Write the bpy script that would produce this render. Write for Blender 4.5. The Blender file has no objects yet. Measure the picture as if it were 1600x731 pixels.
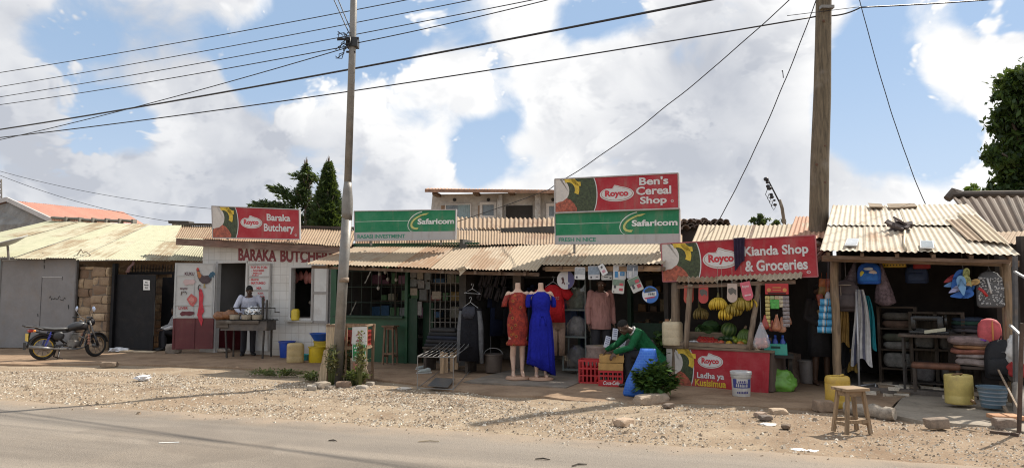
import bpy,bmesh,math,random
from mathutils import Vector,Matrix,noise as mnoise
# ------ camera, world, sun, exposure
SC = bpy.context.scene
COL = SC.collection
RAD = math.radians
FPX,PITCH,EYE = 1100.0,RAD(4.65),1.6
CP,SP = math.cos(PITCH),math.sin(PITCH)
rng = random.Random(7)
cam_d = bpy.data.cameras.new("camera")
cam = bpy.data.objects.new("camera",cam_d)
COL.objects.link(cam)
cam.location = (0,0,EYE)
cam.rotation_euler = (RAD(90)+PITCH,0,0)
cam_d.sensor_width = 36.0
cam_d.lens = 36.0*FPX/1600.0
cam_d.clip_end = 3000
cam_d.clip_start = 0.1
SC.camera = cam
SUN_EL,SUN_AZ = RAD(47),RAD(56)
sun_dir = Vector((math.sin(SUN_AZ)*math.cos(SUN_EL),math.cos(SUN_AZ)*math.cos(SUN_EL),math.sin(SUN_EL)))
sd = bpy.data.lights.new("sun",'SUN')
sd.energy = 4.3
sd.angle = RAD(0.6)
sd.color = (1.0,0.93,0.82)
so = bpy.data.objects.new("sun",sd)
COL.objects.link(so)
so.rotation_euler = sun_dir.to_track_quat('Z','Y').to_euler()
vs = SC.view_settings
vs.view_transform = 'Standard'
vs.look = 'None'
vs.gamma = 1.0
vs.exposure = 0.70
vs.use_curve_mapping = False
SC.cycles.max_bounces = 8
SC.cycles.diffuse_bounces = 4
SC.cycles.transparent_max_bounces = 8
SC.cycles.use_denoising = True
SC.cycles.denoiser = 'OPENIMAGEDENOISE'
SC.cycles.denoising_input_passes = 'RGB_ALBEDO_NORMAL'
SC.cycles.denoising_prefilter = 'ACCURATE'
SC.cycles.pixel_filter_type = 'BLACKMAN_HARRIS'
SC.cycles.filter_width = 1.1
SC.cycles.sample_clamp_indirect = 3
def ray(px,py):
 u,v = (px-800)/FPX,(365.5-py)/FPX
 return Vector((u,CP-v*SP,SP+v*CP))
def at(px,py,Y):
 d = ray(px,py)
 return Vector((0,0,EYE))+d*(Y/d.y)
def gnd(px,py,z=0.0):
 d = ray(px,py)
 return Vector((0,0,EYE))+d*((z-EYE)/d.z)
def plan(px,Y,z=0.0):
 return Vector(((px-800)/FPX*Y*CP,Y,z))
 # ---- node helpers
class NT:
 def __init__(self,tree):
  self.t = tree
  self.n = tree.nodes
  self.l = tree.links
 def add(self,typ,**kw):
  nd = self.n.new(typ)
  for k,v in kw.items():
   setattr(nd,k,v)
  return nd
 def put(self,sock,v):
  if isinstance(v,bpy.types.NodeSocket):
   self.l.new(v,sock)
  elif v is not None:
   if hasattr(sock.default_value,'__len__')and not hasattr(v,'__len__'):
    v = (v,)*len(sock.default_value)
   if hasattr(v,'__len__')and len(sock.default_value)==4 and len(v)==3:
    v = (*v,1)
   sock.default_value = v
 def math(self,op,a,b=None,c=None,clamp=False):
  nd = self.add('ShaderNodeMath',operation=op,use_clamp=clamp)
  for i,v in enumerate((a,b,c)):
   if v is not None:
    self.put(nd.inputs[i],v)
  return nd.outputs[0]
 def vmath(self,op,a,b=None,out=0):
  nd = self.add('ShaderNodeVectorMath',operation=op)
  self.put(nd.inputs[0],a)
  if b is not None:
   self.put(nd.inputs[1],b)
  return nd.outputs[out]
 def noise(self,vec,scale,detail=4,rough=0.55,dist=0.0,lac=2.0):
  nd = self.add('ShaderNodeTexNoise')
  if vec is not None:
   self.put(nd.inputs['Vector'],vec)
  nd.inputs['Scale'].default_value = scale
  nd.inputs['Detail'].default_value = detail
  nd.inputs['Roughness'].default_value = rough
  nd.inputs['Distortion'].default_value = dist
  nd.inputs['Lacunarity'].default_value = lac
  return nd.outputs['Fac']
 def ramp(self,fac,a,b,lo=0.0,hi=1.0,smooth=True):
  nd = self.add('ShaderNodeMapRange')
  nd.interpolation_type = 'SMOOTHSTEP' if smooth else 'LINEAR'
  self.put(nd.inputs['Value'],fac)
  self.put(nd.inputs['From Min'],a)
  self.put(nd.inputs['From Max'],b)
  self.put(nd.inputs['To Min'],lo)
  self.put(nd.inputs['To Max'],hi)
  return nd.outputs['Result']
 def mix(self,fac,a,b,mode='MIX'):
  nd = self.add('ShaderNodeMix',data_type='RGBA',blend_type=mode)
  nd.clamp_factor = True
  self.put(nd.inputs[0],fac)
  self.put(nd.inputs[6],a)
  self.put(nd.inputs[7],b)
  return nd.outputs[2]
 def combine(self,x,y,z):
  nd = self.add('ShaderNodeCombineXYZ')
  for i,v in enumerate((x,y,z)):
   self.put(nd.inputs[i],v)
  return nd.outputs[0]
def make_world():
 w = bpy.data.worlds.new("World")
 SC.world = w
 w.use_nodes = True
 w.node_tree.nodes.clear()
 t = NT(w.node_tree)
 sky = t.add('ShaderNodeTexSky',sky_type='NISHITA')
 sky.sun_disc = False
 sky.sun_elevation = SUN_EL
 sky.sun_rotation = SUN_AZ
 sky.altitude = 1600
 sky.dust_density = 1.6
 sky.air_density = 1.0
 g = t.add('ShaderNodeTexCoord').outputs['Generated']
 sq = t.vmath('MULTIPLY',g,(1.0,1.0,1.3))
 warp = t.add('ShaderNodeTexNoise')
 t.put(warp.inputs['Vector'],sq)
 warp.inputs['Scale'].default_value = 6.0
 warp.inputs['Detail'].default_value = 2
 wv = t.vmath('SCALE',t.vmath('SUBTRACT',warp.outputs['Color'],(0.5,0.5,0.5)))
 wv.node.inputs['Scale'].default_value = 0.09
 q = t.vmath('ADD',sq,wv)
 def field(p,det):
  base = t.noise(p,4.4,det,0.50)
  vor = t.add('ShaderNodeTexVoronoi',feature='SMOOTH_F1')
  t.put(vor.inputs['Vector'],p)
  vor.inputs['Scale'].default_value = 13.0
  vor.inputs['Detail'].default_value = 3.0
  vor.inputs['Roughness'].default_value = 0.6
  vor.inputs['Lacunarity'].default_value = 2.3
  bil = t.ramp(vor.outputs['Distance'],0.0,0.85,1.0,0.0,False)
  return t.math('ADD',t.math('MULTIPLY',base,1.25),t.math('MULTIPLY',bil,0.46)),base,bil
 dens,base,bil = field(q,11)
 dens = t.math('SUBTRACT',dens,0.085)
 blobs = [(170,195,.06,-.30),(110,225,.045,-.24),(235,225,.045,-.24),(300,110,.05,-.10),(455,70,.095,-.42),(385,110,.06,-.32),(565,45,.075,-.36),(600,75,.04,-.2),(520,10,.09,-.22),(748,228,.05,-.40),(800,175,.045,-.34),(722,262,.045,-.28),(770,110,.03,-.14),(925,35,.065,-.42),(985,12,.05,-.34),(890,100,.03,-.14),(1345,165,.075,-.36),(1400,215,.075,-.40),(1470,215,.06,-.40),(1290,195,.045,-.24),(1400,55,.055,-.26),(1520,255,.07,-.28),(1570,12,.05,-.22),(1330,120,.04,-.2),(130,60,.22,.10),(60,110,.14,.08),(600,190,.16,.10),(480,200,.08,.12),(1080,180,.24,.14),(700,110,.07,.12),(870,190,.05,.16),(1215,100,.09,.12),(1220,250,.08,.10),(1540,110,.10,.16),(335,165,.055,.22),(320,250,.12,.12),(265,115,.08,.22),(40,190,.06,.14),(170,130,.05,.14)]
 cov = None
 for px,py,r,a in blobs:
  d = ray(px,py).normalized()
  dist = t.vmath('DISTANCE',g,tuple(d),out=1)
  v = t.ramp(dist,r*1.3,0.0,0.0,a*(0.60 if a<0 else 1.0))
  cov = v if cov is None else t.math('ADD',cov,v)
 sz = t.add('ShaderNodeSeparateXYZ')
 t.put(sz.inputs[0],g)
 cov = t.math('ADD',cov,t.ramp(sz.outputs[2],0.05,0.22,0.22,0.0))
 dd = t.math('ADD',dens,cov)
 mask = t.ramp(dd,0.455,0.585)
 thick = t.ramp(dd,0.62,1.25)
 f2,_b,_c = field(t.vmath('ADD',q,tuple(Vector((0.5,0.1,0.86))*0.045)),6)
 lit = t.ramp(t.math('SUBTRACT',dens,t.math('SUBTRACT',f2,0.085)),-0.20,0.20)
 greys = [(1080,190,.20,.62),(1130,110,.10,.25),(1010,270,.10,.25),(120,50,.26,.62),(20,100,.12,.25),(700,350,.12,.4),(480,320,.13,.45),(610,250,.10,.28),(350,290,.10,.35),(90,300,.12,.4),(700,75,.05,.2),(1280,300,.1,.3),(420,210,.06,.2)]
 gsum = None
 for px,py,r,a in greys:
  d = ray(px,py).normalized()
  dist = t.vmath('DISTANCE',g,tuple(d),out=1)
  v = t.ramp(dist,r*1.4,0.0,0.0,a)
  gsum = v if gsum is None else t.math('ADD',gsum,v)
 low = t.noise(q,2.6,5,0.5)
 gr = t.math('ADD',t.math('MULTIPLY',gsum,t.ramp(low,0.3,0.66,0.9,1.55)),t.math('MULTIPLY',thick,0.42))
 gr = t.math('ADD',gr,t.math('SUBTRACT',0.20,t.math('MULTIPLY',lit,0.62)),clamp=True)
 cloud = t.mix(gr,(6.9,6.9,6.9),(3.7,3.9,4.35))
 blue = t.mix(0.75,sky.outputs['Color'],(2.8,3.9,5.4))
 sep = t.add('ShaderNodeSeparateXYZ')
 t.put(sep.inputs[0],g)
 hz = t.ramp(sep.outputs[2],0.0,0.34,0.55,0.0)
 blue = t.mix(hz,blue,(5.0,5.5,6.2))
 col = t.mix(mask,blue,cloud)
 bg = t.add('ShaderNodeBackground')
 t.put(bg.inputs['Color'],col)
 bg.inputs['Strength'].default_value = 0.092
 out = t.add('ShaderNodeOutputWorld')
 t.l.new(bg.outputs[0],out.inputs[0])
 w.cycles.sampling_method = 'MANUAL'
 w.cycles.sample_map_resolution = 512
make_world()
# ------ materials
_mats = {}
def new_mat(name):
 m = bpy.data.materials.new(name)
 m.use_nodes = True
 m.node_tree.nodes.clear()
 t = NT(m.node_tree)
 b = t.add('ShaderNodeBsdfPrincipled')
 o = t.add('ShaderNodeOutputMaterial')
 t.l.new(b.outputs[0],o.inputs[0])
 return m,t,b
def bump(t,b,h,dist=0.01,strength=0.6):
 nd = t.add('ShaderNodeBump')
 nd.inputs['Strength'].default_value = strength
 nd.inputs['Distance'].default_value = dist
 t.put(nd.inputs['Height'],h)
 t.l.new(nd.outputs[0],b.inputs['Normal'])
def sc3(c,k):
 return tuple(max(0.0,min(1.0,x*k))for x in c)
def plain(c,rough=0.65,var=0.16,scale=5.0,bmp=0.0,metal=0.0,dirt=0.0,name='paint',spec=None):
 key = ('plain',tuple(c),rough,var,scale,bmp,metal,dirt,name)
 if key in _mats:
  return _mats[key]
 m,t,b = new_mat(name)
 co = t.add('ShaderNodeTexCoord').outputs['Object']
 n1 = t.noise(co,scale,6,0.6)
 n2 = t.noise(co,scale*7,3,0.6)
 f = t.math('ADD',t.math('MULTIPLY',n1,0.65),t.math('MULTIPLY',n2,0.35))
 col = t.mix(t.ramp(f,0.3,0.7),sc3(c,1-var),sc3(c,1+var))
 if dirt>0:
  d = t.ramp(t.noise(co,scale*0.6+1.3,7,0.68),0.48,0.72,0.0,dirt)
  col = t.mix(d,col,(0.20,0.14,0.09))
 t.put(b.inputs['Base Color'],col)
 t.put(b.inputs['Roughness'],t.ramp(n2,0.2,0.8,max(0.05,rough-0.1),min(1,rough+0.1)))
 b.inputs['Metallic'].default_value = metal
 if spec is not None:
  b.inputs['Specular IOR Level'].default_value = spec
 if bmp>0:
  bump(t,b,t.noise(co,scale*9,4,0.6),bmp)
 _mats[key] = m
 return m
def wood(c=(0.2,0.13,0.08),rough=0.85,axis=2,name='wood'):
 key = ('wood',c,axis,rough)
 if key in _mats:
  return _mats[key]
 m,t,b = new_mat(name)
 co = t.add('ShaderNodeTexCoord').outputs['Object']
 s = [16,16,16]
 s[axis] = 1.6
 v = t.vmath('MULTIPLY',co,tuple(s))
 g = t.noise(v,1.6,6,0.65,0.6)
 n = t.noise(co,2.2,5,0.6)
 col = t.mix(t.ramp(g,0.28,0.72),sc3(c,0.55),sc3(c,1.35))
 col = t.mix(t.ramp(n,0.5,0.75,0,0.5),col,sc3((0.30,0.27,0.23),0.9))
 t.put(b.inputs['Base Color'],col)
 b.inputs['Roughness'].default_value = rough
 bump(t,b,g,0.006)
 _mats[key] = m
 return m
def corrugated(base=(0.36,0.275,0.185),alt=(0.33,0.27,0.205),rust=(0.25,0.145,0.08),amount=0.5,name='corrugated_iron',metal=0.0,seed=0.0):
 key = ('corr',base,alt,rust,amount)
 if key in _mats:
  return _mats[key]
 m,t,b = new_mat(name)
 uv = t.add('ShaderNodeUVMap').outputs[0]
 tint = t.add('ShaderNodeAttribute',attribute_name='tint').outputs['Fac']
 off = t.combine(t.math('MULTIPLY',tint,37.0),t.math('MULTIPLY',tint,11.0),seed)
 p = t.vmath('ADD',uv,off)
 streak = t.noise(t.vmath('MULTIPLY',p,(13.0,0.9,1.0)),1.0,5,0.6)
 blot = t.noise(uv,1.1,8,0.66)
 blot2 = t.noise(p,4.2,6,0.7)
 col = t.mix(t.ramp(t.math('ADD',t.math('MULTIPLY',tint,0.45),t.math('MULTIPLY',streak,0.6)),0.25,0.85),base,alt)
 col = t.mix(t.ramp(blot2,0.35,0.75,0.0,0.55),col,sc3(base,0.66))
 r = t.math('ADD',t.math('MULTIPLY',blot,0.62),t.math('MULTIPLY',streak,0.38))
 r = t.math('ADD',r,t.math('MULTIPLY',t.math('SUBTRACT',tint,0.5),0.30))
 col = t.mix(t.ramp(r,0.66-0.28*amount,0.80-0.22*amount,0,0.9),col,rust)
 fine = t.noise(uv,45,3,0.6)
 col = t.mix(t.ramp(fine,0.55,0.8,0,0.35),col,sc3(rust,0.6))
 t.put(b.inputs['Base Color'],col)
 b.inputs['Roughness'].default_value = 0.7
 b.inputs['Specular IOR Level'].default_value = 0.18
 b.inputs['Metallic'].default_value = metal
 bump(t,b,blot2,0.006,0.4)
 _mats[key] = m
 return m
def cloth(c,var=.18,name='cloth',crease=1.0,rough=.85):
 key = ('cloth',c,var,crease)
 if key in _mats:
  return _mats[key]
 m,t,b = new_mat(name)
 co = t.add('ShaderNodeTexCoord').outputs['Object']
 f = t.noise(t.vmath('MULTIPLY',co,(9.0,9.0,2.2)),1.0,4,0.55,1.2)
 f2 = t.noise(co,11,4,0.6,0.8)
 n = t.noise(co,5,6,0.6)
 col = t.mix(t.ramp(n,.3,.7),sc3(c,1-var),sc3(c,1+var))
 t.put(b.inputs['Base Color'],col)
 b.inputs['Roughness'].default_value = rough
 b.inputs['Specular IOR Level'].default_value = .2
 bump(t,b,t.math('ADD',f,t.math('MULTIPLY',f2,0.5)),0.06*crease,0.7)
 _mats[key] = m
 return m
def vinyl(c,name,fade=.16,grime=.48):
 key = ('vinyl',c)
 if key in _mats:
  return _mats[key]
 m,t,b = new_mat(name)
 co = t.add('ShaderNodeTexCoord').outputs['Object']
 st = t.noise(t.vmath('MULTIPLY',co,(7.0,7.0,0.6)),1.0,6,0.65)
 n = t.noise(co,2.4,7,0.65)
 sp = t.noise(co,38,3,0.6)
 col = t.mix(t.ramp(n,.3,.7),sc3(c,1-fade),tuple(x+(0.42-x)*fade*.5 for x in c))
 col = t.mix(t.ramp(t.math('ADD',t.math('MULTIPLY',st,.6),t.math('MULTIPLY',n,.4)),.50,.70,0,grime),col,(0.22,0.16,0.12))
 col = t.mix(t.ramp(sp,.62,.75,0,grime*.8),col,(0.16,0.12,0.09))
 t.put(b.inputs['Base Color'],col)
 b.inputs['Roughness'].default_value = .5
 b.inputs['Specular IOR Level'].default_value = .3
 bump(t,b,n,.02,.35)
 _mats[key] = m
 return m
def leaf_mat(dark,light,name='leaves',sc=1.2):
 key = ('leaf',dark,light)
 if key in _mats:
  return _mats[key]
 m,t,b = new_mat(name)
 tint = t.add('ShaderNodeAttribute',attribute_name='tint').outputs['Fac']
 co = t.add('ShaderNodeTexCoord').outputs['Object']
 n = t.noise(co,sc,4,0.6)
 f = t.math('ADD',t.math('MULTIPLY',tint,0.6),t.math('MULTIPLY',n,0.5))
 col = t.mix(t.ramp(f,0.2,0.85),dark,light)
 t.put(b.inputs['Base Color'],col)
 b.inputs['Roughness'].default_value = 0.55
 b.inputs['Specular IOR Level'].default_value = 0.35
 tr = t.add('ShaderNodeBsdfTranslucent')
 t.put(tr.inputs[0],t.mix(0.5,col,(0.20,0.26,0.03)))
 mx = t.add('ShaderNodeMixShader')
 mx.inputs[0].default_value = 0.28
 t.l.new(b.outputs[0],mx.inputs[1])
 t.l.new(tr.outputs[0],mx.inputs[2])
 o = [x for x in t.n if x.type=='OUTPUT_MATERIAL'][0]
 t.l.new(mx.outputs[0],o.inputs[0])
 _mats[key] = m
 return m
def glass_mat(c=(0.03,0.035,0.035),rough=0.08):
 return plain(c,rough,0.1,3,name='dark_glass')
 # ------ mesh builder
UP = Vector((0,0,1))
def V(*a):
 return Vector(a)
class MB:
 def __init__(self):
  self.bm = bmesh.new()
  self.tl = self.bm.faces.layers.float.new('tint')
  self.uv = self.bm.loops.layers.uv.new('UVMap')
  self.tint = 0.5
 def face(self,vs,tint=None):
  try:
   f = self.bm.faces.new(vs)
  except ValueError:
   return None
  f[self.tl] = self.tint if tint is None else tint
  return f
 def verts(self,pts):
  return[self.bm.verts.new(p)for p in pts]
 def hexa(self,p):
  v = self.verts(p)
  for q in((3,2,1,0),(4,5,6,7),(0,1,5,4),(1,2,6,5),(2,3,7,6),(3,0,4,7)):
   self.face([v[i]for i in q])
  return v
 def box(self,x0,x1,y0,y1,z0,z1,m=None,j=0.0):
  p = [V(x0,y0,z0),V(x1,y0,z0),V(x1,y1,z0),V(x0,y1,z0),V(x0,y0,z1),V(x1,y0,z1),V(x1,y1,z1),V(x0,y1,z1)]
  if j:
   p = [q+V(rng.uniform(-j,j),rng.uniform(-j,j),rng.uniform(-j,j))for q in p]
  if m is not None:
   p = [m@q for q in p]
  return self.hexa(p)
 def rbox(self,x0,x1,y0,y1,z0,z1,bev=0.02,seg=2,m=None):
  b = bmesh.new()
  bmesh.ops.create_cube(b,size=1)
  bmesh.ops.scale(b,vec=(x1-x0,y1-y0,z1-z0),verts=b.verts)
  bev = min(bev,0.49*min(abs(x1-x0),abs(y1-y0),abs(z1-z0)))
  bmesh.ops.bevel(b,geom=list(b.edges),offset=bev,segments=seg,profile=0.5,affect='EDGES')
  c = V((x0+x1)/2,(y0+y1)/2,(z0+z1)/2)
  self.merge(b,lambda q:(m@(q+c))if m is not None else q+c)
 def merge(self,b,fn=lambda q:q):
  mp = {}
  for v in b.verts:
   mp[v] = self.bm.verts.new(fn(v.co.copy()))
  for f in b.faces:
   self.face([mp[v]for v in f.verts])
  b.free()
 def rings(self,rs,caps=True,closed=True,tints=None):
  vr = [self.verts(r)for r in rs]
  n = len(vr[0])
  for i in range(len(vr)-1):
   for k in range(n if closed else n-1):
    k2 = (k+1)%n
    self.face([vr[i][k],vr[i][k2],vr[i+1][k2],vr[i+1][k]],None if tints is None else tints[i])
  if caps and closed:
   self.face(list(reversed(vr[0])))
   self.face(vr[-1])
  return vr
 def bar(self,p,q,w,h=None,up=None,w2=None):
  p,q = Vector(p),Vector(q)
  h = w if h is None else h
  d = (q-p).normalized()
  u = Vector(up)if up is not None else(UP if abs(d.z)<0.9 else V(0,1,0))
  a = d.cross(u).normalized()
  b = a.cross(d).normalized()
  k = 1 if w2 is None else w2/w
  r0 = [p+a*sx*w/2+b*sy*h/2 for sx,sy in((-1,-1),(1,-1),(1,1),(-1,1))]
  r1 = [q+a*sx*w*k/2+b*sy*h*k/2 for sx,sy in((-1,-1),(1,-1),(1,1),(-1,1))]
  self.rings([r0,r1])
 def tube(self,pts,r,n=8,caps=True,wob=0.0,flat=1.0,lat=None):
  pts = [Vector(p)for p in pts]
  rs = r if hasattr(r,'__len__')else[r]*len(pts)
  rings = []
  pa = None
  for i,p in enumerate(pts):
   d = (pts[min(i+1,len(pts)-1)]-pts[max(i-1,0)]).normalized()
   if lat is not None:
    a = Vector(lat)-d*d.dot(Vector(lat))
   elif pa is None:
    a = d.cross(UP if abs(d.z)<0.9 else V(0,1,0))
   else:
    a = pa-d*pa.dot(d)
   a.normalize()
   pa = a
   b = d.cross(a)
   rings.append([p+(a*math.cos(2*math.pi*k/n)+b*math.sin(2*math.pi*k/n)*flat)*rs[i]*(1+rng.uniform(-wob,wob))for k in range(n)])
  self.rings(rings,caps)
 def rod(self,p,q,r,n=8,r2=None):
  self.tube([p,q],[r,r if r2 is None else r2],n)
 def capsule(self,p,q,r,r2=None,n=10):
  p,q = Vector(p),Vector(q)
  r2 = r if r2 is None else r2
  d = (q-p).normalized()
  pts = [p-d*r*0.92,p-d*r*0.6,p,q,q+d*r2*0.6,q+d*r2*0.92]
  self.tube(pts,[r*.38,r*.8,r,r2,r2*.8,r2*.38],n)
 def limb(self,pts,rs,n=10):
  pts = [Vector(p)for p in pts]
  d0 = (pts[0]-pts[1]).normalized()
  d1 = (pts[-1]-pts[-2]).normalized()
  P = [pts[0]+d0*rs[0]*.85,pts[0]+d0*rs[0]*.55]+pts+[pts[-1]+d1*rs[-1]*.55,pts[-1]+d1*rs[-1]*.85]
  self.tube(P,[rs[0]*.4,rs[0]*.8]+list(rs)+[rs[-1]*.8,rs[-1]*.4],n)
 def lathe(self,prof,n=20,c=(0,0,0),m=None,caps=True,sq=2.0,sx=1.0,sy=1.0):
  c = Vector(c)
  rings = []
  for r,z in prof:
   ring = []
   for k in range(n):
    a = 2*math.pi*(k+0.5)/n
    ca,sa = math.cos(a),math.sin(a)
    kk = (abs(ca)**sq+abs(sa)**sq)**(-1/sq)
    q = V(ca*kk*r*sx,sa*kk*r*sy,z)
    ring.append(c+(m@q if m is not None else q))
   rings.append(ring)
  self.rings(rings,caps)
 def ball(self,c,rx,ry=None,rz=None,nu=12,nv=8,m=None,jit=0.0):
  ry = rx if ry is None else ry
  rz = rx if rz is None else rz
  c = Vector(c)
  rings = []
  for i in range(nv+1):
   th = math.pi*(0.02+0.96*i/nv)
   ring = []
   for k in range(nu):
    a = 2*math.pi*k/nu
    q = V(rx*math.sin(th)*math.cos(a),ry*math.sin(th)*math.sin(a),-rz*math.cos(th))
    if jit:
     q*=1+jit*mnoise.noise((q+c*3)*(0.9/max(rx,ry,rz)))
    ring.append(c+(m@q if m is not None else q))
   rings.append(ring)
  self.rings(rings)
 def loft(self,secs,n=20,caps=True,sq=2.0,fold=0.0,nf=8,ph=0.0):
  rings = []
  for i,(c,a,b)in enumerate(secs):
   c,a,b = Vector(c),Vector(a),Vector(b)
   fo = fold[i]if hasattr(fold,'__len__')else fold
   ring = []
   for k in range(n):
    t = 2*math.pi*(k+0.5)/n
    ca,sa = math.cos(t),math.sin(t)
    kk = (abs(ca)**sq+abs(sa)**sq)**(-1/sq)
    kk*=1+fo*math.sin(nf*t+ph+i*0.25)+fo*0.5*math.sin((nf*2-3)*t+1.3)
    ring.append(c+a*ca*kk+b*sa*kk)
   rings.append(ring)
  self.rings(rings,caps)
 def poly(self,pts,thick=None):
  pts = [Vector(p)for p in pts]
  if thick is None:
   return self.face(self.verts(pts))
  t = Vector(thick)
  a,b = self.verts(pts),self.verts([p+t for p in pts])
  n = len(pts)
  self.face(list(reversed(a)))
  self.face(b)
  for k in range(n):
   self.face([a[k],a[(k+1)%n],b[(k+1)%n],b[k]])
 def grid(self,fn,nu,nv,tint=None,uvfn=None):
  vv = [[self.bm.verts.new(fn(i/nu,j/nv))for i in range(nu+1)]for j in range(nv+1)]
  for j in range(nv):
   for i in range(nu):
    f = self.face([vv[j][i],vv[j][i+1],vv[j+1][i+1],vv[j+1][i]],tint)
    if f and uvfn:
     for lp,(a,b)in zip(f.loops,((i,j),(i+1,j),(i+1,j+1),(i,j+1))):
      lp[self.uv].uv = uvfn(a/nu,b/nv)
 def text(self,s,fn,x0,x1,y0,y1,bold=0.02,n=0.0,keep=False,shear=0.0):
  """text fitted into the box x0..x1, y0..y1 of a mapping fn(x, y, n)"""
  cu = bpy.data.curves.new('t','FONT')
  cu.body = s
  cu.offset = bold
  cu.shear = shear
  cu.align_x = 'CENTER' if '\n' in s else 'LEFT'
  cu.resolution_u = 3
  ob = bpy.data.objects.new('t',cu)
  me = ob.to_mesh()
  co = [v.co.copy()for v in me.vertices]
  fs = [list(p.vertices)for p in me.polygons]
  ob.to_mesh_clear()
  bpy.data.objects.remove(ob)
  bpy.data.curves.remove(cu)
  if not co:
   return
  ax,bx = min(c.x for c in co),max(c.x for c in co)
  ay,by = min(c.y for c in co),max(c.y for c in co)
  sx,sy = (x1-x0)/(bx-ax),(y1-y0)/(by-ay)
  vs = self.verts([fn(x0+(c.x-ax)*sx,y0+(c.y-ay)*sy,n)for c in co])
  for f in fs:
   self.face([vs[i]for i in f])
 def build(self,name,mat,parent=None,smooth=False,world=False,normals=True):
  bm = self.bm
  if normals:
   bmesh.ops.recalc_face_normals(bm,faces=bm.faces)
  if world and parent is not None:
   p = parent
   while p.parent is not None:
    p = p.parent
   im = Matrix.LocRotScale(p.location,p.rotation_euler,p.scale).inverted()
   bmesh.ops.transform(bm,matrix=im,verts=bm.verts)
  me = bpy.data.meshes.new(name)
  bm.to_mesh(me)
  bm.free()
  me.materials.append(mat)
  if smooth:
   if smooth is True:
    me.shade_smooth()
   else:
    me.shade_smooth()
    me.set_sharp_from_angle(angle=RAD(smooth))
  o = bpy.data.objects.new(name,me)
  COL.objects.link(o)
  if parent is not None:
   o.parent = parent
  return o
def mesh_eval(mb,mods,name,mat,parent=None,smooth=True):
 """apply modifiers in a scratch scene and return the result as one object"""
 bm = mb.bm
 bmesh.ops.recalc_face_normals(bm,faces=bm.faces)
 me = bpy.data.meshes.new(name)
 bm.to_mesh(me)
 bm.free()
 ob = bpy.data.objects.new(name,me)
 ts = bpy.data.scenes.new('scratch')
 ts.collection.objects.link(ob)
 for typ,kw in mods:
  md = ob.modifiers.new(typ,typ)
  for k,v in kw.items():
   setattr(md,k,v)
 vl = ts.view_layers[0]
 vl.update()
 dg = vl.depsgraph
 dg.update()
 res = bpy.data.meshes.new_from_object(ob.evaluated_get(dg))
 ts.collection.objects.unlink(ob)
 bpy.data.objects.remove(ob)
 bpy.data.scenes.remove(ts)
 bpy.data.meshes.remove(me)
 res.name = name
 res.materials.clear()
 res.materials.append(mat)
 if smooth:
  res.shade_smooth()
 o = bpy.data.objects.new(name,res)
 COL.objects.link(o)
 if parent is not None:
  o.parent = parent
 return o
def fuse(mb,name,mat,parent,voxel=0.012,it=4):
 return mesh_eval(mb,[('REMESH',dict(mode='VOXEL',voxel_size=voxel)),('SMOOTH',dict(iterations=it,factor=0.5))],name,mat,parent)
 # ------ things
def thing(name,label,cat,loc=(0,0,0),rotz=0.0,group=None):
 o = bpy.data.objects.new(name,None)
 o.empty_display_size = 0.2
 COL.objects.link(o)
 o.location = loc
 o.rotation_euler = (0,0,rotz)
 o['label'] = label
 o['category'] = cat
 if group:
  o['group'] = group
 return o
def tag(o,label,cat,group=None):
 o['label'] = label
 o['category'] = cat
 if group:
  o['group'] = group
 return o
def kind(o,k):
 o['kind'] = k
 return o
def dup(root,loc,rotz=None,label=None,scale=None):
 r = root.copy()
 COL.objects.link(r)
 r.location = loc
 if rotz is not None:
  r.rotation_euler = (0,0,rotz)
 if scale:
  r.scale = (scale,)*3
 if label:
  r['label'] = label
 for ch in[c for c in root.children]:
  c = ch.copy()
  COL.objects.link(c)
  c.parent = r
  for g in[k for k in ch.children]:
   d = g.copy()
   COL.objects.link(d)
   d.parent = c
 return r
class Fr:
 """a vertical facade through two plan points; local x runs along it, -y comes out of it"""
 def __init__(self,pl,yl,pr,yr):
  self.o = plan(pl,yl)
  e = plan(pr,yr)-self.o
  self.L = e.length
  self.ex = e.normalized()
  self.n = V(self.ex.y,-self.ex.x,0)
  self.ang = math.atan2(self.ex.y,self.ex.x)
 def w(self,s,o=0.0,z=0.0):
  return self.o+self.ex*s+self.n*o+UP*z
 def hit(self,px,py,o=0.0):
  d = ray(px,py)
  c = V(0,0,EYE)
  k = (self.o+self.n*o-c).dot(self.n)/d.dot(self.n)
  return c+d*k
 def l(self,px,py,o=0.0):
  q = self.hit(px,py,o)
  return V((q-self.o).dot(self.ex),-o,q.z)
 def s(self,px,o=0.0):
  return self.l(px,455,o).x
 def z(self,px,py,o=0.0):
  return self.l(px,py,o).z
 def loc(self,q):
  d = Vector(q)-self.o
  return V(d.dot(self.ex),-d.dot(self.n),d.z)
 def thing(self,name,label,cat,group=None):
  return thing(name,label,cat,self.o,self.ang,group)
class Patch:
 """four corners in space; p(u, v, n) runs 0..1 across and up, n metres out towards the street"""
 def __init__(self,tl,tr,br,bl):
  c = [Vector(q)for q in(tl,tr,br,bl)]
  self.n = ((c[2]+c[1]-c[3]-c[0]).cross(c[0]+c[1]-c[3]-c[2])).normalized()
  m = (c[0]+c[1]+c[2]+c[3])/4
  self.c = [q-self.n*(q-m).dot(self.n)for q in c]
  self.w = (self.c[2]-self.c[3]).length
  self.h = (self.c[0]-self.c[3]).length
 def p(self,u,v,n=0.0):
  tl,tr,br,bl = self.c
  return bl*(1-u)*(1-v)+br*u*(1-v)+tr*u*v+tl*(1-u)*v+self.n*n
 def base(self):
  return(self.c[2]+self.c[3])/2
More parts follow.
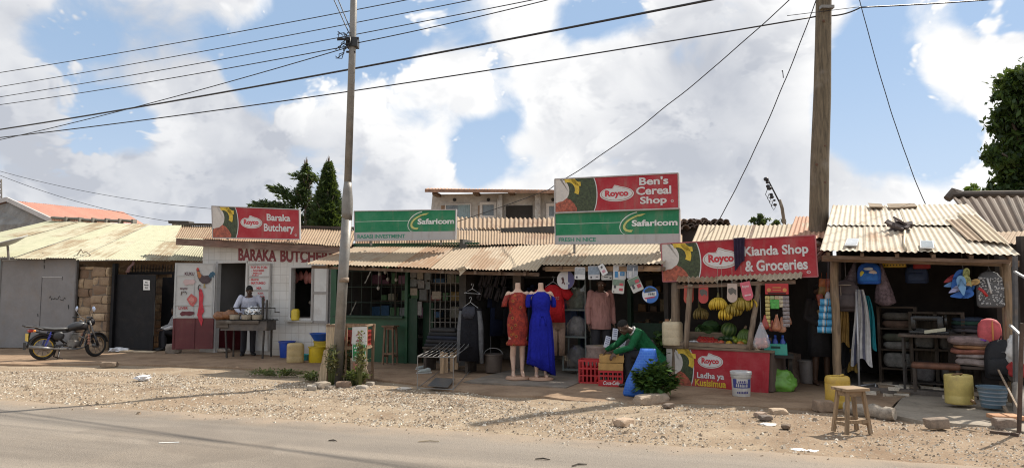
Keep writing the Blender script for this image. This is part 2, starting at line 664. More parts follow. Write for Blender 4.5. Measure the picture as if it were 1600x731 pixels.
def corr(mb,a,b,c,d,pitch=0.076,amp=0.009,sheet=0.72,rows=1,lap=0.06,jit=0.006,sag=0.0,rag=0.0,vs=3,seed=1,step=0.004):
 """corrugated sheets over the quad a (eave left) b (eave right) c (top right) d (top left)"""
 r = random.Random(seed)
 a,b,c,d = (Vector(q)for q in(a,b,c,d))
 nrm = (b-a).cross(d-a).normalized()
 if nrm.z<0:
  nrm = -nrm
 L = max((b-a).length,(c-d).length)
 S = ((d-a).length+(c-b).length)/2
 n = max(1,round(L/sheet))
 for row in range(rows):
  v0,v1 = row/rows,min(1.0,(row+1)/rows+(lap/S if row<rows-1 else 0))
  for i in range(n):
   u0,u1 = i/n,min(1.0,(i+1)/n+0.03/L*(1 if i<n-1 else 0))
   lift = r.uniform(0,jit)+(i%2)*step+row*-0.006
   rg0 = r.uniform(-rag,rag)/S
   tilt = r.uniform(-1,1)*jit
   w = (u1-u0)*L
   nu = max(6,round(w/pitch*6))
   tint = r.random()
   def fn(x,y,u0=u0,u1=u1,v0=v0,v1=v1,lift=lift,rg0=rg0,tilt=tilt):
    u = u0+(u1-u0)*x
    v = v0+(v1-v0)*y+(rg0*(1-y)if v0==0 else 0)
    q = a*(1-u)*(1-v)+b*u*(1-v)+c*u*v+d*(1-u)*v
    h = amp*math.sin(2*math.pi*u*L/pitch)+lift+tilt*(x-.5)+(0.007 if v0>0 and y<.5 else 0)
    h+=-sag*math.sin(math.pi*u)+0.010*mnoise.noise(V(u*L*.9,v*S*.9,seed))
    return q+nrm*h
   mb.grid(fn,nu,vs,tint,lambda x,y,u0=u0,u1=u1,v0=v0,v1=v1:((u0+(u1-u0)*x)*L,(v0+(v1-v0)*y)*S+seed*3.1))
   # ------ ground, road, verge
def ground_mat():
 m,t,b = new_mat('dry_earth')
 p = t.add('ShaderNodeTexCoord').outputs['Object']
 big = t.noise(p,0.35,6,0.6)
 mid = t.noise(p,2.3,7,0.65)
 fin = t.noise(p,26,4,0.65)
 vor = t.add('ShaderNodeTexVoronoi')
 t.put(vor.inputs['Vector'],p)
 vor.inputs['Scale'].default_value = 29
 vor.inputs['Randomness'].default_value = 1
 vor2 = t.add('ShaderNodeTexVoronoi')
 t.put(vor2.inputs['Vector'],p)
 vor2.inputs['Scale'].default_value = 48
 col = t.mix(t.ramp(mid,0.3,0.7),(0.235,0.175,0.119),(0.336,0.267,0.191))
 col = t.mix(t.ramp(big,0.45,0.68,0,0.55),col,(0.215,0.148,0.096))
 sg = t.add('ShaderNodeSeparateXYZ')
 t.put(sg.inputs[0],p)
 east = t.ramp(t.math('ADD',sg.outputs[0],t.math('MULTIPLY',t.math('SUBTRACT',big,0.5),9.0)),0.5,4.5,0,0.75)
 col = t.mix(east,col,t.mix(t.ramp(mid,0.35,0.65),(0.195,0.132,0.085),(0.269,0.196,0.133)))
 patch = t.ramp(t.noise(p,0.9,8,0.68),0.52,0.68,0,0.6)
 col = t.mix(patch,col,(0.182,0.125,0.082))
 sepc = t.add('ShaderNodeSeparateColor')
 t.put(sepc.inputs[0],vor.outputs['Color'])
 stone = t.mix(sepc.outputs[0],(0.229,0.185,0.140),(0.443,0.385,0.306))
 ed = t.ramp(vor.outputs['Distance'],0.022,0.030,1,0)
 pres = t.math('MULTIPLY',t.ramp(vor.outputs['Distance'],0.30,0.45,1,0),t.ramp(t.math('ADD',sepc.outputs[1],t.math('MULTIPLY',mid,0.6)),0.62,0.95,0,0.6))
 col = t.mix(pres,col,stone)
 col = t.mix(t.ramp(fin,0.52,0.75,0,0.5),col,(0.160,0.116,0.081))
 t.put(b.inputs['Base Color'],col)
 b.inputs['Roughness'].default_value = 0.95
 b.inputs['Specular IOR Level'].default_value = 0.15
 h = t.math('ADD',t.math('MULTIPLY',pres,0.6),t.math('ADD',t.math('MULTIPLY',fin,0.5),t.math('MULTIPLY',mid,0.8)))
 bump(t,b,h,0.03,0.7)
 return m
def apron_mat(c0=(0.19,0.125,0.08),c1=(0.32,0.225,0.15)):
 m,t,b = new_mat('trodden_earth')
 p = t.add('ShaderNodeTexCoord').outputs['Object']
 mid = t.noise(p,1.6,8,0.65)
 fin = t.noise(p,30,4,0.65)
 f = t.math('ADD',t.math('MULTIPLY',mid,0.7),t.math('MULTIPLY',fin,0.3))
 col = t.mix(t.ramp(f,0.33,0.66),c0,c1)
 st = t.noise(p,4.4,7,0.7)
 col = t.mix(t.ramp(st,0.56,0.72,0,0.5),col,sc3(c0,0.62))
 t.put(b.inputs['Base Color'],col)
 b.inputs['Roughness'].default_value = 0.92
 b.inputs['Specular IOR Level'].default_value = 0.2
 bump(t,b,t.math('ADD',mid,t.math('MULTIPLY',fin,0.5)),0.015,0.7)
 return m
def road_mat(dirx):
 m,t,b = new_mat('dusty_asphalt')
 p = t.add('ShaderNodeTexCoord').outputs['Object']
 al = t.vmath('DOT_PRODUCT',p,tuple(dirx),1)
 ac = t.vmath('DOT_PRODUCT',p,(-dirx[1],dirx[0],0),1)
 lane = t.noise(t.combine(t.math('MULTIPLY',al,0.10),t.math('MULTIPLY',ac,1.5),0.0),1.0,5,0.6)
 big = t.noise(p,0.5,7,0.65)
 grain = t.noise(p,85,3,0.7)
 vor = t.add('ShaderNodeTexVoronoi')
 t.put(vor.inputs['Vector'],p)
 vor.inputs['Scale'].default_value = 62
 agg = t.ramp(vor.outputs['Distance'],0.1,0.55,1,0)
 col = t.mix(t.ramp(lane,0.3,0.7),(0.165,0.140,0.114),(0.270,0.230,0.187))
 col = t.mix(t.ramp(big,0.42,0.72,0,0.55),col,(0.275,0.226,0.175))
 col = t.mix(t.math('MULTIPLY',agg,0.30),col,(0.36,0.32,0.28))
 col = t.mix(t.ramp(grain,0.48,0.74,0,0.85),col,(0.085,0.073,0.062))
 rep = t.math('MULTIPLY',t.ramp(t.noise(p,0.33,3,0.5,0.4),0.56,0.585,0,0.45),t.ramp(grain,0.3,0.6,0.7,1))
 col = t.mix(rep,col,(0.145,0.12,0.097))
 edge = t.math('ADD',ac,t.math('MULTIPLY',t.math('SUBTRACT',t.noise(p,1.4,6,0.65),0.5),1.1))
 dust = t.ramp(edge,ROAD_EDGE_AC-0.5,ROAD_EDGE_AC+0.1,0,0.9)
 col = t.mix(dust,col,(0.305,0.235,0.17))
 patch = t.math('MULTIPLY',t.ramp(ac,ROAD_EDGE_AC-1.35,ROAD_EDGE_AC-1.15,0,0.20),t.ramp(ac,ROAD_EDGE_AC-0.6,ROAD_EDGE_AC-0.45,1,0))
 col = t.mix(patch,col,(0.20,0.18,0.16))
 t.put(b.inputs['Base Color'],col)
 b.inputs['Roughness'].default_value = 0.88
 b.inputs['Specular IOR Level'].default_value = 0.25
 bump(t,b,t.math('ADD',grain,t.math('MULTIPLY',agg,0.5)),0.008,0.6)
 return m
RE0,RE1 = gnd(0,625),gnd(1500,727)
rd = (RE1-RE0).normalized()
rn = V(-rd.y,rd.x,0)
ROAD_EDGE_AC = RE0.dot(rn)
def along(t,o,z=0.0):
 """t metres along the road edge from the left, o metres beyond it (towards the shops)"""
 return RE0+rd*t+rn*o+UP*z
mb = MB()
def ground_z(x,y):
 q = V(x,y,0)
 o = (q-RE0).dot(rn)
 if o<-0.5 or o>9:
  return 0.0
 k = max(0.0,min(1.0,(o+0.1)/0.7))*max(0.0,min(1.0,(3.6-o)/1.2))
 return k*(0.012+0.030*mnoise.noise(V(x*.9,y*.9,3))+0.030*abs(mnoise.noise(V(x*2.3,y*2.3,8))))
NEAR = 24
mb.grid(lambda u,v:(lambda x,y:V(x,y,ground_z(x,y)-(0.02 if(V(x,y,0)-RE0).dot(rn)<-0.3 else 0)))(-16+28*u,5+15*v),180,110)
xs = [-900,-16,12,900]
ys = [-600,5,20,1500]
for i in range(3):
 for j in range(3):
  if(i,j)!=(1,1):
   mb.poly([V(xs[i],ys[j],-0.021),V(xs[i+1],ys[j],-0.021),V(xs[i+1],ys[j+1],-0.021),V(xs[i],ys[j+1],-0.021)])
M_GROUND = ground_mat()
g = kind(mb.build('ground',M_GROUND),'structure')
mb = MB()
pts_far = []
n = 260
for i in range(n+1):
 t = -30+75*i/n
 w = 0.07*mnoise.noise(V(t*.7,0,0))+0.05*mnoise.noise(V(t*2.7,5,0))+0.03*mnoise.noise(V(t*8,9,0))
 pts_far.append((t,w))
for i in range(n):
 (t0,w0),(t1,w1) = pts_far[i],pts_far[i+1]
 mb.poly([along(t0,-9,.004),along(t1,-9,.004),along(t1,w1,.004),along(t0,w0,.004)])
mb.poly([along(-300,-9,.004),along(-30,-9,.004),along(-30,pts_far[0][1],.004),along(-300,0,.004)])
mb.poly([along(45,-9,.004),along(300,-9,.004),along(300,0,.004),along(45,pts_far[-1][1],.004)])
kind(mb.build('road',road_mat(rd)),'structure')
def sheet_from(front,back,z,name,mat,zb=None,drop=None):
 b = MB()
 F = []
 for(p0,p1)in zip(front[:-1],front[1:]):
  k = max(2,int((p1-p0).length/0.12))
  for i in range(k):
   q = p0.lerp(p1,i/k)
   d = (p1-p0).normalized()
   nn = V(d.y,-d.x,0)
   F.append(q+nn*(0.07*mnoise.noise(q*1.6)+0.035*mnoise.noise(q*6)))
 F.append(front[-1])
 B = []
 tot = len(F)-1
 cum = [0]
 for p0,p1 in zip(back[:-1],back[1:]):
  cum.append(cum[-1]+(p1-p0).length)
 for i in range(tot+1):
  s = cum[-1]*i/tot
  k = 0
  while k<len(cum)-2 and cum[k+1]<s:
   k+=1
  B.append(back[k].lerp(back[k+1],(s-cum[k])/max(1e-6,cum[k+1]-cum[k])))
 rows = 14
 top = []
 for i in range(tot+1):
  col = []
  for j in range(rows+1):
   q = F[i].lerp(B[i],(j/rows)**1.5)
   zz = z+0.018*mnoise.noise(q*1.2)+0.008*mnoise.noise(q*5)
   if j==0:
    zz-=0.015
   col.append(b.bm.verts.new(V(q.x,q.y,zz)))
  top.append(col)
 low = [b.bm.verts.new(V(F[i].x,F[i].y,-0.08)+V(0.0,-0.03,0))for i in range(tot+1)]
 for i in range(tot):
  for j in range(rows):
   b.face([top[i][j],top[i+1][j],top[i+1][j+1],top[i][j+1]])
  b.face([low[i],low[i+1],top[i+1][0],top[i][0]])
 return b.build(name,mat,smooth=35)
M_APRON = apron_mat()
front = [gnd(-330,572),gnd(-100,570),gnd(60,572),gnd(170,570),gnd(300,574),gnd(390,578),gnd(470,584),gnd(560,592),gnd(640,601),gnd(700,612),gnd(760,619),gnd(850,623),gnd(930,630),gnd(1000,634),gnd(1060,632),gnd(1180,637),gnd(1290,644),gnd(1380,652)]
back = [plan(-330,22),plan(100,20.5),plan(500,19.5),plan(880,17),plan(1300,15),plan(1450,13.5)]
kind(sheet_from(front,back,0.05,'pavement',M_APRON),'structure')
front = [gnd(1386,653),gnd(1440,662),gnd(1520,670),gnd(1600,680),gnd(1760,698)]
back = [plan(1440,13.5),plan(1900,11.5)]
M_CONC = apron_mat((0.20,0.17,0.135),(0.33,0.285,0.23))
kind(sheet_from(front,back,0.062,'concrete_pavement',M_CONC),'structure')
m,t,b = new_mat('loose_stone')
tn = t.add('ShaderNodeAttribute',attribute_name='tint').outputs['Fac']
co = t.add('ShaderNodeTexCoord').outputs['Object']
c = t.mix(t.ramp(tn,0.15,1.0),(0.20,0.15,0.105),(0.66,0.60,0.50))
c = t.mix(t.ramp(t.noise(co,40,3,.6),.4,.7,0,.5),c,(0.33,0.235,0.15))
t.put(b.inputs['Base Color'],c)
b.inputs['Roughness'].default_value = 0.9
M_STONE = m
def pebble(mb,p,r,rr):
 vs = []
 a0 = rr.uniform(0,6.28)
 for k in range(5):
  a = a0+2*math.pi*k/5+rr.uniform(-.3,.3)
  q = rr.uniform(.7,1.15)
  vs.append(mb.bm.verts.new(p+V(math.cos(a)*r*q*1.2,math.sin(a)*r*q,-0.25*r)))
 ti = rr.random()**1.2
 a,b2 = mb.bm.verts.new(p+V(rr.uniform(-.5,.2)*r,rr.uniform(-.3,.3)*r,r*rr.uniform(.45,.8))),mb.bm.verts.new(p+V(rr.uniform(.2,.6)*r,rr.uniform(-.3,.3)*r,r*rr.uniform(.4,.75)))
 mb.face([vs[0],vs[1],b2],ti)
 mb.face([vs[1],vs[2],a,b2],ti)
 mb.face([vs[2],vs[3],a],ti)
 mb.face([vs[3],vs[4],a],ti)
 mb.face([vs[4],vs[0],b2,a],ti)
mb = MB()
rr = random.Random(3)
n = 0
while n<26000:
 t = rr.uniform(-4,24)
 o = rr.uniform(-0.35,4.2)
 q = along(t,o)
 if q.y>16.5 or q.y<5:
  continue
 px = 800+1100*q.x/q.y
 pyg = 455+1760/q.y
 lim = 575+max(0,px-200)*0.062
 dens = 1.0 if pyg>lim+4 else 0.03
 if o<0.03:
  dens*=0.10
 dens*=0.16+1.5*max(0,mnoise.noise(V(q.x*.55,q.y*.9,1))+.28)
 if px>1100:
  dens*=0.7
 if 260<px<1000:
  dens*=1.5
 if rr.random()>dens:
  continue
 r = min(0.045,0.006+abs(rr.gauss(0,0.0068))+(0.024*rr.random()if rr.random()<.035 else 0))
 pebble(mb,V(q.x,q.y,max(ground_z(q.x,q.y),0.0)+r*.15),r,rr)
 n+=1
kind(mb.build('gravel',M_STONE,normals=False),'stuff')
# ------ poles and wires
M_STEEL = plain((0.205,0.192,0.175),0.5,0.22,6,0.004,0.35,0.35,name='galvanised_steel')
M_WIRE = plain((0.018,0.018,0.022),0.5,0.1,name='cable_black')
Yp = 12.15
b0 = gnd(526,600)
top = at(557,-160,Yp-0.05)
root = thing('power_pole','thin grey steel utility pole rising from the weeds beside the bottle rack','pole',b0)
mb = MB()
K = at(543,306,Yp)
mb.tube([b0-UP*.1,at(536,430,Yp),K-UP*.32],[.092,.090,.088],14)
mb.tube([K-UP*.42,K-UP*.3,K-UP*.1,K+UP*.12,K+UP*.24],[.0885,.096,.098,.078,.066],14)
mb.tube([K+UP*.16,at(551,66,Yp),top],[.066,.062,.058],14)
mb.build('shaft',M_STEEL,root,True,world=True)
mb = MB()
q = at(537,437,Yp)
mb.tube([q-UP*.04,q+UP*.04],[.0915,.0912],14)
mb.build('rust_band',plain((0.24,0.18,0.13),.8,.3,9),root,True,world=True)
mb = MB()
q = at(551,66,Yp)
mb.box(-.10,.10,-.09,.09,-.10,.06,Matrix.Translation(q))
mb.rod(q+V(-.26,-.05,.03),q+V(.12,-.05,.05),.025)
mb.rod(q+V(-.1,-.03,-.19),q+V(.06,-.03,-.19),.02)
for a in range(9):
 s = [q+V(-.02,-.1,.06)]
 for k in range(1,7):
  s.append(q+V(-.04*k+rng.uniform(-.04,.05),-.1+rng.uniform(-.05,.03),.05-.035*k*(a%3)+rng.uniform(-.06,.09)))
 mb.tube(s,.008,5)
mb.build('cable_clamp',M_WIRE,root,world=True)
Yw = 12.9
b1 = plan(1279,Yw)
root = thing('utility_pole','thick weathered timber utility pole rising behind the grocery stall','pole',b1)
mb = MB()
cen = [b1-UP*.1,at(1279,360,Yw),at(1281,250,Yw),at(1285,150,Yw),at(1286,60,Yw),at(1287,-20,Yw),at(1288,-90,Yw)]
mb.tube([c+V(0.01*mnoise.noise(c*2),0,0)for c in cen],[.182,.172,.164,.152,.143,.137,.13],18,wob=.015)
mb.build('shaft',wood((0.135,0.105,0.068),name='weathered_timber'),root,True,world=True)
mb = MB()
for(px,py,r)in((1288,285,.04),(1276,257,.03),(1289,228,.025),(1287,33,.03)):
 c = at(px,py,Yw-.155)
 mb.ball(c,r,.012,r*.9,10,6)
mb.build('knot',plain((0.10,0.05,0.03),.8),root,True,world=True)
mb = MB()
c = at(1292,12,Yw-.15)
mb.box(-.12,.12,-.05,.05,-.025,.03,Matrix.Translation(c))
mb.build('wire_bracket',M_STEEL,root,world=True)
def wire(p,q,r,label,sag=0.0,ext=(0,0),wig=0.0,group='overhead wires',n=36):
 p,q = Vector(p),Vector(q)
 d = q-p
 p2,q2 = p-d*ext[0],q+d*ext[1]
 pts = []
 for i in range(n+1):
  u = i/n
  c = p2.lerp(q2,u)
  c.z-=sag*4*u*(1-u)
  c.z+=wig*mnoise.noise(V(u*9,p.x,p.z))
  pts.append(c)
 b = MB()
 b.tube(pts,r,6)
 o = b.build('overhead_wire',M_WIRE,None,True)
 tag(o,label,'wire',group)
 return o
def level(px,py,z):
 d = ray(px,py)
 return V(0,0,EYE)+d*((z-EYE)/d.z)
wire(level(0,108,7.4),level(592,0,7.4),.009,'topmost thin overhead wire of the four crossing the sky beside the steel pole',0.15,(.4,.5))
wire(level(0,130,7.1),level(692,0,7.1),.0085,'second thin overhead wire from the top crossing behind the steel pole',0.15,(.4,.5))
wire(level(0,144,6.8),level(768,0,6.8),.0085,'third thin overhead wire down crossing behind the steel pole head',0.2,(.4,.5))
wire(level(0,159,6.4),at(546,72,Yp),.0085,'thin overhead wire running left from the steel pole clamp',0.1,(.4,0))
wire(at(556,68,Yp),level(840,0,6.4),.0085,'thin overhead wire running right from the steel pole clamp',0.05,(0,.6))
wire(level(0,213,5.2),at(545,74,Yp),.0085,'thin wire dropping steeply leftward from the steel pole clamp',0.12,(.3,0))
wire(level(0,194,6.0),level(1015,0,6.0),.018,'thickest black overhead cable sweeping across the whole sky',0.24,(.35,.5))
wire(level(0,205,6.2),at(1283,25,Yw),.014,'black overhead cable ending at the timber pole',0.25,(.35,0))
wire(at(1290,25,Yw),at(1345,12,Yw),.014,'short slack cable looping right of the timber pole head',0.05)
wire(at(1345,12,Yw),at(1560,-3,Yw+1),.014,'black overhead cable running right beyond the timber pole',0.03,(0,.6))
wire(at(1230,25,Yw-.2),at(1345,11,Yw-.1),.006,'thin tie wire passing the timber pole bracket',0.0)
wire(at(519,-6,Yp),at(548,58,Yp),.009,'left one of two steep wires meeting at the steel pole clamp',0,(.6,0))
wire(at(526,-6,Yp),at(550,52,Yp),.009,'right one of two steep wires meeting at the steel pole clamp',0,(.6,0))
wire(at(858,296,15.2),at(1226,0,12.0),.009,'service wire climbing rightward from the big double signboard',0.22,(0,.1),.03)
wire(at(625,372,15.9),at(858,296,15.25),.008,'thin service wire slanting over the roofs to the double signboard',0.05)
wire(at(1120,350,14.3),at(1273,0,12.3),.009,'drop wire falling from the timber pole to the grocery roof',0.25,(0,.1),.03)
wire(at(1222,112,13.1),at(1224,122,13.1),.009,'small loop knotted in the grocery drop wire',-.07,n=10)
wire(at(1345,0,12.4),at(1447,321,12.9),.0085,'drop wire falling right of the timber pole to the pale stall roof',0.35,(.1,0),.03)
wire(at(-20,262,24),at(330,326,24),.008,'upper faint wire above the salmon roof',0.2)
wire(at(-20,266,23),at(265,346,23),.008,'lower faint wire above the salmon roof',0.2)
# ------ trees
def leaf_quad(mb,c,r,rr,tint,flat=0.0):
 a = V(rr.gauss(0,1),rr.gauss(0,1),rr.gauss(0,1)).normalized()
 u = a.cross(V(rr.gauss(0,1),rr.gauss(0,1),rr.gauss(0,1)*(1-flat))).normalized()
 w = a.cross(u)
 vs = mb.verts([c-u*r,c+w*r*.45,c+u*r,c-w*r*.45])
 mb.face(vs,tint)
M_CONIF = leaf_mat((0.012,0.025,0.012),(0.045,0.085,0.028),'conifer_needles',.6)
M_DENSE = leaf_mat((0.007,0.020,0.008),(0.055,0.105,0.022),'broad_leaves',.8)
M_BARK = wood((0.10,0.075,0.055),name='bark')
def conifer(px,ytop,ybot,Y,hw,label,dense,rr,gaps=0.0,branches=None):
 s = Y/FPX
 b = plan(px,Y)
 zt = at(px,ytop,Y).z
 zb = 1.6+(455-ybot)*s-2.0
 root = thing('conifer_tree',label,'tree',b,0,'conifers behind the shops')
 mb = MB()
 mb.tube([V(0,0,0),V(.1,0,zt*.5),V(0,0,zt*.97)],[.28,.18,.03],8)
 for k in range(60):
  u = rr.random()
  z = zb+(zt-zb)*u
  w = hw*s*(1-u)**.75
  a = rr.uniform(0,6.28)
  mb.tube([V(0,0,z),V(math.cos(a)*w*.6,math.sin(a)*w*.6,z+.2),V(math.cos(a)*w*.9,math.sin(a)*w*.9,z+.55)],[.05,.03,.01],5)
 mb.build('trunk',M_BARK,root,True)
 mb = MB()
 cl = []
 for k in range(dense):
  u = (k+rr.random())/dense
  z = zb+(zt-zb)*u
  a = rr.uniform(0,6.28)
  if gaps and mnoise.noise(V(math.cos(a)*1.6,math.sin(a)*1.6,z*.7))<gaps-.45:
   continue
  w = hw*s*((1-u)**.8*(0.82+.30*mnoise.noise(V(a*1.3,z*1.1,hw)))+.02)*rr.uniform(.75,1.15)
  rise = (.55 if not gaps else .18)*w
  cl.append((V(0,0,z-rise*.5),V(math.cos(a)*w,math.sin(a)*w,z+rise*.7)))
 if branches:
  for(bx,by,ex,ey)in branches:
   p0,p1 = at(bx,by,Y)-b,at(ex,ey,Y)-b
   for k in range(7):
    cl.append((p0+V(rr.gauss(0,.1),rr.gauss(0,.3),rr.gauss(0,.1)),p1+V(rr.gauss(0,.25),rr.gauss(0,.4),rr.gauss(0,.18))))
 for p0,p1 in cl:
  d = p1-p0
  L_ = d.length
  dn = d.normalized()
  sd_ = dn.cross(UP).normalized()
  ti = rr.random()
  for q in range(int(10+26*L_)):
   u = 1-rr.random()**1.5*.8
   sp = .30*(1.05-u)*L_**.5+.03
   c = p0+d*u+sd_*rr.gauss(0,sp)+UP*(rr.gauss(0,sp*.6)-.05*L_*u)
   dir_ = (dn+sd_*rr.gauss(0,.5)+UP*rr.gauss(0,.45)).normalized()
   wv = dir_.cross(V(rr.gauss(0,1),rr.gauss(0,1),rr.gauss(0,1))).normalized()
   r = rr.uniform(.13,.30)
   mb.face(mb.verts([c-dir_*r*.5,c+wv*r*.22,c+dir_*r,c-wv*r*.22]),min(1,max(0,ti*.5+rr.uniform(0,.5))))
 mb.build('crown',M_CONIF,root,normals=False)
rr = random.Random(11)
conifer(509,256,360,42,40,'dense dark green conical conifer beside the steel pole',1000,rr,0)
conifer(474,257,360,45,44,'sparser feathery conifer with open branches above the butchery sign',700,rr,.5,[(468,310,429,289),(470,325,440,300),(470,330,415,318),(484,268,494,280),(470,280,462,275),(470,330,400,315)])
def broadleaf(px0,Y,zb,blobs,label,cat_,nleaf,rl,rr,mat,trunk_h,name='broadleaf_tree',trunk_r=.25):
 b = plan(px0,Y)
 root = thing(name,label,cat_,b)
 mb = MB()
 cs = []
 for(px,py,r,dy)in blobs:
  cs.append((at(px,py,Y+dy)-b,r*Y/FPX))
 mb.tube([V(0,0,0),V(.1,0,trunk_h*.5),V(0,0,trunk_h)],[trunk_r,trunk_r*.8,trunk_r*.6],10)
 for c,r in cs:
  mb.tube([V(0,0,trunk_h*.9),V(c.x*.5,c.y*.5,trunk_h*.5+c.z*.5),c],[trunk_r*.4,trunk_r*.2,.03],6)
 mb.build('trunk',M_BARK,root,True)
 mb = MB()
 for c,r in cs:
  k = int(nleaf*(r**2))
  ncl = max(6,k//22)
  for i in range(ncl):
   d = V(rr.gauss(0,1),rr.gauss(0,1),rr.gauss(0,1)).normalized()
   q = c+d*r*(rr.uniform(.45,1.18)*(1+.35*mnoise.noise(d*2.2+c)))
   if mnoise.noise((c+d*r)*1.1)<-.28:
    continue
   ti = rr.random()
   for j in range(22):
    e = V(rr.gauss(0,1),rr.gauss(0,1),rr.gauss(0,.7))*r*.16
    leaf_quad(mb,q+e,rl*rr.uniform(.6,1.3),rr,min(1,max(0,ti*.65+rr.uniform(0,.4))),.5)
 mb.build('crown',mat,root,normals=False)
 return root
broadleaf(1630,21,2,[(1586,138,26,0),(1612,118,34,.4),(1568,190,18,.3),(1606,190,40,0),(1566,240,20,-.2),(1596,250,38,.3),(1550,246,11,0),(1584,298,26,.2),(1625,240,56,0),(1615,315,40,0),(1566,155,12,0),(1640,150,60,.5),(1660,300,60,0)],'large dark leafy tree towering over the brown roof','tree',5200,.11,rr,M_DENSE,5.0,trunk_r=.3)
broadleaf(1535,27,2,[(1525,303,16,0),(1545,298,14,0),(1512,310,10,0),(1560,305,18,0)],'low bright green tree peeping over the brown roof ridge','tree',1100,.16,rr,leaf_mat((0.03,0.07,0.012),(0.12,0.19,0.03),'light_leaves'),3.4,trunk_r=.14)
broadleaf(1193,60,2,[(1176,347,12,0),(1192,346,14,0),(1208,348,12,0),(1218,352,9,0),(1185,356,14,0),(1204,358,14,0)],'distant round dark tree low behind the grocery roof','tree',300,.24,rr,M_CONIF,6.0,trunk_r=.2)
Ym = 26
b0 = at(1232,380,Ym)
root = thing('aerial_mast','leaning thin mast with clustered fittings above the grocery roof','mast',V(b0.x,b0.y,0))
mb = MB()
mb.tube([V(b0.x+.35,b0.y,0),at(1222,325,Ym),at(1218,312,Ym)],[.075,.065,.06],8)
mb.build('pole',wood((0.20,0.16,0.12)),root,True,world=True)
mb = MB()
mb.tube([at(1219,318,Ym),at(1200,281,Ym),at(1197,279,Ym)],[.03,.028,.025],6)
mb.build('arm',M_WIRE,root,True,world=True)
mb = MB()
for(px,py,r)in((1197,280,.10),(1199,285,.07),(1200,291,.08),(1202,294,.10),(1205,304,.07),(1206,308,.08),(1210,313,.05),(1211,320,.07)):
 mb.ball(at(px,py,Ym),r,r,r*.8,8,6)
for k in range(4):
 mb.tube([at(1199+k*3,296+k*6,Ym),at(1196+k*3,304+k*6,Ym),at(1200+k*3,310+k*6,Ym),at(1206+k*2,308+k*5,Ym)],.012,4)
mb.build('fittings',M_WIRE,root,True,world=True)
root = thing('lattice_aerial','lattice aerial tower top at the far left edge of the sky','aerial',plan(-4,60))
mb = MB()
for k in(-1,1):
 mb.rod(at(-2+k*7,470,60),at(-2+k*4,280,60),.06)
for k in range(14):
 y0,y1 = 282+k*9,291+k*9
 mb.rod(at(-6,y0,60),at(2,y1,60),.04)
 mb.rod(at(2,y0,60),at(-6,y1,60),.04)
mb.build('lattice',M_STEEL,root,world=True)
# ------ compound on the left
FG = Fr(-60,19.7,300,18.6)
def worldquad(mb,pts,thick=None):
 mb.poly([Vector(p)for p in pts],thick)
Yh = 36
root = thing('house','house with salmon pink ribbed roof and grey rendered gable behind the pale green roof','house',plan(60,Yh))
A,B_ = at(12,313,Yh),at(192,331,Yh+7)
C_,D_ = at(224,350,Yh+6.2),at(80,343,Yh-2.6)
E_ = V(2*A.x-D_.x-1.0,A.y-.6,D_.z-.2)
m_sal = corrugated((0.58,0.29,0.215),(0.55,0.27,0.20),(0.46,0.22,0.16),0.1,'salmon_sheet')
mb = MB()
corr(mb,D_,C_,B_,A,.2,.018,1.0,1,jit=.004,seed=4)
corr(mb,V(E_.x,E_.y,E_.z),V(B_.x-4,B_.y+3,E_.z),B_,A,.2,.018,1.0,1,jit=.004,seed=5)
mb.build('roof',m_sal,root,world=True,normals=False)
mb = MB()
f = V(.0,.12,0)
mb.poly([V(E_.x+.3,A.y,0),V(D_.x-.3,D_.y+.4,0),V(D_.x-.3,D_.y+.4,D_.z-.05),A-UP*.12,V(E_.x+.3,A.y,E_.z)],V(.1,.3,0))
mb.poly([V(D_.x-.3,D_.y+.5,0),V(C_.x-.4,C_.y+.4,0),V(C_.x-.4,C_.y+.4,C_.z-.1),V(D_.x-.3,D_.y+.5,D_.z-.1)],V(-.1,.3,0))
mb.build('wall',plain((0.21,0.205,0.195),.9,.3,2.2,.01,dirt=.4),root,world=True)
mb = MB()
mb.bar(D_+V(0,-.05,-.02),A+V(0,-.05,.05),.10,.22)
mb.bar(A+V(0,-.05,.05),E_+V(0,-.05,-.02),.10,.22)
mb.build('barge_board',plain((0.45,0.43,0.42),.7),root,world=True)
root = FG.thing('compound_house','low stone building under a long pale green corrugated roof','house')
el,er = FG.loc(at(-90,406,19.2)),FG.loc(at(316,409,18.35))
rl_,rr_ = FG.loc(at(75,345,23.6)),FG.loc(at(345,356,22.4))
m_grn = corrugated((0.41,0.405,0.285),(0.44,0.41,0.31),(0.24,0.175,0.105),0.42,'pale_green_sheet')
mb = MB()
el2 = FG.loc(at(-160,400,19.6))
corr(mb,V(el2.x,el2.y,el2.z),er,rr_,rl_+V(-4.2,.6,-.05)*0+V(-0.0,0,0),.076,.011,.9,2,lap=.12,jit=.015,rag=.05,seed=9,step=.022)
mb.build('roof',m_grn,root,normals=False)
mb = MB()
for k in range(6):
 u0,u1 = k/6,(k+1)/6+.02
 a0,a1 = FG.loc(at(82+125*u0,341.5+4.5*u0,23.5)),FG.loc(at(82+125*u1,341.5+4.5*u1,23.4))
 mb.tube([a0+V(0,0,rng.uniform(-.02,.03)),a1+V(0,0,rng.uniform(-.02,.03))],.085,8,flat=.6)
 mb.box(a1.x-.03,a1.x+.03,a1.y-.1,a1.y+.1,a1.z-.08,a1.z+.07)
mb.build('ridge_cap',plain((0.17,0.155,0.13),.8,.3),root)
mb = MB()
L = FG.L
mb.box(-3,L-.1,3.6,3.85,0,2.6)
mb.box(-3,-2.8,.5,3.8,0,2.3)
mb.box(-2.8,FG.s(118),.24,.40,0,2.35)
mb.build('wall',plain((0.25,0.18,0.12),.9,.3,3,.02),root)
root_ch = root
M_BLOCK = None
m,t,b = new_mat('rough_stone')
tn = t.add('ShaderNodeAttribute',attribute_name='tint').outputs['Fac']
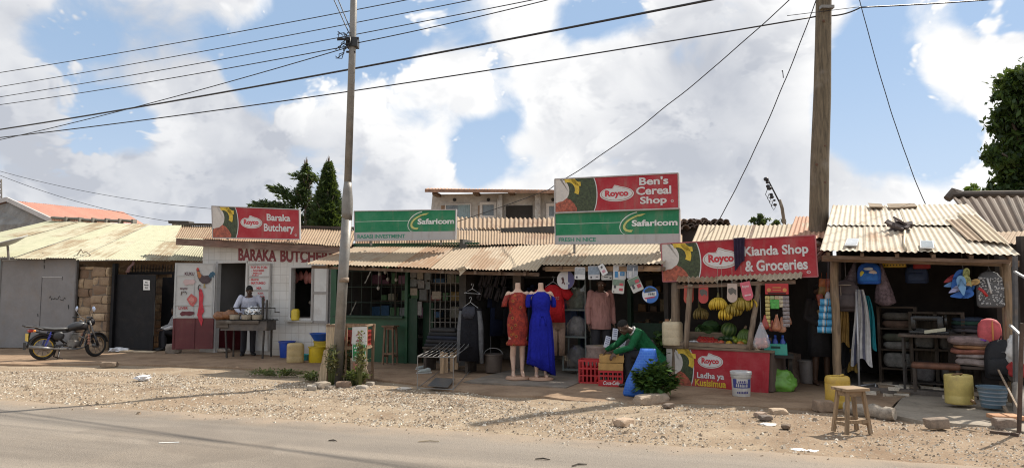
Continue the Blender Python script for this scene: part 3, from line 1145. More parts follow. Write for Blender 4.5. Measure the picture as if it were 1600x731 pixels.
co = t.add('ShaderNodeTexCoord').outputs['Object']
n1 = t.noise(co,5,8,.7)
n2 = t.noise(co,32,4,.65)
c = t.mix(tn,(0.20,0.13,0.085),(0.46,0.34,0.215))
c = t.mix(t.ramp(n1,.42,.7,0,.75),c,(0.20,0.13,0.085))
c = t.mix(t.ramp(n2,.5,.75,0,.5),c,(0.14,0.10,0.075))
t.put(b.inputs['Base Color'],c)
b.inputs['Roughness'].default_value = .93
bump(t,b,t.math('ADD',n1,t.math('MULTIPLY',n2,.5)),.035,.9)
M_BLOCK = m
def stone_panel(mb,s0,s1,y0,y1,z0,z1,ch=.24,bl=.36,r=random.Random(5)):
 z = z0
 row = 0
 while z<z1-.02:
  h = min(ch*r.uniform(.85,1.1),z1-z)
  s = s0-(bl*.5 if row%2 else 0)
  while s<s1-.02:
   w = bl*r.uniform(.7,1.35)
   a,e = max(s,s0),min(s+w,s1)
   if e-a>.04:
    q = r.uniform(-.035,.02)
    b2 = bmesh.new()
    bmesh.ops.create_cube(b2,size=1)
    bmesh.ops.subdivide_edges(b2,edges=b2.edges[:],cuts=3,use_grid_fill=True)
    cx,cz = (a+e)/2,z+h/2
    ti = r.random()
    old = mb.tint
    mb.tint = ti
    yy0,yy1 = y0+q,y1
    def fn(p,cx=cx,cz=cz,a=a,e=e,h=h,yy0=yy0,yy1=yy1):
     rnd = 1-.10*(abs(p.x*2)**6+abs(p.z*2)**6)
     x = cx+p.x*(e-a-.018)
     zz = cz+p.z*(h-.018)
     yv = (yy0+yy1)/2+p.y*(yy1-yy0)*(1 if p.y>0 else rnd)
     d = V(mnoise.noise(V(x*5,zz*5,1)),mnoise.noise(V(x*5,zz*5,7))*1.6,mnoise.noise(V(x*5,zz*5,4)))
     return V(x,yv,zz)+d*.022
    mb.merge(b2,fn)
    mb.tint = old
   s+=w
  z+=h
  row+=1
root = FG.thing('stone_wall','rough brown stone block pier between the grey gate and the black gate','wall')
mb = MB()
sA,sB,sC = FG.s(119),FG.s(147),FG.s(173)
stone_panel(mb,sA,sB,.06,.38,0,2.28,.25,.42)
stone_panel(mb,sB,sC,-.10,.30,0,2.26,.25,.40)
mb.build('stonework',M_BLOCK,root,40)
mb = MB()
mb.box(sA+.02,sB,.10,.34,0,2.25)
mb.box(sB,sC-.02,-.06,.28,0,2.23)
mb.build('mortar',plain((0.17,0.135,0.105),.95,.2,9,.02),root)
root = FG.thing('stone_pillar','narrow sunlit stone pillar just behind the black gate opening','pillar')
mb = MB()
p0 = FG.s(246,-.9)
stone_panel(mb,p0,p0+.36,.75,1.1,0,2.2,.22,.36,random.Random(8))
mb.build('stonework',M_BLOCK,root,40)
mb = MB()
mb.box(p0+.02,p0+.34,.78,1.08,0,2.19)
mb.build('mortar',plain((0.17,0.135,0.105),.95,.2,9,.02),root)
root = FG.thing('stone_lintel','weathered brown stone course above the black gate','wall')
mb = MB()
stone_panel(mb,FG.s(184,-.7),FG.s(284,-.7),.72,.98,2.06,2.36,.16,.30,random.Random(9))
mb.build('stonework',M_BLOCK,root,40)
m_grey = plain((0.195,0.188,0.19),.55,.14,1.8,.006,0.0,.28,name='grey_gate_paint')
root = FG.thing('metal_gate','plain grey sheet metal gate behind the motorcycle','gate')
s0,s1 = FG.s(2),FG.s(119)
mb = MB()
mb.box(s0,s1-.03,-.02,.02,.07,2.46)
mb.build('gate_panel',m_grey,root)
mb = MB()
mb.box(s0-.05,s0,-.03,.04,.03,2.5)
mb.box(s1-.03,s1+.01,-.03,.04,.03,2.46)
mb.box(s0,s1-.03,-.03,.035,2.46,2.50)
mb.build('gate_frame',plain((0.13,0.125,0.125),.6),root)
mb = MB()
w0,w1 = FG.s(66),FG.s(97)
mb.box(w0,w1,-.036,-.02,1.98,2.0)
mb.build('wicket_edge',plain((0.42,0.42,0.42),.5),root)
mb = MB()
mb.box(w0-.012,w0,-.026,-.019,.2,2.0)
mb.box(w1,w1+.01,-.026,-.019,1.9,2.0)
mb.build('wicket_gap',plain((0.07,0.07,0.07),.8),root)
mb = MB()
rs = random.Random(2)
q0 = FG.l(78,467)
for k in range(9):
 x = q0.x+k*.055
 z = q0.z+rs.uniform(-.03,.03)
 mb.tube([V(x,-.024,z),V(x+.03,-.024,z+rs.uniform(-.05,.06)),V(x+.06,-.024,z+rs.uniform(-.03,.05))],.008,4)
for(px,py,l)in((68,395,0),(70,404,.10),(70,414,.08),(108,476,.09),(60,490,.05)):
 q = FG.l(px,py)
 mb.tube([V(q.x,-.024,q.z),V(q.x+.01,-.024,q.z-l-.02)],.012,4)
mb.build('scrawl',plain((0.045,0.045,0.045),.8),root)
root = FG.thing('blue_wall','strip of pale blue painted wall at the far left edge','wall')
mb = MB()
mb.box(s0-2.6,s0-.07,.0,.18,0,2.45)
mb.build('plaster',plain((0.25,0.40,0.47),.85,.2,3,.01,dirt=.3),root)
m_blk = plain((0.012,0.012,0.014),.6,.25,4,0.002,0,.06,name='black_gate_paint',spec=.2)
root = FG.thing('black_gate','tall black sheet metal gate with spiked top and a small white notice','gate')
gz = 2.06
ga,gb = FG.s(181,-.0),FG.s(243,.25)
mb = MB()
mb.hexa([V(ga,.02,.03),V(gb,-.27,.03),V(gb,-.24,.03),V(ga,.06,.03),V(ga,.02,gz),V(gb,-.27,gz-.03),V(gb,-.24,gz-.03),V(ga,.06,gz)])
mb.build('gate_leaf',m_blk,root)
mb = MB()
mb.box(ga-.09,ga-.01,-.06,.08,0,2.34)
gc0 = FG.s(258,-.55)
mb.build('gate_post',m_blk,root)
mb = MB()
gl1 = FG.s(279,-.45)
mb.box(gc0,gl1,.42,.46,.05,1.98)
mb.build('gate_leaf',m_blk,root)
mb = MB()
mb.box(gb+.0,gl1,.40,.44,1.98,2.13)
mb.box(ga,gb,.40,.44,2.06,2.13)
mb.build('top_rail',m_blk,root)
mb = MB()
ns = 17
for k in range(ns):
 x = ga+(gl1-ga)*(k+.5)/ns
 mb.tube([V(x,.42,2.1),V(x+rng.uniform(-.01,.01),.42,2.26),V(x,.42,2.33)],[.014,.012,.003],5)
mb.build('spikes',m_blk,root)
def fgate(px,py,n=0):
 p = FG.l(px,py,.1)
 u = (p.x-ga)/(gb-ga)
 return V(p.x,.02-.29*u-n,p.z)
mb = MB()
q = [fgate(228,437,.012),fgate(240,438,.012),fgate(240,453,.012),fgate(228,453,.012)]
mb.poly(q,V(.0,-.006,0))
mb.build('notice',plain((0.72,0.71,0.69),.6,.05),root)
mb = MB()
P_ = Patch(q[0],q[1],q[2],q[3])
for k,(a,e_)in enumerate(((.30,.70),(.18,.82),(.25,.75))):
 x = a
 while x<e_-.04:
  w = rng.uniform(.05,.13)
  y = .70-k*.26
  mb.poly([P_.p(u,v)+V(.001,-.012,0)for u,v in((x,y),(min(e_,x+w),y),(min(e_,x+w),y+rng.uniform(.09,.16)),(x,y+.13))])
  x+=w+.035
mb.build('notice_text',plain((0.06,0.06,0.06),.7),root)
mb = MB()
q = fgate(206,420,.02)
mb.loft([(q+V(-.12,0,-.10),V(.06,0,0),V(0,.01,0)),(q+V(-.05,-.01,0.05),V(.05,0,0),V(0,.012,0)),(q+V(.04,-.01,.12),V(.05,0,0),V(0,.012,0)),(q+V(.06,0,.24),V(.02,0,0),V(0,.01,0))],8)
o = mb.build('hung_rag',plain((0.20,0.12,0.12),.9),None,True)
o.location = FG.o
o.rotation_euler = (0,0,FG.ang)
tag(o,'small faded rag hung over the top of the black gate','rag')
dY = 19.0
c0 = at(12,384,dY)
root = thing('satellite_dish','tilted grey satellite dish edge on above the grey gate','satellite dish',V(c0.x,c0.y,c0.z-.35))
mb = MB()
ax = V(-.25,-.25,.93).normalized()
qd = UP.rotation_difference(ax).to_matrix().to_4x4()
mt = Matrix.Translation(c0)@qd
mb.lathe([(.02,.0),(.2,.02),(.42,.085),(.52,.13),(.515,.145),(.40,.10),(.02,.02)],28,(0,0,0))
for v in mb.bm.verts:
 v.co = mt@v.co
mb.build('reflector',plain((0.42,0.42,0.40),.5,.1,dirt=.3),root,True,world=True)
mb = MB()
mb.rod(c0,c0+V(.02,.05,-.42),.03)
mb.rod(c0+V(-.12,0,-.40),c0+V(.25,.05,-.38),.02)
mb.build('mount',M_STEEL,root,world=True)
root = thing('stick_aerial','bent pale stick aerial lying on the pale green roof edge','aerial',at(120,400,19.3))
mb = MB()
for a,e_ in(((118,402),(127,389)),((127,389),(130,395)),((130,395),(135,393)),((135,393),(146,402))):
 mb.rod(at(*a,19.2),at(*e_,19.2),.018)
mb.build('rod',plain((0.45,0.38,0.28),.8),root,world=True)
root = thing('roof_vent','small dark slab topped vent behind the pale green roof','vent',plan(281,27))
mb = MB()
q = at(281,349,27)
mb.box(q.x-.3,q.x-.1,q.y,q.y+.3,2.5,q.z)
mb.box(q.x+.1,q.x+.3,q.y,q.y+.3,2.5,q.z)
mb.build('stack',plain((0.30,0.28,0.25),.9),root,world=True)
mb = MB()
mb.box(q.x-.42,q.x+.38,q.y-.1,q.y+.4,q.z,q.z+.10,j=.02)
mb.build('cap',plain((0.06,0.055,0.05),.9),root,world=True)
# ------ motorcycle
mp = gnd(66,562,.05)
root = thing('motorcycle','black motorcycle with yellow wheel rim parked by the grey gate','motorcycle',mp,RAD(49))
SCL = .88
root.scale = (SCL,)*3
WB = 1.24
Mrub = plain((0.018,0.018,0.018),.85,.2,20)
Mblk = plain((0.022,0.022,0.025),.35,.2,6,dirt=.15)
Mchr = plain((0.16,0.155,0.15),.4,.3,10,0,.6,.5)
Myel = plain((0.62,0.40,0.03),.5,.15,8,0,0,.3)
Mseat = plain((0.035,0.035,0.037),.5,.2,8)
def wheel(cx,r,rim_mat,steer=0.0):
 m = Matrix.Translation(V(cx,0,r))@Matrix.Rotation(steer,4,'Z')
 b = MB()
 N = 32
 rings = []
 for k in range(N):
  a = 2*math.pi*k/N
  rings.append([m@V((r-.048+.048*math.cos(t_))*math.cos(a),.045*math.sin(t_),(r-.048+.048*math.cos(t_))*math.sin(a))for t_ in[2*math.pi*j/10 for j in range(10)]])
 rings.append(rings[0])
 b.rings(rings,caps=False)
 bmesh.ops.remove_doubles(b.bm,verts=b.bm.verts,dist=1e-5)
 ty = b.build('tyre',Mrub,root,True)
 w = MB()
 rings = []
 for k in range(N):
  a = 2*math.pi*k/N
  rings.append([m@V(q*math.cos(a),y,q*math.sin(a))for q,y in((r-.062,-.035),(r-.062,.035),(r-.095,.03),(r-.095,-.03))])
 rings.append(rings[0])
 w.rings(rings,caps=False)
 bmesh.ops.remove_doubles(w.bm,verts=w.bm.verts,dist=1e-5)
 w.build('rim',rim_mat,ty,40)
 h = MB()
 h.tube([m@V(0,-.07,0),m@V(0,.07,0)],.065,14)
 for k in range(18):
  a = 2*math.pi*k/18
  s_ = 1 if k%2 else-1
  h.rod(m@V(.05*math.cos(a),s_*.05,.05*math.sin(a)),m@V((r-.09)*math.cos(a+.25*s_),0,(r-.09)*math.sin(a+.25*s_)),.004,4)
 h.build('hub',Mchr,ty)
wheel(0,.31,Myel)
wheel(WB,.31,plain((0.25,0.17,0.10),.6),.35)
fx = WB
mb = MB()
for y in(-.10,.10):
 mb.tube([V(.55,y,.36),V(.25,y,.62),V(-.15,y,.72)],.016,6)
 mb.tube([V(0,y,.31),V(.45,y*.8,.36),V(.85,y*.5,.30),V(1.0,y*.3,.80)],.018,6)
mb.tube([V(.1,0,.70),V(.55,0,.70),V(.98,0,.86)],.022,6)
mb.build('frame',Mblk,root,True)
mb = MB()
sx = V(math.cos(.35),math.sin(.35),0)
sy = V(-math.sin(.35),math.cos(.35),0)
for k in(-1,1):
 mb.tube([V(fx,0,.31)+sy*k*.085,V(fx-.10,0,.58)+sy*k*.085,V(fx-.24,0,.98)+sy*k*.085],[.030,.026,.022],8)
mb.build('fork',Mchr,root,True)
mb = MB()
for k in(-1,1):
 mb.tube([V(fx,0,.31)+sy*k*.085,V(fx-.09,0,.56)+sy*k*.085],.036,8)
mb.build('fork_boot',Mblk,root,True)
mb = MB()
rings = []
for k in range(13):
 a = RAD(10+130*k/12)
 c_ = V(fx,0,.31)+sx*math.cos(a)*.345+UP*math.sin(a)*.345
 rad = sx*math.cos(a)+UP*math.sin(a)
 rings.append([c_-sy*.06-rad*.03,c_-sy*.04+rad*.01,c_+sy*.04+rad*.01,c_+sy*.06-rad*.03,c_+sy*.04-rad*.0,c_-sy*.04-rad*.0])
mb.rings(rings)
mb.build('front_mudguard',Mblk,root,True)
mb = MB()
rings = []
for k in range(15):
 a = RAD(25+150*k/14)
 rad = V(math.cos(a),0,math.sin(a))
 c_ = V(0,0,.31)+rad*.365
 rings.append([c_+V(0,-.075,0)-rad*.05,c_+V(0,-.05,0)+rad*.01,c_+V(0,.05,0)+rad*.01,c_+V(0,.075,0)-rad*.05,c_+V(0,.05,0)-rad*.003,c_+V(0,-.05,0)-rad*.003])
mb.rings(rings)
mb.build('rear_mudguard',Mblk,root,True)
mb = MB()
mb.loft([(V(.50,0,.77),V(0,.06,0),V(0,0,.05)),(V(.56,0,.80),V(0,.115,0),V(0,0,.085)),(V(.70,0,.835),V(0,.145,0),V(0,0,.115)),(V(.86,0,.85),V(0,.15,0),V(0,0,.125)),(V(.97,0,.84),V(0,.11,0),V(0,0,.10)),(V(1.02,0,.83),V(0,.05,0),V(0,0,.06))],18,sq=2.5)
mb.build('fuel_tank',Mblk,root,True)
mb = MB()
mb.lathe([(.03,0),(.035,.015),(.02,.025)],12,(.84,0,.97))
mb.build('fuel_cap',Mchr,root,True)
mb = MB()
mb.loft([(V(.56,0,.79),V(0,.09,0),V(0,0,.035)),(V(.42,0,.775),V(0,.13,0),V(0,0,.05)),(V(.20,0,.775),V(0,.14,0),V(0,0,.05)),(V(0,0,.80),V(0,.135,0),V(0,0,.055)),(V(-.14,0,.825),V(0,.12,0),V(0,0,.05)),(V(-.20,0,.83),V(0,.06,0),V(0,0,.02))],16,sq=3)
mb.build('seat',Mseat,root,True)
mb = MB()
mb.rbox(-.42,-.18,-.13,.13,.845,.885,.02)
for y in(-.12,.12):
 mb.tube([V(-.05,y,.79),V(-.22,y,.85),V(-.44,y,.88),V(-.46,y*.3,.90)],.014,6)
mb.build('rear_rack',Mblk,root,40)
mb = MB()
mb.rbox(-.35,-.24,-.08,.08,.72,.80,.02)
mb.build('tail_light',plain((0.35,0.02,0.015),.25,.1),root,40)
for y in(-.17,.17):
 mb = MB()
 mb.ball(V(-.25,y,.755),.035,.03,.03)
 mb.rod(V(-.25,y*.5,.755),V(-.25,y,.755),.01)
 mb.build('indicator',plain((0.65,0.22,0.03),.3),root,True)
mb = MB()
mb.box(-.375,-.365,-.11,.11,.50,.69)
mb.build('number_plate',plain((0.58,0.42,0.05),.5,.12,dirt=.2),root)
mb = MB()
mb.hexa([V(-.36,-.06,.40),V(-.34,.06,.40),V(-.33,.06,.40),V(-.35,-.06,.40),V(-.32,-.07,.72),V(-.32,.07,.72),V(-.30,.07,.72),V(-.30,-.07,.72)])
mb.box(-.42,-.40,-.08,.08,.28,.46)
mb.build('mud_flap',Mrub,root)
for y in(-.12,.12):
 mb = MB()
 for k in range(9):
  c_ = V(.02+.012*k,y,.36+.036*k)
  mb.tube([c_,c_+V(.006,0,.018)],.028,8)
 mb.rod(V(.0,y,.31),V(.13,y,.72),.014)
 mb.build('shock_absorber',plain((0.04,0.05,0.30),.4),root)
for y in(-.12,.12):
 mb = MB()
 mb.loft([(V(.30,y,.60),V(.13,0,.0),V(0,0,.11)),(V(.32,y*1.12,.60),V(.12,0,0),V(0,0,.10)),(V(.32,y*1.18,.60),V(.09,0,0),V(0,0,.07))],14,sq=3)
 mb.build('side_cover',Mblk,root,True)
mb = MB()
mb.rbox(.50,.82,-.13,.13,.30,.48,.05,3)
for k in range(7):
 z = .48+k*.025
 mb.rbox(.58+k*.008,.78+k*.008,-.10,.10,z,z+.014,.006,1)
mb.rbox(.66,.80,-.06,.06,.46,.67,.02)
mb.tube([V(.60,-.13,.39),V(.60,-.17,.39)],.10,18)
mb.tube([V(.60,.13,.39),V(.60,.17,.39)],.10,18)
mb.build('engine',Mchr,root,35)
mb = MB()
mb.tube([V(.80,-.08,.58),V(.96,-.10,.50),V(.92,-.12,.28),V(.70,-.15,.24),V(.40,-.15,.26),V(.05,-.17,.29)],[.02,.022,.022,.024,.026,.028],8)
mb.tube([V(.18,-.17,.285),V(.02,-.175,.30),V(-.36,-.18,.36)],[.03,.05,.048],10)
mb.build('exhaust',Mchr,root,True)
mb = MB()
hb = V(fx-.25,0,1.0)
mb.tube([hb+sy*-.36+V(-.10,0,.06),hb+sy*-.22+V(-.03,0,.07),hb+sy*-.06,hb+sy*.06,hb+sy*.22+V(-.03,0,.07),hb+sy*.36+V(-.10,0,.06)],.012,8)
hbar = mb.build('handlebar',Mchr,root,True)
for k in(-1,1):
 mb = MB()
 mb.tube([hb+sy*k*.24+V(-.04,0,.068),hb+sy*k*.37+V(-.105,0,.06)],.02,8)
 mb.build('grip',Mrub,hbar,True)
for k,tl in((-1,.1),(1,-.1)):
 mb = MB()
 base = hb+sy*k*.22+V(-.02,0,.07)
 mc = base+sy*k*.10+V(-.03,0,.22)
 mb.rod(base,mc-V(0,0,.07),.007)
 o = mb.build('mirror',Mblk,root)
 mb = MB()
 mb.ball(mc,.015,.055,.075,14,8,Matrix.Rotation(.35+tl,4,'Z')@Matrix.Rotation(.3*k,4,'X'))
 mb.build('mirror_glass',plain((0.42,0.48,0.62),.12,.05,3,0,.6),o,True)
mb = MB()
hl = V(fx-.12,.04,.93)
mb.lathe([(.02,-.10),(.07,-.08),(.095,.0),(.10,.03)],16,hl,Matrix.Rotation(.35,4,'Z')@Matrix.Rotation(RAD(90),4,'Y'))
h = mb.build('headlight',Mblk,root,True)
mb = MB()
mb.ball(hl+sx*.035,.02,.09,.09,14,8,Matrix.Rotation(.35,4,'Z'))
mb.build('lens',plain((0.55,0.55,0.5),.1,.05),h,True)
mb = MB()
mb.rbox(fx-.24,fx-.13,-.09,.09,1.02,1.09,.02)
mb.build('speedometer',Mblk,root,40)
mb = MB()
for y in(-1,1):
 mb.tube([V(.95,y*.05,.68),V(1.02,y*.22,.62),V(1.02,y*.26,.44),V(.92,y*.16,.30)],.014,6)
mb.build('crash_guard',Mchr,root,True)
mb = MB()
for y in(-1,1):
 for k in range(4):
  mb.tube([V(1.0,y*.25,.62-.07*k),V(.97,y*.235,.575-.07*k)],.034,7,wob=.12)
mb.build('guard_wrap',plain((0.33,0.17,0.12),.9,.4,12),root,True)
mb = MB()
mb.tube([V(.36,-.12,.33),V(.30,-.17,.06),V(.42,-.20,.01)],.018,6)
mb.tube([V(.36,.12,.33),V(.30,.17,.06),V(.42,.20,.01)],.018,6)
mb.rod(V(.36,-.14,.33),V(.36,.14,.33),.02)
mb.build('centre_stand',Mblk,root,True)
mb = MB()
for y in(-1,1):
 mb.rod(V(.56,y*.12,.31),V(.56,y*.30,.31),.02)
mb.build('footrest',Mrub,root)
def rock(name,label,p,rx,ry,rz,rot=0,col=(0.30,0.24,0.19),seed=1,cat_='rock'):
 b = MB()
 M_ = Matrix.Rotation(rot,4,'Z')
 rings = []
 r_ = random.Random(seed)
 ic = bmesh.new()
 bmesh.ops.create_icosphere(ic,subdivisions=3,radius=1)
 def fn(q):
  k = 1+.22*mnoise.noise(q*1.3+V(seed*3.1,0,0))+.10*mnoise.noise(q*3.5+V(seed,5,0))
  q = V(max(-.78,min(.78,q.x*k*1.1)),max(-.8,min(.8,q.y*k*1.1)),max(-.7,min(.72,q.z*k)))
  return M_@V(q.x*rx*1.2,q.y*ry*1.2,q.z*rz*1.3+rz*.8)
 b.merge(ic,fn)
 o = b.build(name,plain(col,.92,.3,9,.02,dirt=.25),None,30)
 o.location = p
 return tag(o,label,cat_)
rock('boulder','rounded stone propping the foot of the painted butchery door',gnd(271,551,.05),.18,.15,.13,.3,(0.24,0.20,0.165),2)
rock('broken_stone','dark broken stone lying in the dirt before the black gate',gnd(171,572,.03),.16,.10,.055,.2,(0.24,0.18,0.13),3)
rock('flat_stone','pale flat stone at the threshold of the butchery doorway',gnd(340,549,.06),.36,.12,.05,-.3,(0.38,0.32,0.26),4)
def scrap(px,py,r,label,col=(0.70,0.70,0.72),seed=1,name='plastic_scrap',z=.0,hz=.35):
 b = MB()
 ic = bmesh.new()
 bmesh.ops.create_icosphere(ic,subdivisions=3,radius=1)
 def fn(q):
  k = 1+.5*mnoise.noise(q*1.9+V(seed*2.3,0,0))+.3*mnoise.noise(q*4.2+V(seed,9,0))
  return V(q.x*k*r*1.3,q.y*k*r,(q.z*k+.7)*r*hz)
 b.merge(ic,fn)
 o = b.build(name,plain(col,.5,.12),None,25)
 o.location = gnd(px,py,z)
 return tag(o,label,'litter')
scrap(186,549,.17,'crumpled white plastic bag at the foot of the black gate',seed=3,z=.05)
b = MB()
b.rbox(-.5,.5,-.07,.07,0,.05,.02)
o = tag(b.build('timber_offcut',wood((0.50,0.40,0.28),axis=0),None,40),'pale timber offcut lying along the black gate threshold','timber')
o.location = gnd(215,550.5,.05)
o.rotation_euler = (0,0,-.22)
scrap(224,593,.10,'crushed white cup lying on the gravel verge',(0.62,0.62,0.63),5,z=.04,hz=.5)
# ------ butchery
FB = Fr(315,18.3,520,16.6)
def tile_mat():
 m,t,b = new_mat('white_wall_tile')
 co = t.add('ShaderNodeTexCoord').outputs['Object']
 sp = t.add('ShaderNodeSeparateXYZ')
 t.put(sp.inputs[0],co)
 v = t.combine(sp.outputs[0],sp.outputs[2],0.0)
 br = t.add('ShaderNodeTexBrick',offset=0.0)
 t.put(br.inputs['Vector'],v)
 br.inputs['Scale'].default_value = 1.0
 br.inputs['Brick Width'].default_value = 0.20
 br.inputs['Row Height'].default_value = 0.20
 br.inputs['Mortar Size'].default_value = 0.006
 br.inputs['Color1'].default_value = (0.62,0.61,0.585,1)
 br.inputs['Color2'].default_value = (0.56,0.55,0.525,1)
 br.inputs['Mortar'].default_value = (0.41,0.39,0.365,1)
 n = t.noise(co,2.0,7,.66)
 col = t.mix(t.ramp(n,.45,.75,0,.5),br.outputs['Color'],(0.36,0.32,0.27))
 low = t.ramp(t.math('ADD',sp.outputs[2],t.math('MULTIPLY',n,.5)),0.3,0.75,0.55,0.0)
 col = t.mix(low,col,(0.33,0.27,0.21))
 t.put(b.inputs['Base Color'],col)
 b.inputs['Roughness'].default_value = .3
 bump(t,b,br.outputs['Fac'],0.004,-0.5)
 return m
M_TILE = tile_mat()
M_PLAST = plain((0.30,0.285,0.265),.85,.15,2,.004,dirt=.25,name='plaster')
M_MAROON = plain((0.115,0.018,0.022),.5,.18,3,0,0,.2,name='maroon_paint')
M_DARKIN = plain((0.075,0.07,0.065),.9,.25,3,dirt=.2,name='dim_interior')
M_WHITEP = plain((0.55,0.545,0.53),.5,.07,3,0,0,.25,name='white_paint')
M_RAFT = wood((0.16,0.10,0.065),axis=0,name='rafter')
M_CORR = corrugated()
M_CORR2 = corrugated((0.33,0.235,0.15),(0.29,0.22,0.155),(0.19,0.105,0.06),.75,'rusty_sheet')
M_CORR3 = corrugated((0.43,0.345,0.24),(0.40,0.335,0.25),(0.25,0.155,0.09),.45,'pale_sheet')
root = FB.thing('butcher_shop','white tiled butchery with maroon hand lettering under a rusty fascia','shop')
L = FB.L
sd0,sd1 = FB.s(337),FB.s(386)
zd = FB.z(360,408)
wx0,wx1 = FB.s(454),FB.s(489)
wz0,wz1 = FB.z(470,498),FB.z(470,417)
zt = FB.z(315,379)+.12
zt2 = FB.z(520,387)+.12
T = .16
mb = MB()
mb.box(0,sd0,0,T,0,zd)
mb.box(sd1,wx0,0,T,0,zd)
mb.hexa([V(0,0,zd),V(L,0,zd),V(L,T,zd),V(0,T,zd),V(0,0,zt),V(L,0,zt2),V(L,T,zt2),V(0,T,zt)])
mb.box(wx0,wx1,0,T,0,wz0)
mb.box(wx0,wx1,0,T,wz1,zd)
mb.box(wx1,L,0,T,0,zd)
mb.build('front_wall',M_TILE,root)
mb = MB()
mb.box(-.0,T,T,3.2,0,zt)
mb.box(L-T,L,T,3.2,0,zt2)
mb.box(0,L,3.2,3.4,0,zt)
mb.build('wall',M_PLAST,root)
mb = MB()
mb.hexa([V(T,T,zt-.12),V(L-T,T,zt2-.12),V(L-T,3.2,zt2-.12),V(T,3.2,zt-.12),V(T,T,zt-.08),V(L-T,T,zt2-.08),V(L-T,3.2,zt2-.08),V(T,3.2,zt-.08)])
mb.build('ceiling',M_PLAST,root)
mb = MB()
mb.box(sd1-.02,sd1+.08,T+.01,3.2,0,zt2-.13)
mb.box(sd0-.2,sd0-.08,T+.01,3.2,.95,zt-.3)
mb.box(sd0-.08,sd1,1.05,1.15,.95,zt2-.13)
mb.build('partition',plain((0.165,0.16,0.155),.85,.1,2),root)
mb = MB()
mb.box(sd0-.2,sd0-.07,T+.01,3.2,0.06,.95)
mb.box(sd0-.07,sd1-.03,1.04,1.15,0.06,.95)
mb.build('dado',M_MAROON,root)
mb = MB()
mb.box(sd0+.0,sd0+.06,-.015,.10,0,zd)
mb.box(sd1-.05,sd1,-.015,.10,0,zd)
mb.box(sd0,sd1,-.015,.10,zd-.05,zd)
mb.build('door_frame',M_WHITEP,root)
oh = .42
ea,eb = FB.l(276,373,oh),FB.l(552,386.5,oh)
ra,rb = FB.loc(at(284,352,19.5)),FB.loc(at(560,359,18.0))
mb = MB()
corr(mb,ea+V(0,-.05,.02),eb+V(0,-.05,.02),rb,ra,.076,.012,.8,1,jit=.008,rag=.03,seed=21)
mb.build('roof',M_CORR2,root,normals=False)
mb = MB()
mb.bar(ea+V(0,0,-.075),eb+V(0,0,-.075),.035,.17)
mb.build('fascia',wood((0.17,0.105,0.08),axis=0),root)
mb = MB()
mb.poly([ea+V(.02,.06,-.15),eb+V(-.02,.06,-.15),V(eb.x,.02,eb.z-.13),V(ea.x,.02,ea.z-.13)],V(0,0,.02))
mb.build('soffit',plain((0.20,0.16,0.13),.8),root)
mb = MB()
mb.bar(ra+V(-.1,0,.04),rb+V(0,0,.04),.22,.05)
mb.build('ridge_cap',plain((0.07,0.06,0.05),.9,.3),root)
mb = MB()
def fb_text(mb,s,x0,x1,y0,y1,n=.004,bold=.05,dy=0.0):
 a,b_ = FB.l(x0,y1),FB.l(x1,y0)
 a2,b2 = FB.l(x0,y1),FB.l(x1,y1+dy)
 P = Patch(FB.l(x0,y0),FB.l(x1,y0+dy),FB.l(x1,y1+dy),FB.l(x0,y1))
 mb.text(s,lambda u,v,k:P.p(u,v)+V(0,-n,0),0,1,0,1,bold)
 return P
P1 = fb_text(mb,'BARAKA',372.5,432,388,407,bold=.045,dy=1.5)
P2 = fb_text(mb,'BUTCHERY',438,525,389.7,409,bold=.045,dy=2.2)
for P,us in((P1,(.04,.075,.21,.30,.385,.47,.56,.66,.72,.86,.95)),(P2,(.035,.18,.28,.41,.60,.70,.80))):
 for u in us:
  for v in(.02,.98):
   if rng.random()<.8:
    mb.poly([P.p(u-.028,v-.035)+V(0,-.007,0),P.p(u+.028,v-.035)+V(0,-.007,0),P.p(u+.028,v+.035)+V(0,-.007,0),P.p(u-.028,v+.035)+V(0,-.007,0)])
mb.build('lettering',plain((0.20,0.022,0.030),.5,.2,8),root)
wf = MB()
for(x0,x1,z0,z1)in((wx0-.03,wx0+.03,wz0-.03,wz1+.03),(wx1-.03,wx1+.03,wz0-.03,wz1+.03),(wx0+.03,wx1-.03,wz1-.02,wz1+.03),(wx0+.03,wx1-.03,wz0-.03,wz0+.02)):
 wf.box(x0,x1,-.03,.06,z0,z1)
win = wf.build('window',M_WHITEP,root)
mb = MB()
mb.box(wx0-.08,wx1+.1,-.12,.05,wz0-.07,wz0-.032)
mb.build('sill',plain((0.40,0.38,0.35),.8),win)
mb = MB()
hx = wx1+.035
sw = FB.s(516)-hx
mb.box(hx,hx+sw,-.07,-.045,wz0-.08,wz1+.02)
sh = mb.build('shutter',M_WHITEP,root)
mb = MB()
for z in(wz0-.06,(wz0+wz1)/2,wz1):
 mb.box(hx,hx+sw,-.085,-.071,z-.028,z+.028)
for x in(hx+.02,hx+sw-.02):
 mb.box(x-.028,x+.028,-.088,-.071,wz0-.08,wz1+.02)
mb.build('shutter_frame',plain((0.27,0.25,0.235),.5),sh)
mb = MB()
mb.box(wx0+.03,wx1+.15,1.6,1.65,0,2.6)
mb.build('inner_wall',plain((0.26,0.215,0.19),.9),root)
mb = MB()
mb.box(wx0-.1,wx1+.3,.45,.9,wz0-.02,wz0+.03)
mb.box(wx0+.1,wx1,.55,.6,wz0+.35,wz0+.42)
mb.build('counter',plain((0.20,0.17,0.15),.6),root)
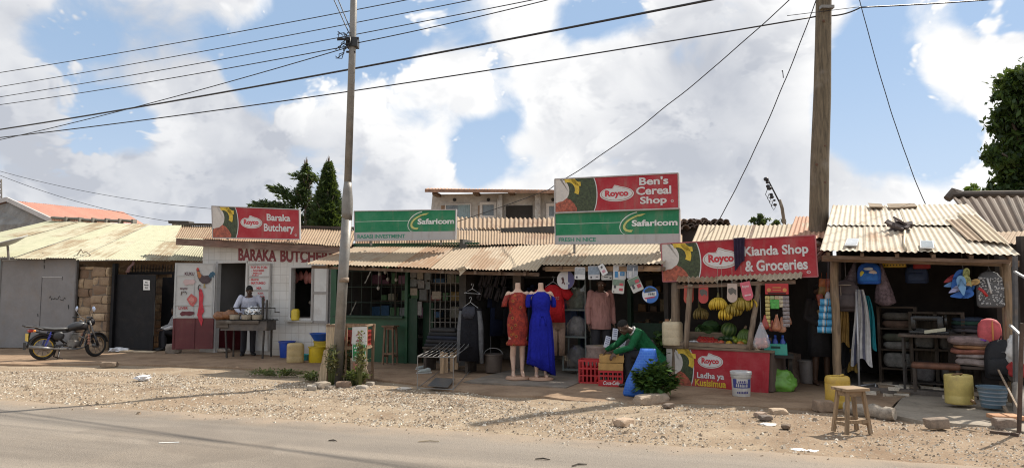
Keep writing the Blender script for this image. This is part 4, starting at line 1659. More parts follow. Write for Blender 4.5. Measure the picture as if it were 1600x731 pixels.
for k,(px,py,l)in enumerate(((462,424,.30),(470,423,.24),(479,422,.34),(485,425,.28))):
 p = FB.loc(FB.hit(px,py,-.5))
 mb = MB()
 mb.loft([(V(p.x,p.y,p.z),V(.02,0,0),V(0,.02,0)),(V(p.x,p.y,p.z-.1),V(.08,0,0),V(0,.05,0)),(V(p.x+.02,p.y,p.z-l*.7),V(.10,0,0),V(0,.06,0)),(V(p.x,p.y,p.z-l),V(.03,0,0),V(0,.03,0))],10)
 o = mb.build('meat_cut',plain((0.42,0.16,0.14),.5,.35,14),None,True)
 o.location = FB.o
 o.rotation_euler = (0,0,FB.ang)
 tag(o,'pinkish cut of meat hanging inside the butchery window','meat','cuts of meat in the window')
mb = MB()
q = FB.loc(FB.hit(462,499,.05))
mb.lathe([(.085,0),(.095,.01),(.095,.22),(.07,.26),(.05,.27)],16,(0,0,0),sq=3)
o = mb.build('yellow_container',plain((0.62,0.45,0.03),.4,.1),None,40)
o.location = FB.w(q.x,.06,wz0-.03)
tag(o,'small yellow plastic tub standing on the butchery window sill','tub')
pl0,pl1 = FB.s(387,.03),FB.s(423,.03)
pz0,pz1 = FB.z(400,520,.03),FB.z(400,414,.03)
rootp = FB.thing('price_board','white panelled door leaf listing meats in red handwriting','price board')
mb = MB()
mb.box(pl0,pl1,-.05,-.015,.15,pz1)
mb.build('board',M_WHITEP,rootp)
mb = MB()
for py in(413,432.5,453.5,474):
 z = FB.z(405,py,.05)
 mb.box(pl0,pl1,-.066,-.051,z-.018,z+.018)
for x in(pl0+.02,pl1-.02):
 mb.box(x-.02,x+.02,-.064,-.051,.15,pz1)
mb.build('board_frame',plain((0.36,0.34,0.32),.5),rootp)
mb = MB()
def pb(s,x0,x1,y0,y1):
 P = Patch(FB.l(x0,y0,.05),FB.l(x1,y0,.05),FB.l(x1,y1,.05),FB.l(x0,y1,.05))
 mb.text(s,lambda u,v,k:P.p(u,v)+V(0,-.004,0),0,1,0,1,.03)
pb('POP IN FOR:',392,418,415.5,419.8)
pb('- NGOMBE',393,413,420.8,424.3)
pb('- MBUZI',393,409,425.2,428.2)
pb('- KUKU',392,404,429,431.6)
pb('- MAINI',390,404,435,438.4)
pb('- MATUMBO',390,415,440,444)
pb('MIA',401,409,448,452)
pb('ICHA',403,412,456.5,459.5)
pb('RIZA',404,414,461.5,464.5)
pb('GI',409,414,466.5,470)
mb.build('handwriting',plain((0.50,0.05,0.06),.6),rootp)
PD = Fr(272,17.72,336,17.9)
rootd = PD.thing('painted_door','iron door leaf painted white over maroon with a rooster and cuts of meat','door')
mb = MB()
dz0,dzm,dz1 = .16,PD.z(300,497),PD.z(300,411)
mb.box(0,PD.L,.0,.03,dzm,dz1)
mb.build('upper_panel',plain((0.50,0.495,0.48),.5,.07,3,0,0,.25),rootd)
mb = MB()
mb.box(0,PD.L,.0,.03,dz0,dzm)
mb.build('lower_panel',M_MAROON,rootd)
mb = MB()
for x in(.025,PD.L-.05,PD.L-.02):
 mb.box(x-.02,x+.02,-.022,0,dzm,dz1)
for py in(412,430.5,476.5,495):
 z = PD.z(300,py)
 mb.box(0.045,PD.L-.07,-.018,0,z-.014,z+.014)
mb.box(PD.s(303)-.012,PD.s(303)+.012,-.016,0,PD.z(300,495),PD.z(300,432))
mb.build('door_rail',plain((0.44,0.44,0.43),.5,.1),rootd)
mb = MB()
for x in(.025,.5,PD.L-.03):
 mb.box(x-.02,x+.02,-.022,0,dz0,dzm)
mb.build('lower_rail',M_MAROON,rootd)
def pd_poly(pts,name,col,n=.024,var=.25):
 b = MB()
 b.poly([PD.l(px,py)+V(0,-n,0)for px,py in pts],V(0,-.002,0))
 return b.build(name,plain(col,.55,var,16),rootd)
def pd_text(b,s,x0,x1,y0,y1):
 P = Patch(PD.l(x0,y0),PD.l(x1,y0),PD.l(x1,y1),PD.l(x0,y1))
 b.text(s,lambda u,v,k:P.p(u,v)+V(0,-.024,0),0,1,0,1,.02)
b = MB()
pd_text(b,'KUKU',289,304,425,430)
pd_text(b,'MAJANI',282,293,449,453)
b.build('handwriting',plain((0.10,0.03,0.04),.7),rootd)
b = MB()
pd_text(b,'LIVER',279.5,294,479,483)
b.build('handwriting',plain((0.40,0.04,0.05),.7),rootd)
pd_poly([(307,421),(309,418.5),(311,419),(312,423),(314,428),(319,431),(325,430),(329,431),(331,436),(328,441),(323,443.5),(317,443),(312,439),(309,432),(308,425)],'painted_rooster',(0.07,0.045,0.05))
pd_poly([(308,423.5),(312,424),(315.5,430),(313,435),(310,433)],'painted_neck',(0.38,0.15,0.05),.0275)
pd_poly([(307,421),(308,418.5),(310,418),(311.5,419.5),(311,422),(309,423.5)],'painted_comb',(0.45,0.05,0.04),.030)
pd_poly([(326,431),(329,426),(333,424),(336,426),(337,431),(334,429),(334.5,434),(331.5,432),(330,436)],'painted_tail',(0.03,0.10,0.16),.0275)
pd_poly([(319,443),(320.5,443),(321,448),(323.5,449.5),(318,449.5)],'painted_legs',(0.35,0.25,0.10),.0275)
pd_poly([(286,440),(290,436),(297,437),(303,436),(306,440),(303,444),(296,444),(290,446)],'painted_chicken',(0.52,0.38,0.37),var=.12)
pd_poly([(292,467),(299,458.5),(308,465),(308,470),(302,479),(297,476)],'painted_steak',(0.50,0.11,0.10))
pd_poly([(295,468),(299,463),(304,466),(304,470),(300,474)],'painted_marbling',(0.55,0.22,0.19),.0275)
pd_poly([(281,490),(285,486),(291,486.5),(297,486),(304,487),(304,490.5),(297,493),(290,492),(284,493.5)],'painted_liver',(0.12,0.02,0.03))
pd_poly([(312.5,450),(316,453),(318.5,462),(317,474),(319.5,486),(316,492),(317.5,500),(315,509.5),(311,500),(308.5,492),(311,478),(311.5,464),(311,455)],'painted_carcass',(0.52,0.03,0.05),.0275)
b = MB()
b.tube([PD.l(312,455)+V(0,-.028,0),PD.l(310,449)+V(0,-.028,0),PD.l(311.5,445)+V(0,-.028,0),PD.l(314,446)+V(0,-.028,0)],.012,5)
b.build('painted_hook',plain((0.05,0.05,0.05),.6),rootd)
b = MB()
for k in range(6):
 q = PD.l(284+k*1.3,455)+V(0,-.024,0)
 b.tube([q,q+V(rng.uniform(-.03,.03),0,rng.uniform(-.12,.0))],.008,4)
b.build('painted_offal',plain((0.15,0.12,0.11),.7),rootd)
# ------ the three shops under the long awning
SF = Fr(505,16.3,1040,13.2)
M_GREEN = plain((0.006,0.060,0.022),.5,.25,3,0,0,.05,name='green_paint')
M_GREEND = plain((0.006,0.036,0.015),.6,.25,3,0,0,.05,name='dull_green_paint')
sA,sB,sC,sD = SF.s(517),SF.s(722),SF.s(872),SF.s(1043)
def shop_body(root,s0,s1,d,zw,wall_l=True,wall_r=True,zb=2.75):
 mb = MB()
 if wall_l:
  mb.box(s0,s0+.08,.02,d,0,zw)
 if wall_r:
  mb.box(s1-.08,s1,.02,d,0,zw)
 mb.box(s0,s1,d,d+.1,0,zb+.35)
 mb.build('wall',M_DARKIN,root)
def awning(root,fl,fr,br,bl,seed,mat,rag=.02,sag=.0,sheet=.72,jit=.008,rows=1):
 mb = MB()
 corr(mb,SF.loc(fl),SF.loc(fr),SF.loc(br),SF.loc(bl),.076,.011,sheet,rows,jit=jit,rag=rag,sag=sag,seed=seed,vs=5)
 return mb.build('awning',mat,root,normals=False)
def rafters(root,fl,fr,br,bl,n=4,dz=.05):
 mb = MB()
 fl,fr,br,bl = (SF.loc(q)for q in(fl,fr,br,bl))
 for k in range(n):
  u = (k+.5)/n
  mb.bar(fl.lerp(fr,u)+V(0,.05,-dz),bl.lerp(br,u)+V(0,-.02,-dz),.05,.07)
 mb.bar(fl.lerp(bl,.1)-UP*(dz+.06),fr.lerp(br,.1)-UP*(dz+.06),.05,.06)
 mb.bar(bl-UP*.12,br-UP*.12,.05,.08)
 mb.build('rafters',M_RAFT,root)
aFL,aFM1,aFM2,aFR = at(480,411.5,14.65),at(722,421,13.35),at(838,424,12.70),at(1036,413,11.75)
aFM3 = at(846,414,12.95)
aFM1b = at(722,414.5,13.4)
aBL,aBM1,aBM2,aBR = at(553,385.5,16.0),at(752,385.5,14.85),at(872,382,14.15),at(1063,381,13.1)
rL,rM1,rM2,rR = at(555,381,16.05),at(716,383,15.0),at(870,382,14.2),at(1066,380,13.15)
tL,tM1,tM2,tR = at(556,357,18.7),at(716,360,17.5),at(872,361.5,16.5),at(1066,362,15.4)
root = SF.thing('kiosk_shop','dark green painted kiosk shop under the left awning beside the steel pole','shop')
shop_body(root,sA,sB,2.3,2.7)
awning(root,aFL,aFM1,aBM1,aBL,31,M_CORR,.03)
rafters(root,aFL,aFM1,aBM1,aBL,4)
mb = MB()
a,b_ = SF.loc(rL),SF.loc(rM1)
c_,d_ = SF.loc(tM1),SF.loc(tL)
corr(mb,a,b_,c_,d_,.076,.012,.8,1,jit=.01,rag=.03,seed=32)
mb.build('roof',M_CORR2,root,normals=False)
mb = MB()
q0,q1 = SF.loc(at(553,385.3,16.02)),SF.loc(at(748,386,14.88))
mb.poly([q0-UP*.06,q1-UP*.06,q1+UP*.10,q0+UP*.07],V(0,.03,0))
mb.build('fascia',M_GREEN,root)
g0,g1,g2,g3 = SF.s(526),SF.s(575),SF.s(636,.02),SF.s(655)
zc = 1.02
mb = MB()
mb.box(sA+.01,g0,-.02,.06,0,2.55)
mb.box(g0,g2-.04,.0,.07,0,zc)
mb.box(g2-.04,g2+.03,-.05,.07,0,2.4)
mb.build('front_wall',M_GREEN,root)
mb = MB()
mb.box(g2+.03,SF.s(652),.0,.05,0,1.45)
mb.box(SF.s(652),SF.s(668),.25,.30,0,1.35)
mb.build('side_panel',M_GREEND,root)
mb = MB()
mb.box(g0,g2-.04,-.14,.20,zc,zc+.04)
mb.build('counter_top',M_GREEND,root)
mb = MB()
for k in range(7):
 x = g0+(g2-.04-g0)*(k+.5)/7
 mb.rod(V(x,.03,zc+.04),V(x,.03,2.4),.007,4)
for z in(1.35,1.7,2.05):
 mb.rod(V(g0,.035,z),V(g2,.035,z),.007,4)
mb.build('wire_mesh',plain((0.03,0.05,0.035),.6),root)
mb = MB()
gx0,gx1 = SF.s(668),SF.s(716)
for k in range(7):
 x = gx0+(gx1-gx0)*k/6
 mb.bar(V(x,.12,.05),V(x,.12,2.35),.016,.016)
for k in range(9):
 z = .1+k*.28
 mb.bar(V(gx0,.13,z),V(gx1,.13,z),.014,.014)
mb.build('grille',plain((0.17,0.155,0.14),.6,.2,dirt=.3),root)
for nm,(x0,x1,y0,y1,cc)in enumerate(((662,683,452,560,(0.10,0.09,0.08)),(684,694,452,545,(0.14,0.12,0.10)))):
 pass
ppr = [(641,423,651,434),(653,422,662,436),(641,436,651,448),(654,438,664,450),(641,450,652,461),(666,424,674,437),(652,471,659,492),(676,455,690,467),(665,440,672,452)]
for k,(x0,y0,x1,y1)in enumerate(ppr):
 a,c = SF.l(x0,y1,-.02),SF.l(x1,y0,-.02)
 mb = MB()
 mb.box(a.x,c.x,.015+.003*(k%2)-.03*(k%2),.02,a.z,c.z,Matrix.Translation((0,0,0)))
 o = mb.build('paper_notice',plain([(0.20,0.19,0.18),(0.26,0.22,0.17),(0.15,0.16,0.16)][k%3],.8,.3,18),None)
 o.location = SF.o
 o.rotation_euler = (0,0,SF.ang)
 tag(o,'small dim paper notice stuck beside the green kiosk grille','notice','paper notices by the kiosk grille')
sh = SF.thing('shelf_unit','tall dark shelf rack of packed goods deep inside the green kiosk','shelves')
for z in(.5,.95,1.35,1.75,2.1):
 mb = MB()
 mb.box(.2,sB-.2,1.5,1.9,z,z+.03)
 mb.build('shelf',wood((0.10,0.08,0.06),axis=0),sh)
for x in(.2,1.0,1.9,2.8,sB-.2):
 mb = MB()
 mb.box(x-.02,x+.02,1.48,1.5,.05,2.4)
 mb.build('upright',wood((0.10,0.08,0.06)),sh)
rs = random.Random(6)
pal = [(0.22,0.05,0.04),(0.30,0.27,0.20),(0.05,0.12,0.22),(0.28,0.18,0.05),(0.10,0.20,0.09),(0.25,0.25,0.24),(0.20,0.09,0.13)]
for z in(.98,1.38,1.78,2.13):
 x = .28
 while x<sB-.4:
  w = rs.uniform(.12,.30)
  h = rs.uniform(.10,.28)
  if rs.random()<.85:
   mb = MB()
   mb.rbox(-w/2,w/2,-.1,.1,0,h,.01,1)
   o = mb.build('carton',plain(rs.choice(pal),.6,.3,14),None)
   o.location = SF.w(x+w/2,-1.62,z)
   o.rotation_euler = (0,0,SF.ang+rs.uniform(-.1,.1))
   tag(o,'dim packed box among the goods on the kiosk shelves','box','boxes on the kiosk shelves')
  x+=w+rs.uniform(.01,.08)
for k,(px,py)in enumerate(((593,428),(606,436),(619,437),(602,425),(591,450))):
 q = SF.loc(SF.hit(px,py,.25))
 mb = MB()
 mb.ball(V(0,0,0),.035,.035,.045,10,6)
 mb.rod(V(0,0,.04),V(0,0,2.35-q.z),.004,4)
 o = mb.build('hanging_packet',plain((0.35,0.33,0.30),.5),None)
 o.location = SF.w(q.x,.25,q.z)
 tag(o,'small pale packet dangling on a string inside the green kiosk','packet','packets dangling in the kiosk')
root = SF.thing('clothes_shop','open fronted dark clothes shop behind the two mannequins','shop')
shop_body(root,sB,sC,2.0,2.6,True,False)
awning(root,aFM1+V(.0,0,.02),aFM2,aBM2,aBM1,41,M_CORR3,.035,rows=1)
rafters(root,aFM1,aFM2,aBM2,aBM1,3)
mb = MB()
corr(mb,SF.loc(rM1),SF.loc(rM2),SF.loc(tM2),SF.loc(tM1),.076,.012,.8,1,jit=.01,rag=.03,seed=42)
mb.build('roof',M_CORR2,root,normals=False)
mb = MB()
p0 = SF.loc(at(722,420.5,13.34))
cn = [p0+V(-.12,.03,.03),p0+V(.02,-.10,-.14),p0+V(.12,-.06,-.03),p0+V(.02,.08,.06)]
mb.grid(lambda u,v:(cn[0]*(1-u)*(1-v)+cn[1]*u*(1-v)+cn[2]*u*v+cn[3]*(1-u)*v)+V(0,-.03*math.sin(u*9),.02*math.sin(u*7)),10,4)
mb.build('torn_sheet',M_CORR3,root,normals=False)
mb = MB()
x = SF.s(803)
mb.box(x-.09,x+.09,.15,.35,0,2.5)
mb.build('pillar',plain((0.16,0.13,0.11),.9),root)
mb = MB()
mb.box(SF.s(905),SF.s(905)+.05,-.1,.3,0.05,2.3)
mb.build('door_post',M_GREEND,root)
mb = MB()
mb.box(sB+.1,sC-.05,1.75,1.95,.05,.9)
mb.build('back_counter',wood((0.09,0.07,0.05),axis=0),root)
mb = MB()
mb.box(SF.s(738,2.1),SF.s(893,2.1),-2.42,1.9,.03,.07)
mb.build('floor_slab',plain((0.19,0.16,0.13),.85,.35,3,.012,dirt=.6),root)
root = SF.thing('cereal_shop','cereal shop with a green doorway behind the hanging price cards','shop')
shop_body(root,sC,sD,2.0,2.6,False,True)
awning(root,aFM3,aFR,aBR,aBM2,51,M_CORR3,.02)
rafters(root,aFM3,aFR,aBR,aBM2,3)
mb = MB()
corr(mb,SF.loc(rM2),SF.loc(rR),SF.loc(tR),SF.loc(tM2),.076,.012,.8,1,jit=.01,rag=.03,seed=52)
mb.build('roof',M_CORR2,root,normals=False)
mb = MB()
bx0 = SF.loc(at(852,420,12.98))
bx1 = SF.loc(at(1032,419.5,11.85))
mb.bar(bx0+V(0,.04,0),bx1+V(0,.04,0),.05,.09)
mb.build('eave_beam',wood((0.26,0.16,0.09),axis=0),root)
mb = MB()
mb.box(SF.s(978),SF.s(978)+.07,.1,.3,.05,2.3)
mb.box(SF.s(978)+.07,sD,.15,.22,.05,1.0)
mb.build('door_post',M_GREEND,root)
mb = MB()
mb.box(SF.s(900,.9),sD-.1,-.85,1.9,.03,.13)
mb.build('floor_slab',plain((0.20,0.17,0.14),.9,.3,3,.01),root)
root = thing('rear_house','rear house showing only its rusty corrugated roof between the two sign boards','house',plan(790,21))
mb = MB()
corr(mb,at(700,357.5,19.6),at(1075,358,17.2),at(1075,344,19.6),at(700,340,22.2),.15,.03,1.0,1,jit=.012,rag=.04,seed=61)
mb.build('roof',M_CORR2,root,world=True,normals=False)
mb = MB()
a,b_ = at(702,358,19.8),at(1073,359,17.4)
mb.poly([V(a.x,a.y,0),V(b_.x,b_.y,0),b_-UP*.02,a-UP*.02],V(0,.15,0))
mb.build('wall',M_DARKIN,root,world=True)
Y2 = 36
root = thing('upstairs_house','grey plastered two storey house with broken windows rising behind the shops','house',plan(770,Y2))
FH = Fr(672,Y2,900,Y2-1.0)
root.location = FH.o
root.rotation_euler = (0,0,FH.ang)
zt = FH.z(760,301)
mb = MB()
win = [(697,735,320,346,0),(754,772,320,337,1),(858,875,322,338,2)]
bal = (791,832,321,350)
mb.box(0,FH.L,.35,4.5,0,zt)
mb.hexa([V(-.35,.4,3),V(0,.35,3),V(0,4,3),V(-.35,4,3),V(-.02,.4,zt),V(0,.35,zt),V(0,4,zt),V(-.02,4,zt)])
mb.build('wall',plain((0.44,0.425,0.40),.9,.25,1.2,.01,dirt=.4),root)
mb = MB()
e0,e1 = FH.l(664,299,.9),FH.l(905,301,.9)
r0,r1 = FH.l(668,294.5,-2.5),FH.l(905,297.5,-2.5)
corr(mb,e0+UP*.1,e1+UP*.1,r1,r0,.18,.025,1.2,1,seed=62,jit=.02)
mb.build('roof',corrugated((0.46,0.27,0.18),(0.42,0.30,0.22),(0.26,0.13,0.07),.6,'red_rust_sheet'),root,normals=False)
mb = MB()
mb.bar(e0+UP*.04,e1+UP*.04,.06,.16)
mb.build('fascia',plain((0.26,0.15,0.10),.85,.4,3),root)
mb = MB()
for x in(FH.s(682),FH.s(745),FH.s(800),FH.s(860)):
 mb.box(x-.12,x+.12,-.6,.3,zt-.14,zt)
mb.build('roof_beam',M_RAFT,root)
for(x0,x1,y0,y1,k)in win:
 a,c = FH.l(x0,y1,-.35),FH.l(x1,y0,-.35)
 mb = MB()
 w = .14 if k else .05
 for q in((a.x-w,a.x,a.z-w,c.z+w),(c.x,c.x+w,a.z-w,c.z+w),(a.x,c.x,c.z,c.z+w),(a.x,c.x,a.z-w,a.z)):
  mb.box(q[0],q[1],.27,.36,q[2],q[3])
 wnd = mb.build('window',plain((0.60,0.58,0.55),.7),root)
 mb = MB()
 mb.box(a.x,c.x,.31,.34,a.z,c.z)
 mb.build('pane',plain((0.13,0.16,0.18),.15,.4,3),wnd)
 if k==0:
  mb = MB()
  n = 16
  x0_,x1_ = a.x+(c.x-a.x)*.5,c.x
  mb.grid(lambda u,v:V(x0_+(x1_-x0_)*u,.295+.012*math.sin(u*40),a.z+(c.z-a.z)*v),n*2,1)
  mb.build('curtain',plain((0.25,0.34,0.37),.8,.2),wnd)
mb = MB()
a,c = FH.l(bal[0],bal[3],-.35),FH.l(bal[1],bal[2],-.35)
mb.box(a.x,c.x,.30,.34,a.z-.5,c.z)
mb.build('opening_shade_panel',plain((0.035,0.032,0.03),.9),root)  # near-black panel on the solid wall, colour stands in for shade inside the opening
for px in(781.5,841):
 x0_,x1_ = FH.s(px-4),FH.s(px+4)
 mb = MB()
 mb.box(x0_,x1_,-.25,.30,0,zt-.15)
 mb.build('column',plain((0.38,0.37,0.35),.9,.4,2.2,.02,dirt=.8),root)
mb = MB()
for px in(689,748):
 x0_,x1_ = FH.s(px-3),FH.s(px+4)
 mb.box(x0_,x1_,.30,.345,0,FH.z(px,320))
mb.box(FH.s(748),FH.s(776),.30,.345,0,FH.z(760,341))
mb.build('brown_panel',plain((0.24,0.16,0.10),.85,.25),root)
for px in(710,763,864):
 c = FH.l(px,312,-.3)
 mb = MB()
 mb.tube([V(c.x,.30,c.z),V(c.x,.36,c.z)],.09,12)
 mb.build('vent_hole',plain((0.03,0.03,0.03),.9),root)
root = thing('tile_heap','heap of broken curved roofing tiles right of the double signboard','tiles',plan(1095,15.2))
mb = MB()
rs = random.Random(12)
for k in range(34):
 px,py,Y = rs.uniform(1062,1124),rs.uniform(347,366),15.2+rs.uniform(-.3,.4)
 py = max(py,350+abs(px-1100)*.12)
 c = at(px,py,Y)
 Rm = Matrix.Rotation(rs.uniform(-.5,.5),4,'Z')@Matrix.Rotation(rs.uniform(-.5,.3),4,'X')@Matrix.Rotation(rs.uniform(-.4,.4),4,'Y')
 for j in range(2):
  r = rs.uniform(.06,.10)
  ring0,ring1 = [],[]
  for i in range(7):
   t_ = math.pi*i/6
   for ring,y in((ring0,-.22),(ring1,.22)):
    ring.append(c+Rm@V(r*math.cos(t_)+j*.15,y,r*math.sin(t_)))
  for i in range(6,-1,-1):
   t_ = math.pi*i/6
   for ring,y in((ring0,-.22),(ring1,.22)):
    ring.append(c+Rm@V((r-.015)*math.cos(t_)+j*.15,y,(r-.015)*math.sin(t_)))
  mb.rings([ring0,ring1])
mb.build('tiles',plain((0.16,0.12,0.095),.9,.5,5),root,world=True)
mb = MB()
a,b_ = at(1050,384,15.0),at(1130,384,14.6)
mb.poly([V(a.x,a.y,0),V(b_.x,b_.y,0),V(b_.x,b_.y,at(1130,366,14.6).z),at(1105,352,14.8),at(1060,358,15)],V(.05,.4,0))
mb.build('backing_wall',plain((0.07,0.06,0.05),.95),root,world=True)
# ------ sign boards
M_RED = vinyl((0.40,0.014,0.026),'red_vinyl')
M_SGREEN = vinyl((0.004,0.20,0.08),'green_vinyl')
M_SWHITE = vinyl((0.60,0.585,0.575),'white_vinyl',.05,.22)
M_SGREY = vinyl((0.42,0.41,0.40),'grey_vinyl',.06,.4)
M_BACK = plain((0.24,0.24,0.24),.6)
def food_mats():
 g_ = plain((0.035,0.05,0.018),.5,.75,26,name='printed_greens')
 r_ = plain((0.32,0.075,0.04),.5,.65,18,name='printed_stew')
 y_ = plain((0.58,0.40,0.035),.5,.3,14,name='printed_banana')
 u_ = plain((0.55,0.51,0.47),.5,.12,4,name='printed_mash')
 return g_,r_,y_,u_
G_,R_,Y_,U_ = food_mats()
def board(P,name,mat,root,th=.04):
 mb = MB()
 mb.hexa([P.p(0,0,-th),P.p(1,0,-th),P.p(1,0,0),P.p(0,0,0),P.p(0,1,-th),P.p(1,1,-th),P.p(1,1,0),P.p(0,1,0)])
 return mb.build(name,mat,root,world=True)
def upoly(P,pts,n,name,mat,root):
 mb = MB()
 mb.poly([P.p(u,v,n)for u,v in pts])
 return mb.build(name,mat,root,world=True)
def arc(cx,cy,rx,ry,a0,a1,n=18):
 return[(cx+rx*math.cos(RAD(a0+(a1-a0)*k/n)),cy+ry*math.sin(RAD(a0+(a1-a0)*k/n)))for k in range(n+1)]
def food_picture(P,w,root,asp):
 """the printed plate of food at the left end of a red board; w = share of the width, asp = width/height of the board"""
 k = 1/asp
 edge = [(w-.25*k+.25*k*math.cos(RAD(a)),.5+.62*math.sin(RAD(a)))for a in[-53+106*i/16 for i in range(17)]]
 white = [(u+.028*k,v)for u,v in edge]
 clampv = lambda pts:[(max(0,u),min(1,max(0,v)))for u,v in pts]
 upoly(P,[(0,0)]+clampv(white)+[(0,1)],.003,'picture_rim',M_SWHITE,root)
 upoly(P,[(0,0)]+clampv(edge)+[(0,1)],.005,'printed_greens',G_,root)
 blob = [(0,1),(0,.30)]+[(.42*k*math.sin(RAD(a))*1.05+.02*k,.64-.40*math.cos(RAD(a)))for a in range(20,165,12)]+[(.22*k,1)]
 upoly(P,clampv(blob),.007,'printed_mash',U_,root)
 upoly(P,clampv([(0,0),(0,.25),(.12*k,.31),(.25*k,.33),(.38*k,.42),(.5*k,.36),(.62*k,.24),(.7*k,.10),(.68*k,0)]),.009,'printed_stew',R_,root)
 for(cx,cy,r0,r1,a0,a1)in((.42*k,.66,.22,.36,-25,110),(.80*k,1.06,.18,.30,190,275)):
  out = arc(cx,cy,r1*k,r1,a0,a1,12)
  inn = arc(cx,cy,r0*k,r0,a1,a0,12)
  upoly(P,clampv(out+inn),.011,'printed_banana',Y_,root)
def royco(P,u0,u1,v0,v1,root):
 """white lobed badge with the word in red"""
 def lobed(gr):
  pts = []
  for i in range(48):
   a = 2*math.pi*i/48
   x,y = .5*math.cos(a),.42*math.sin(a)-.06
   if math.pi*.42<a<math.pi*.72:
    y+=.10*math.sin((a-math.pi*.42)/(math.pi*.3)*math.pi)*(1 if a<math.pi*.56 else-.9)
   pts.append((.5+x*(1+gr),.5+y*(1+gr*1.6)))
  return pts
 f = lambda q:(u0+(u1-u0)*q[0],v0+(v1-v0)*q[1])
 upoly(P,[f(q)for q in lobed(.02)],.004,'logo_rim',M_SWHITE,root)
 upoly(P,[f(q)for q in lobed(-.05)],.006,'logo_ring',plain((0.36,0.22,0.16),.5),root)
 upoly(P,[f(q)for q in lobed(-.09)],.008,'logo_badge',M_SWHITE,root)
 mb = MB()
 x0,y0 = f((.15,.20))
 x1,y1 = f((.85,.66))
 mb.text('Royco',lambda u,v,n:P.p(u,v,.011),x0,x1,y0,y1,.045)
 mb.build('logo_word',plain((0.48,0.02,0.035),.5),root,world=True)
def words(P,s,u0,u1,v0,v1,mat,root,bold=.03,name='lettering',n=.006):
 mb = MB()
 mb.text(s,lambda u,v,k:P.p(u,v,n),u0,u1,v0,v1,bold)
 return mb.build(name,mat,root,world=True)
def trim(P,root,w=.022,mat=None):
 mb = MB()
 for a,b_ in(((0,0),(1,0)),((1,0),(1,1)),((1,1),(0,1)),((0,1),(0,0))):
  mb.bar(P.p(*a,-.01),P.p(*b_,-.01),w,.05,up=P.n)
 mb.build('edge_trim',mat or plain((0.40,0.38,0.37),.5),root,world=True)
def sign_posts(P,root,us=(.15,.85),down=.6,back=.08):
 mb = MB()
 for u in us:
  q = P.p(u,.02,-back)
  mb.bar(q+UP*(P.h*.8),q-UP*down,.04,.04)
 mb.build('post',M_STEEL,root,world=True)
def safaricom(P,root,name,nx1):
 board(P,'sign_panel',M_SGREEN,root)
 upoly(P,[(0,0),(1,0),(1,.28),(0,.28)],.003,'white_band',M_SGREY,root)
 mb = MB()
 for(a,b_)in(((.01,.635),(.55,.645)),):
  mb.poly([P.p(a[0],a[1],.004),P.p(b_[0],b_[1],.004),P.p(b_[0],b_[1]+.014,.004),P.p(a[0],a[1]+.014,.004)])
 asp = P.w/P.h
 out = [(.672+.135*math.cos(RAD(a))*1.0,.60+.36*math.sin(RAD(a))+.10*math.cos(RAD(a)))for a in range(88,226,8)]
 inn = [(.674+.130*math.cos(RAD(a)),.59+.34*math.sin(RAD(a))+.10*math.cos(RAD(a)))for a in range(224,86,-8)]
 mb.poly([P.p(u,v,.0045)for u,v in out+inn])
 mb.build('white_line',plain((0.55,0.62,0.55),.5),root,world=True)
 o2 = [(.685+.12*math.cos(RAD(a)),.62+.25*math.sin(RAD(a))+.12*math.cos(RAD(a)))for a in range(60,246,8)]
 i2 = [(.692+.108*math.cos(RAD(a)),.635+.19*math.sin(RAD(a))+.12*math.cos(RAD(a)))for a in range(244,66,-8)]
 upoly(P,o2+i2+[(.695,.81)],.006,'swoosh',plain((0.50,0.50,0.16),.5),root)
 words(P,'Safaricom',.635,.985,.52,.71,plain((0.66,0.66,0.64),.5),root,.035)
 words(P,name,.03,nx1,.07,.20,plain((0.03,0.22,0.14),.5),root,.03)
 trim(P,root,.02)
P = Patch(at(331,322,17.35),at(468,327.5,16.6),at(468.5,374,16.6),at(333,371.5,17.35))
root = thing('butchery_sign','red butchery sign board mounted on the tiled shop eave','sign',P.base())
board(P,'sign_panel',M_RED,root)
food_picture(P,.30,root,P.w/P.h)
royco(P,.335,.58,.32,.76,root)
words(P,'Baraka',.635,.90,.59,.82,M_SWHITE,root)
words(P,'Butchery',.60,.94,.17,.50,M_SWHITE,root)
words(P,'®',.945,.97,.10,.18,M_SWHITE,root)
trim(P,root)
sign_posts(P,root,down=.05)
P = Patch(at(553.5,330,15.55),at(713,327.5,14.75),at(711.5,374,14.75),at(554.5,376,15.55))
root = thing('green_shop_sign','long green and white sign board standing alone above the dark green kiosk','sign',P.base())
safaricom(P,root,'RASASI INVESTMENT',.515)
sign_posts(P,root,down=.12)
P = Patch(at(867,333.5,13.55),at(1062,326.5,12.45),at(1062,380,12.45),at(868,381,13.55))
root = thing('green_shop_sign','green and white sign board mounted directly beneath a red one','sign',P.base())
safaricom(P,root,'FRESH N NICE',.345)
sign_posts(P,root,down=.1)
P = Patch(at(867,280,13.5),at(1060,270.5,12.4),at(1061,325.5,12.4),at(867.5,332.5,13.5))
root = thing('cereal_sign','red cereal sign board mounted on top of a green and white one','sign',P.base())
board(P,'sign_panel',M_RED,root)
food_picture(P,.355,root,P.w/P.h)
royco(P,.385,.655,.26,.76,root)
words(P,"Ben's",.70,.925,.70,.93,M_SWHITE,root)
words(P,'Cereal',.675,.945,.42,.66,M_SWHITE,root)
words(P,'Shop',.705,.91,.10,.37,M_SWHITE,root)
words(P,'®',.94,.962,.18,.25,M_SWHITE,root)
trim(P,root)
sign_posts(P,root,down=.9)
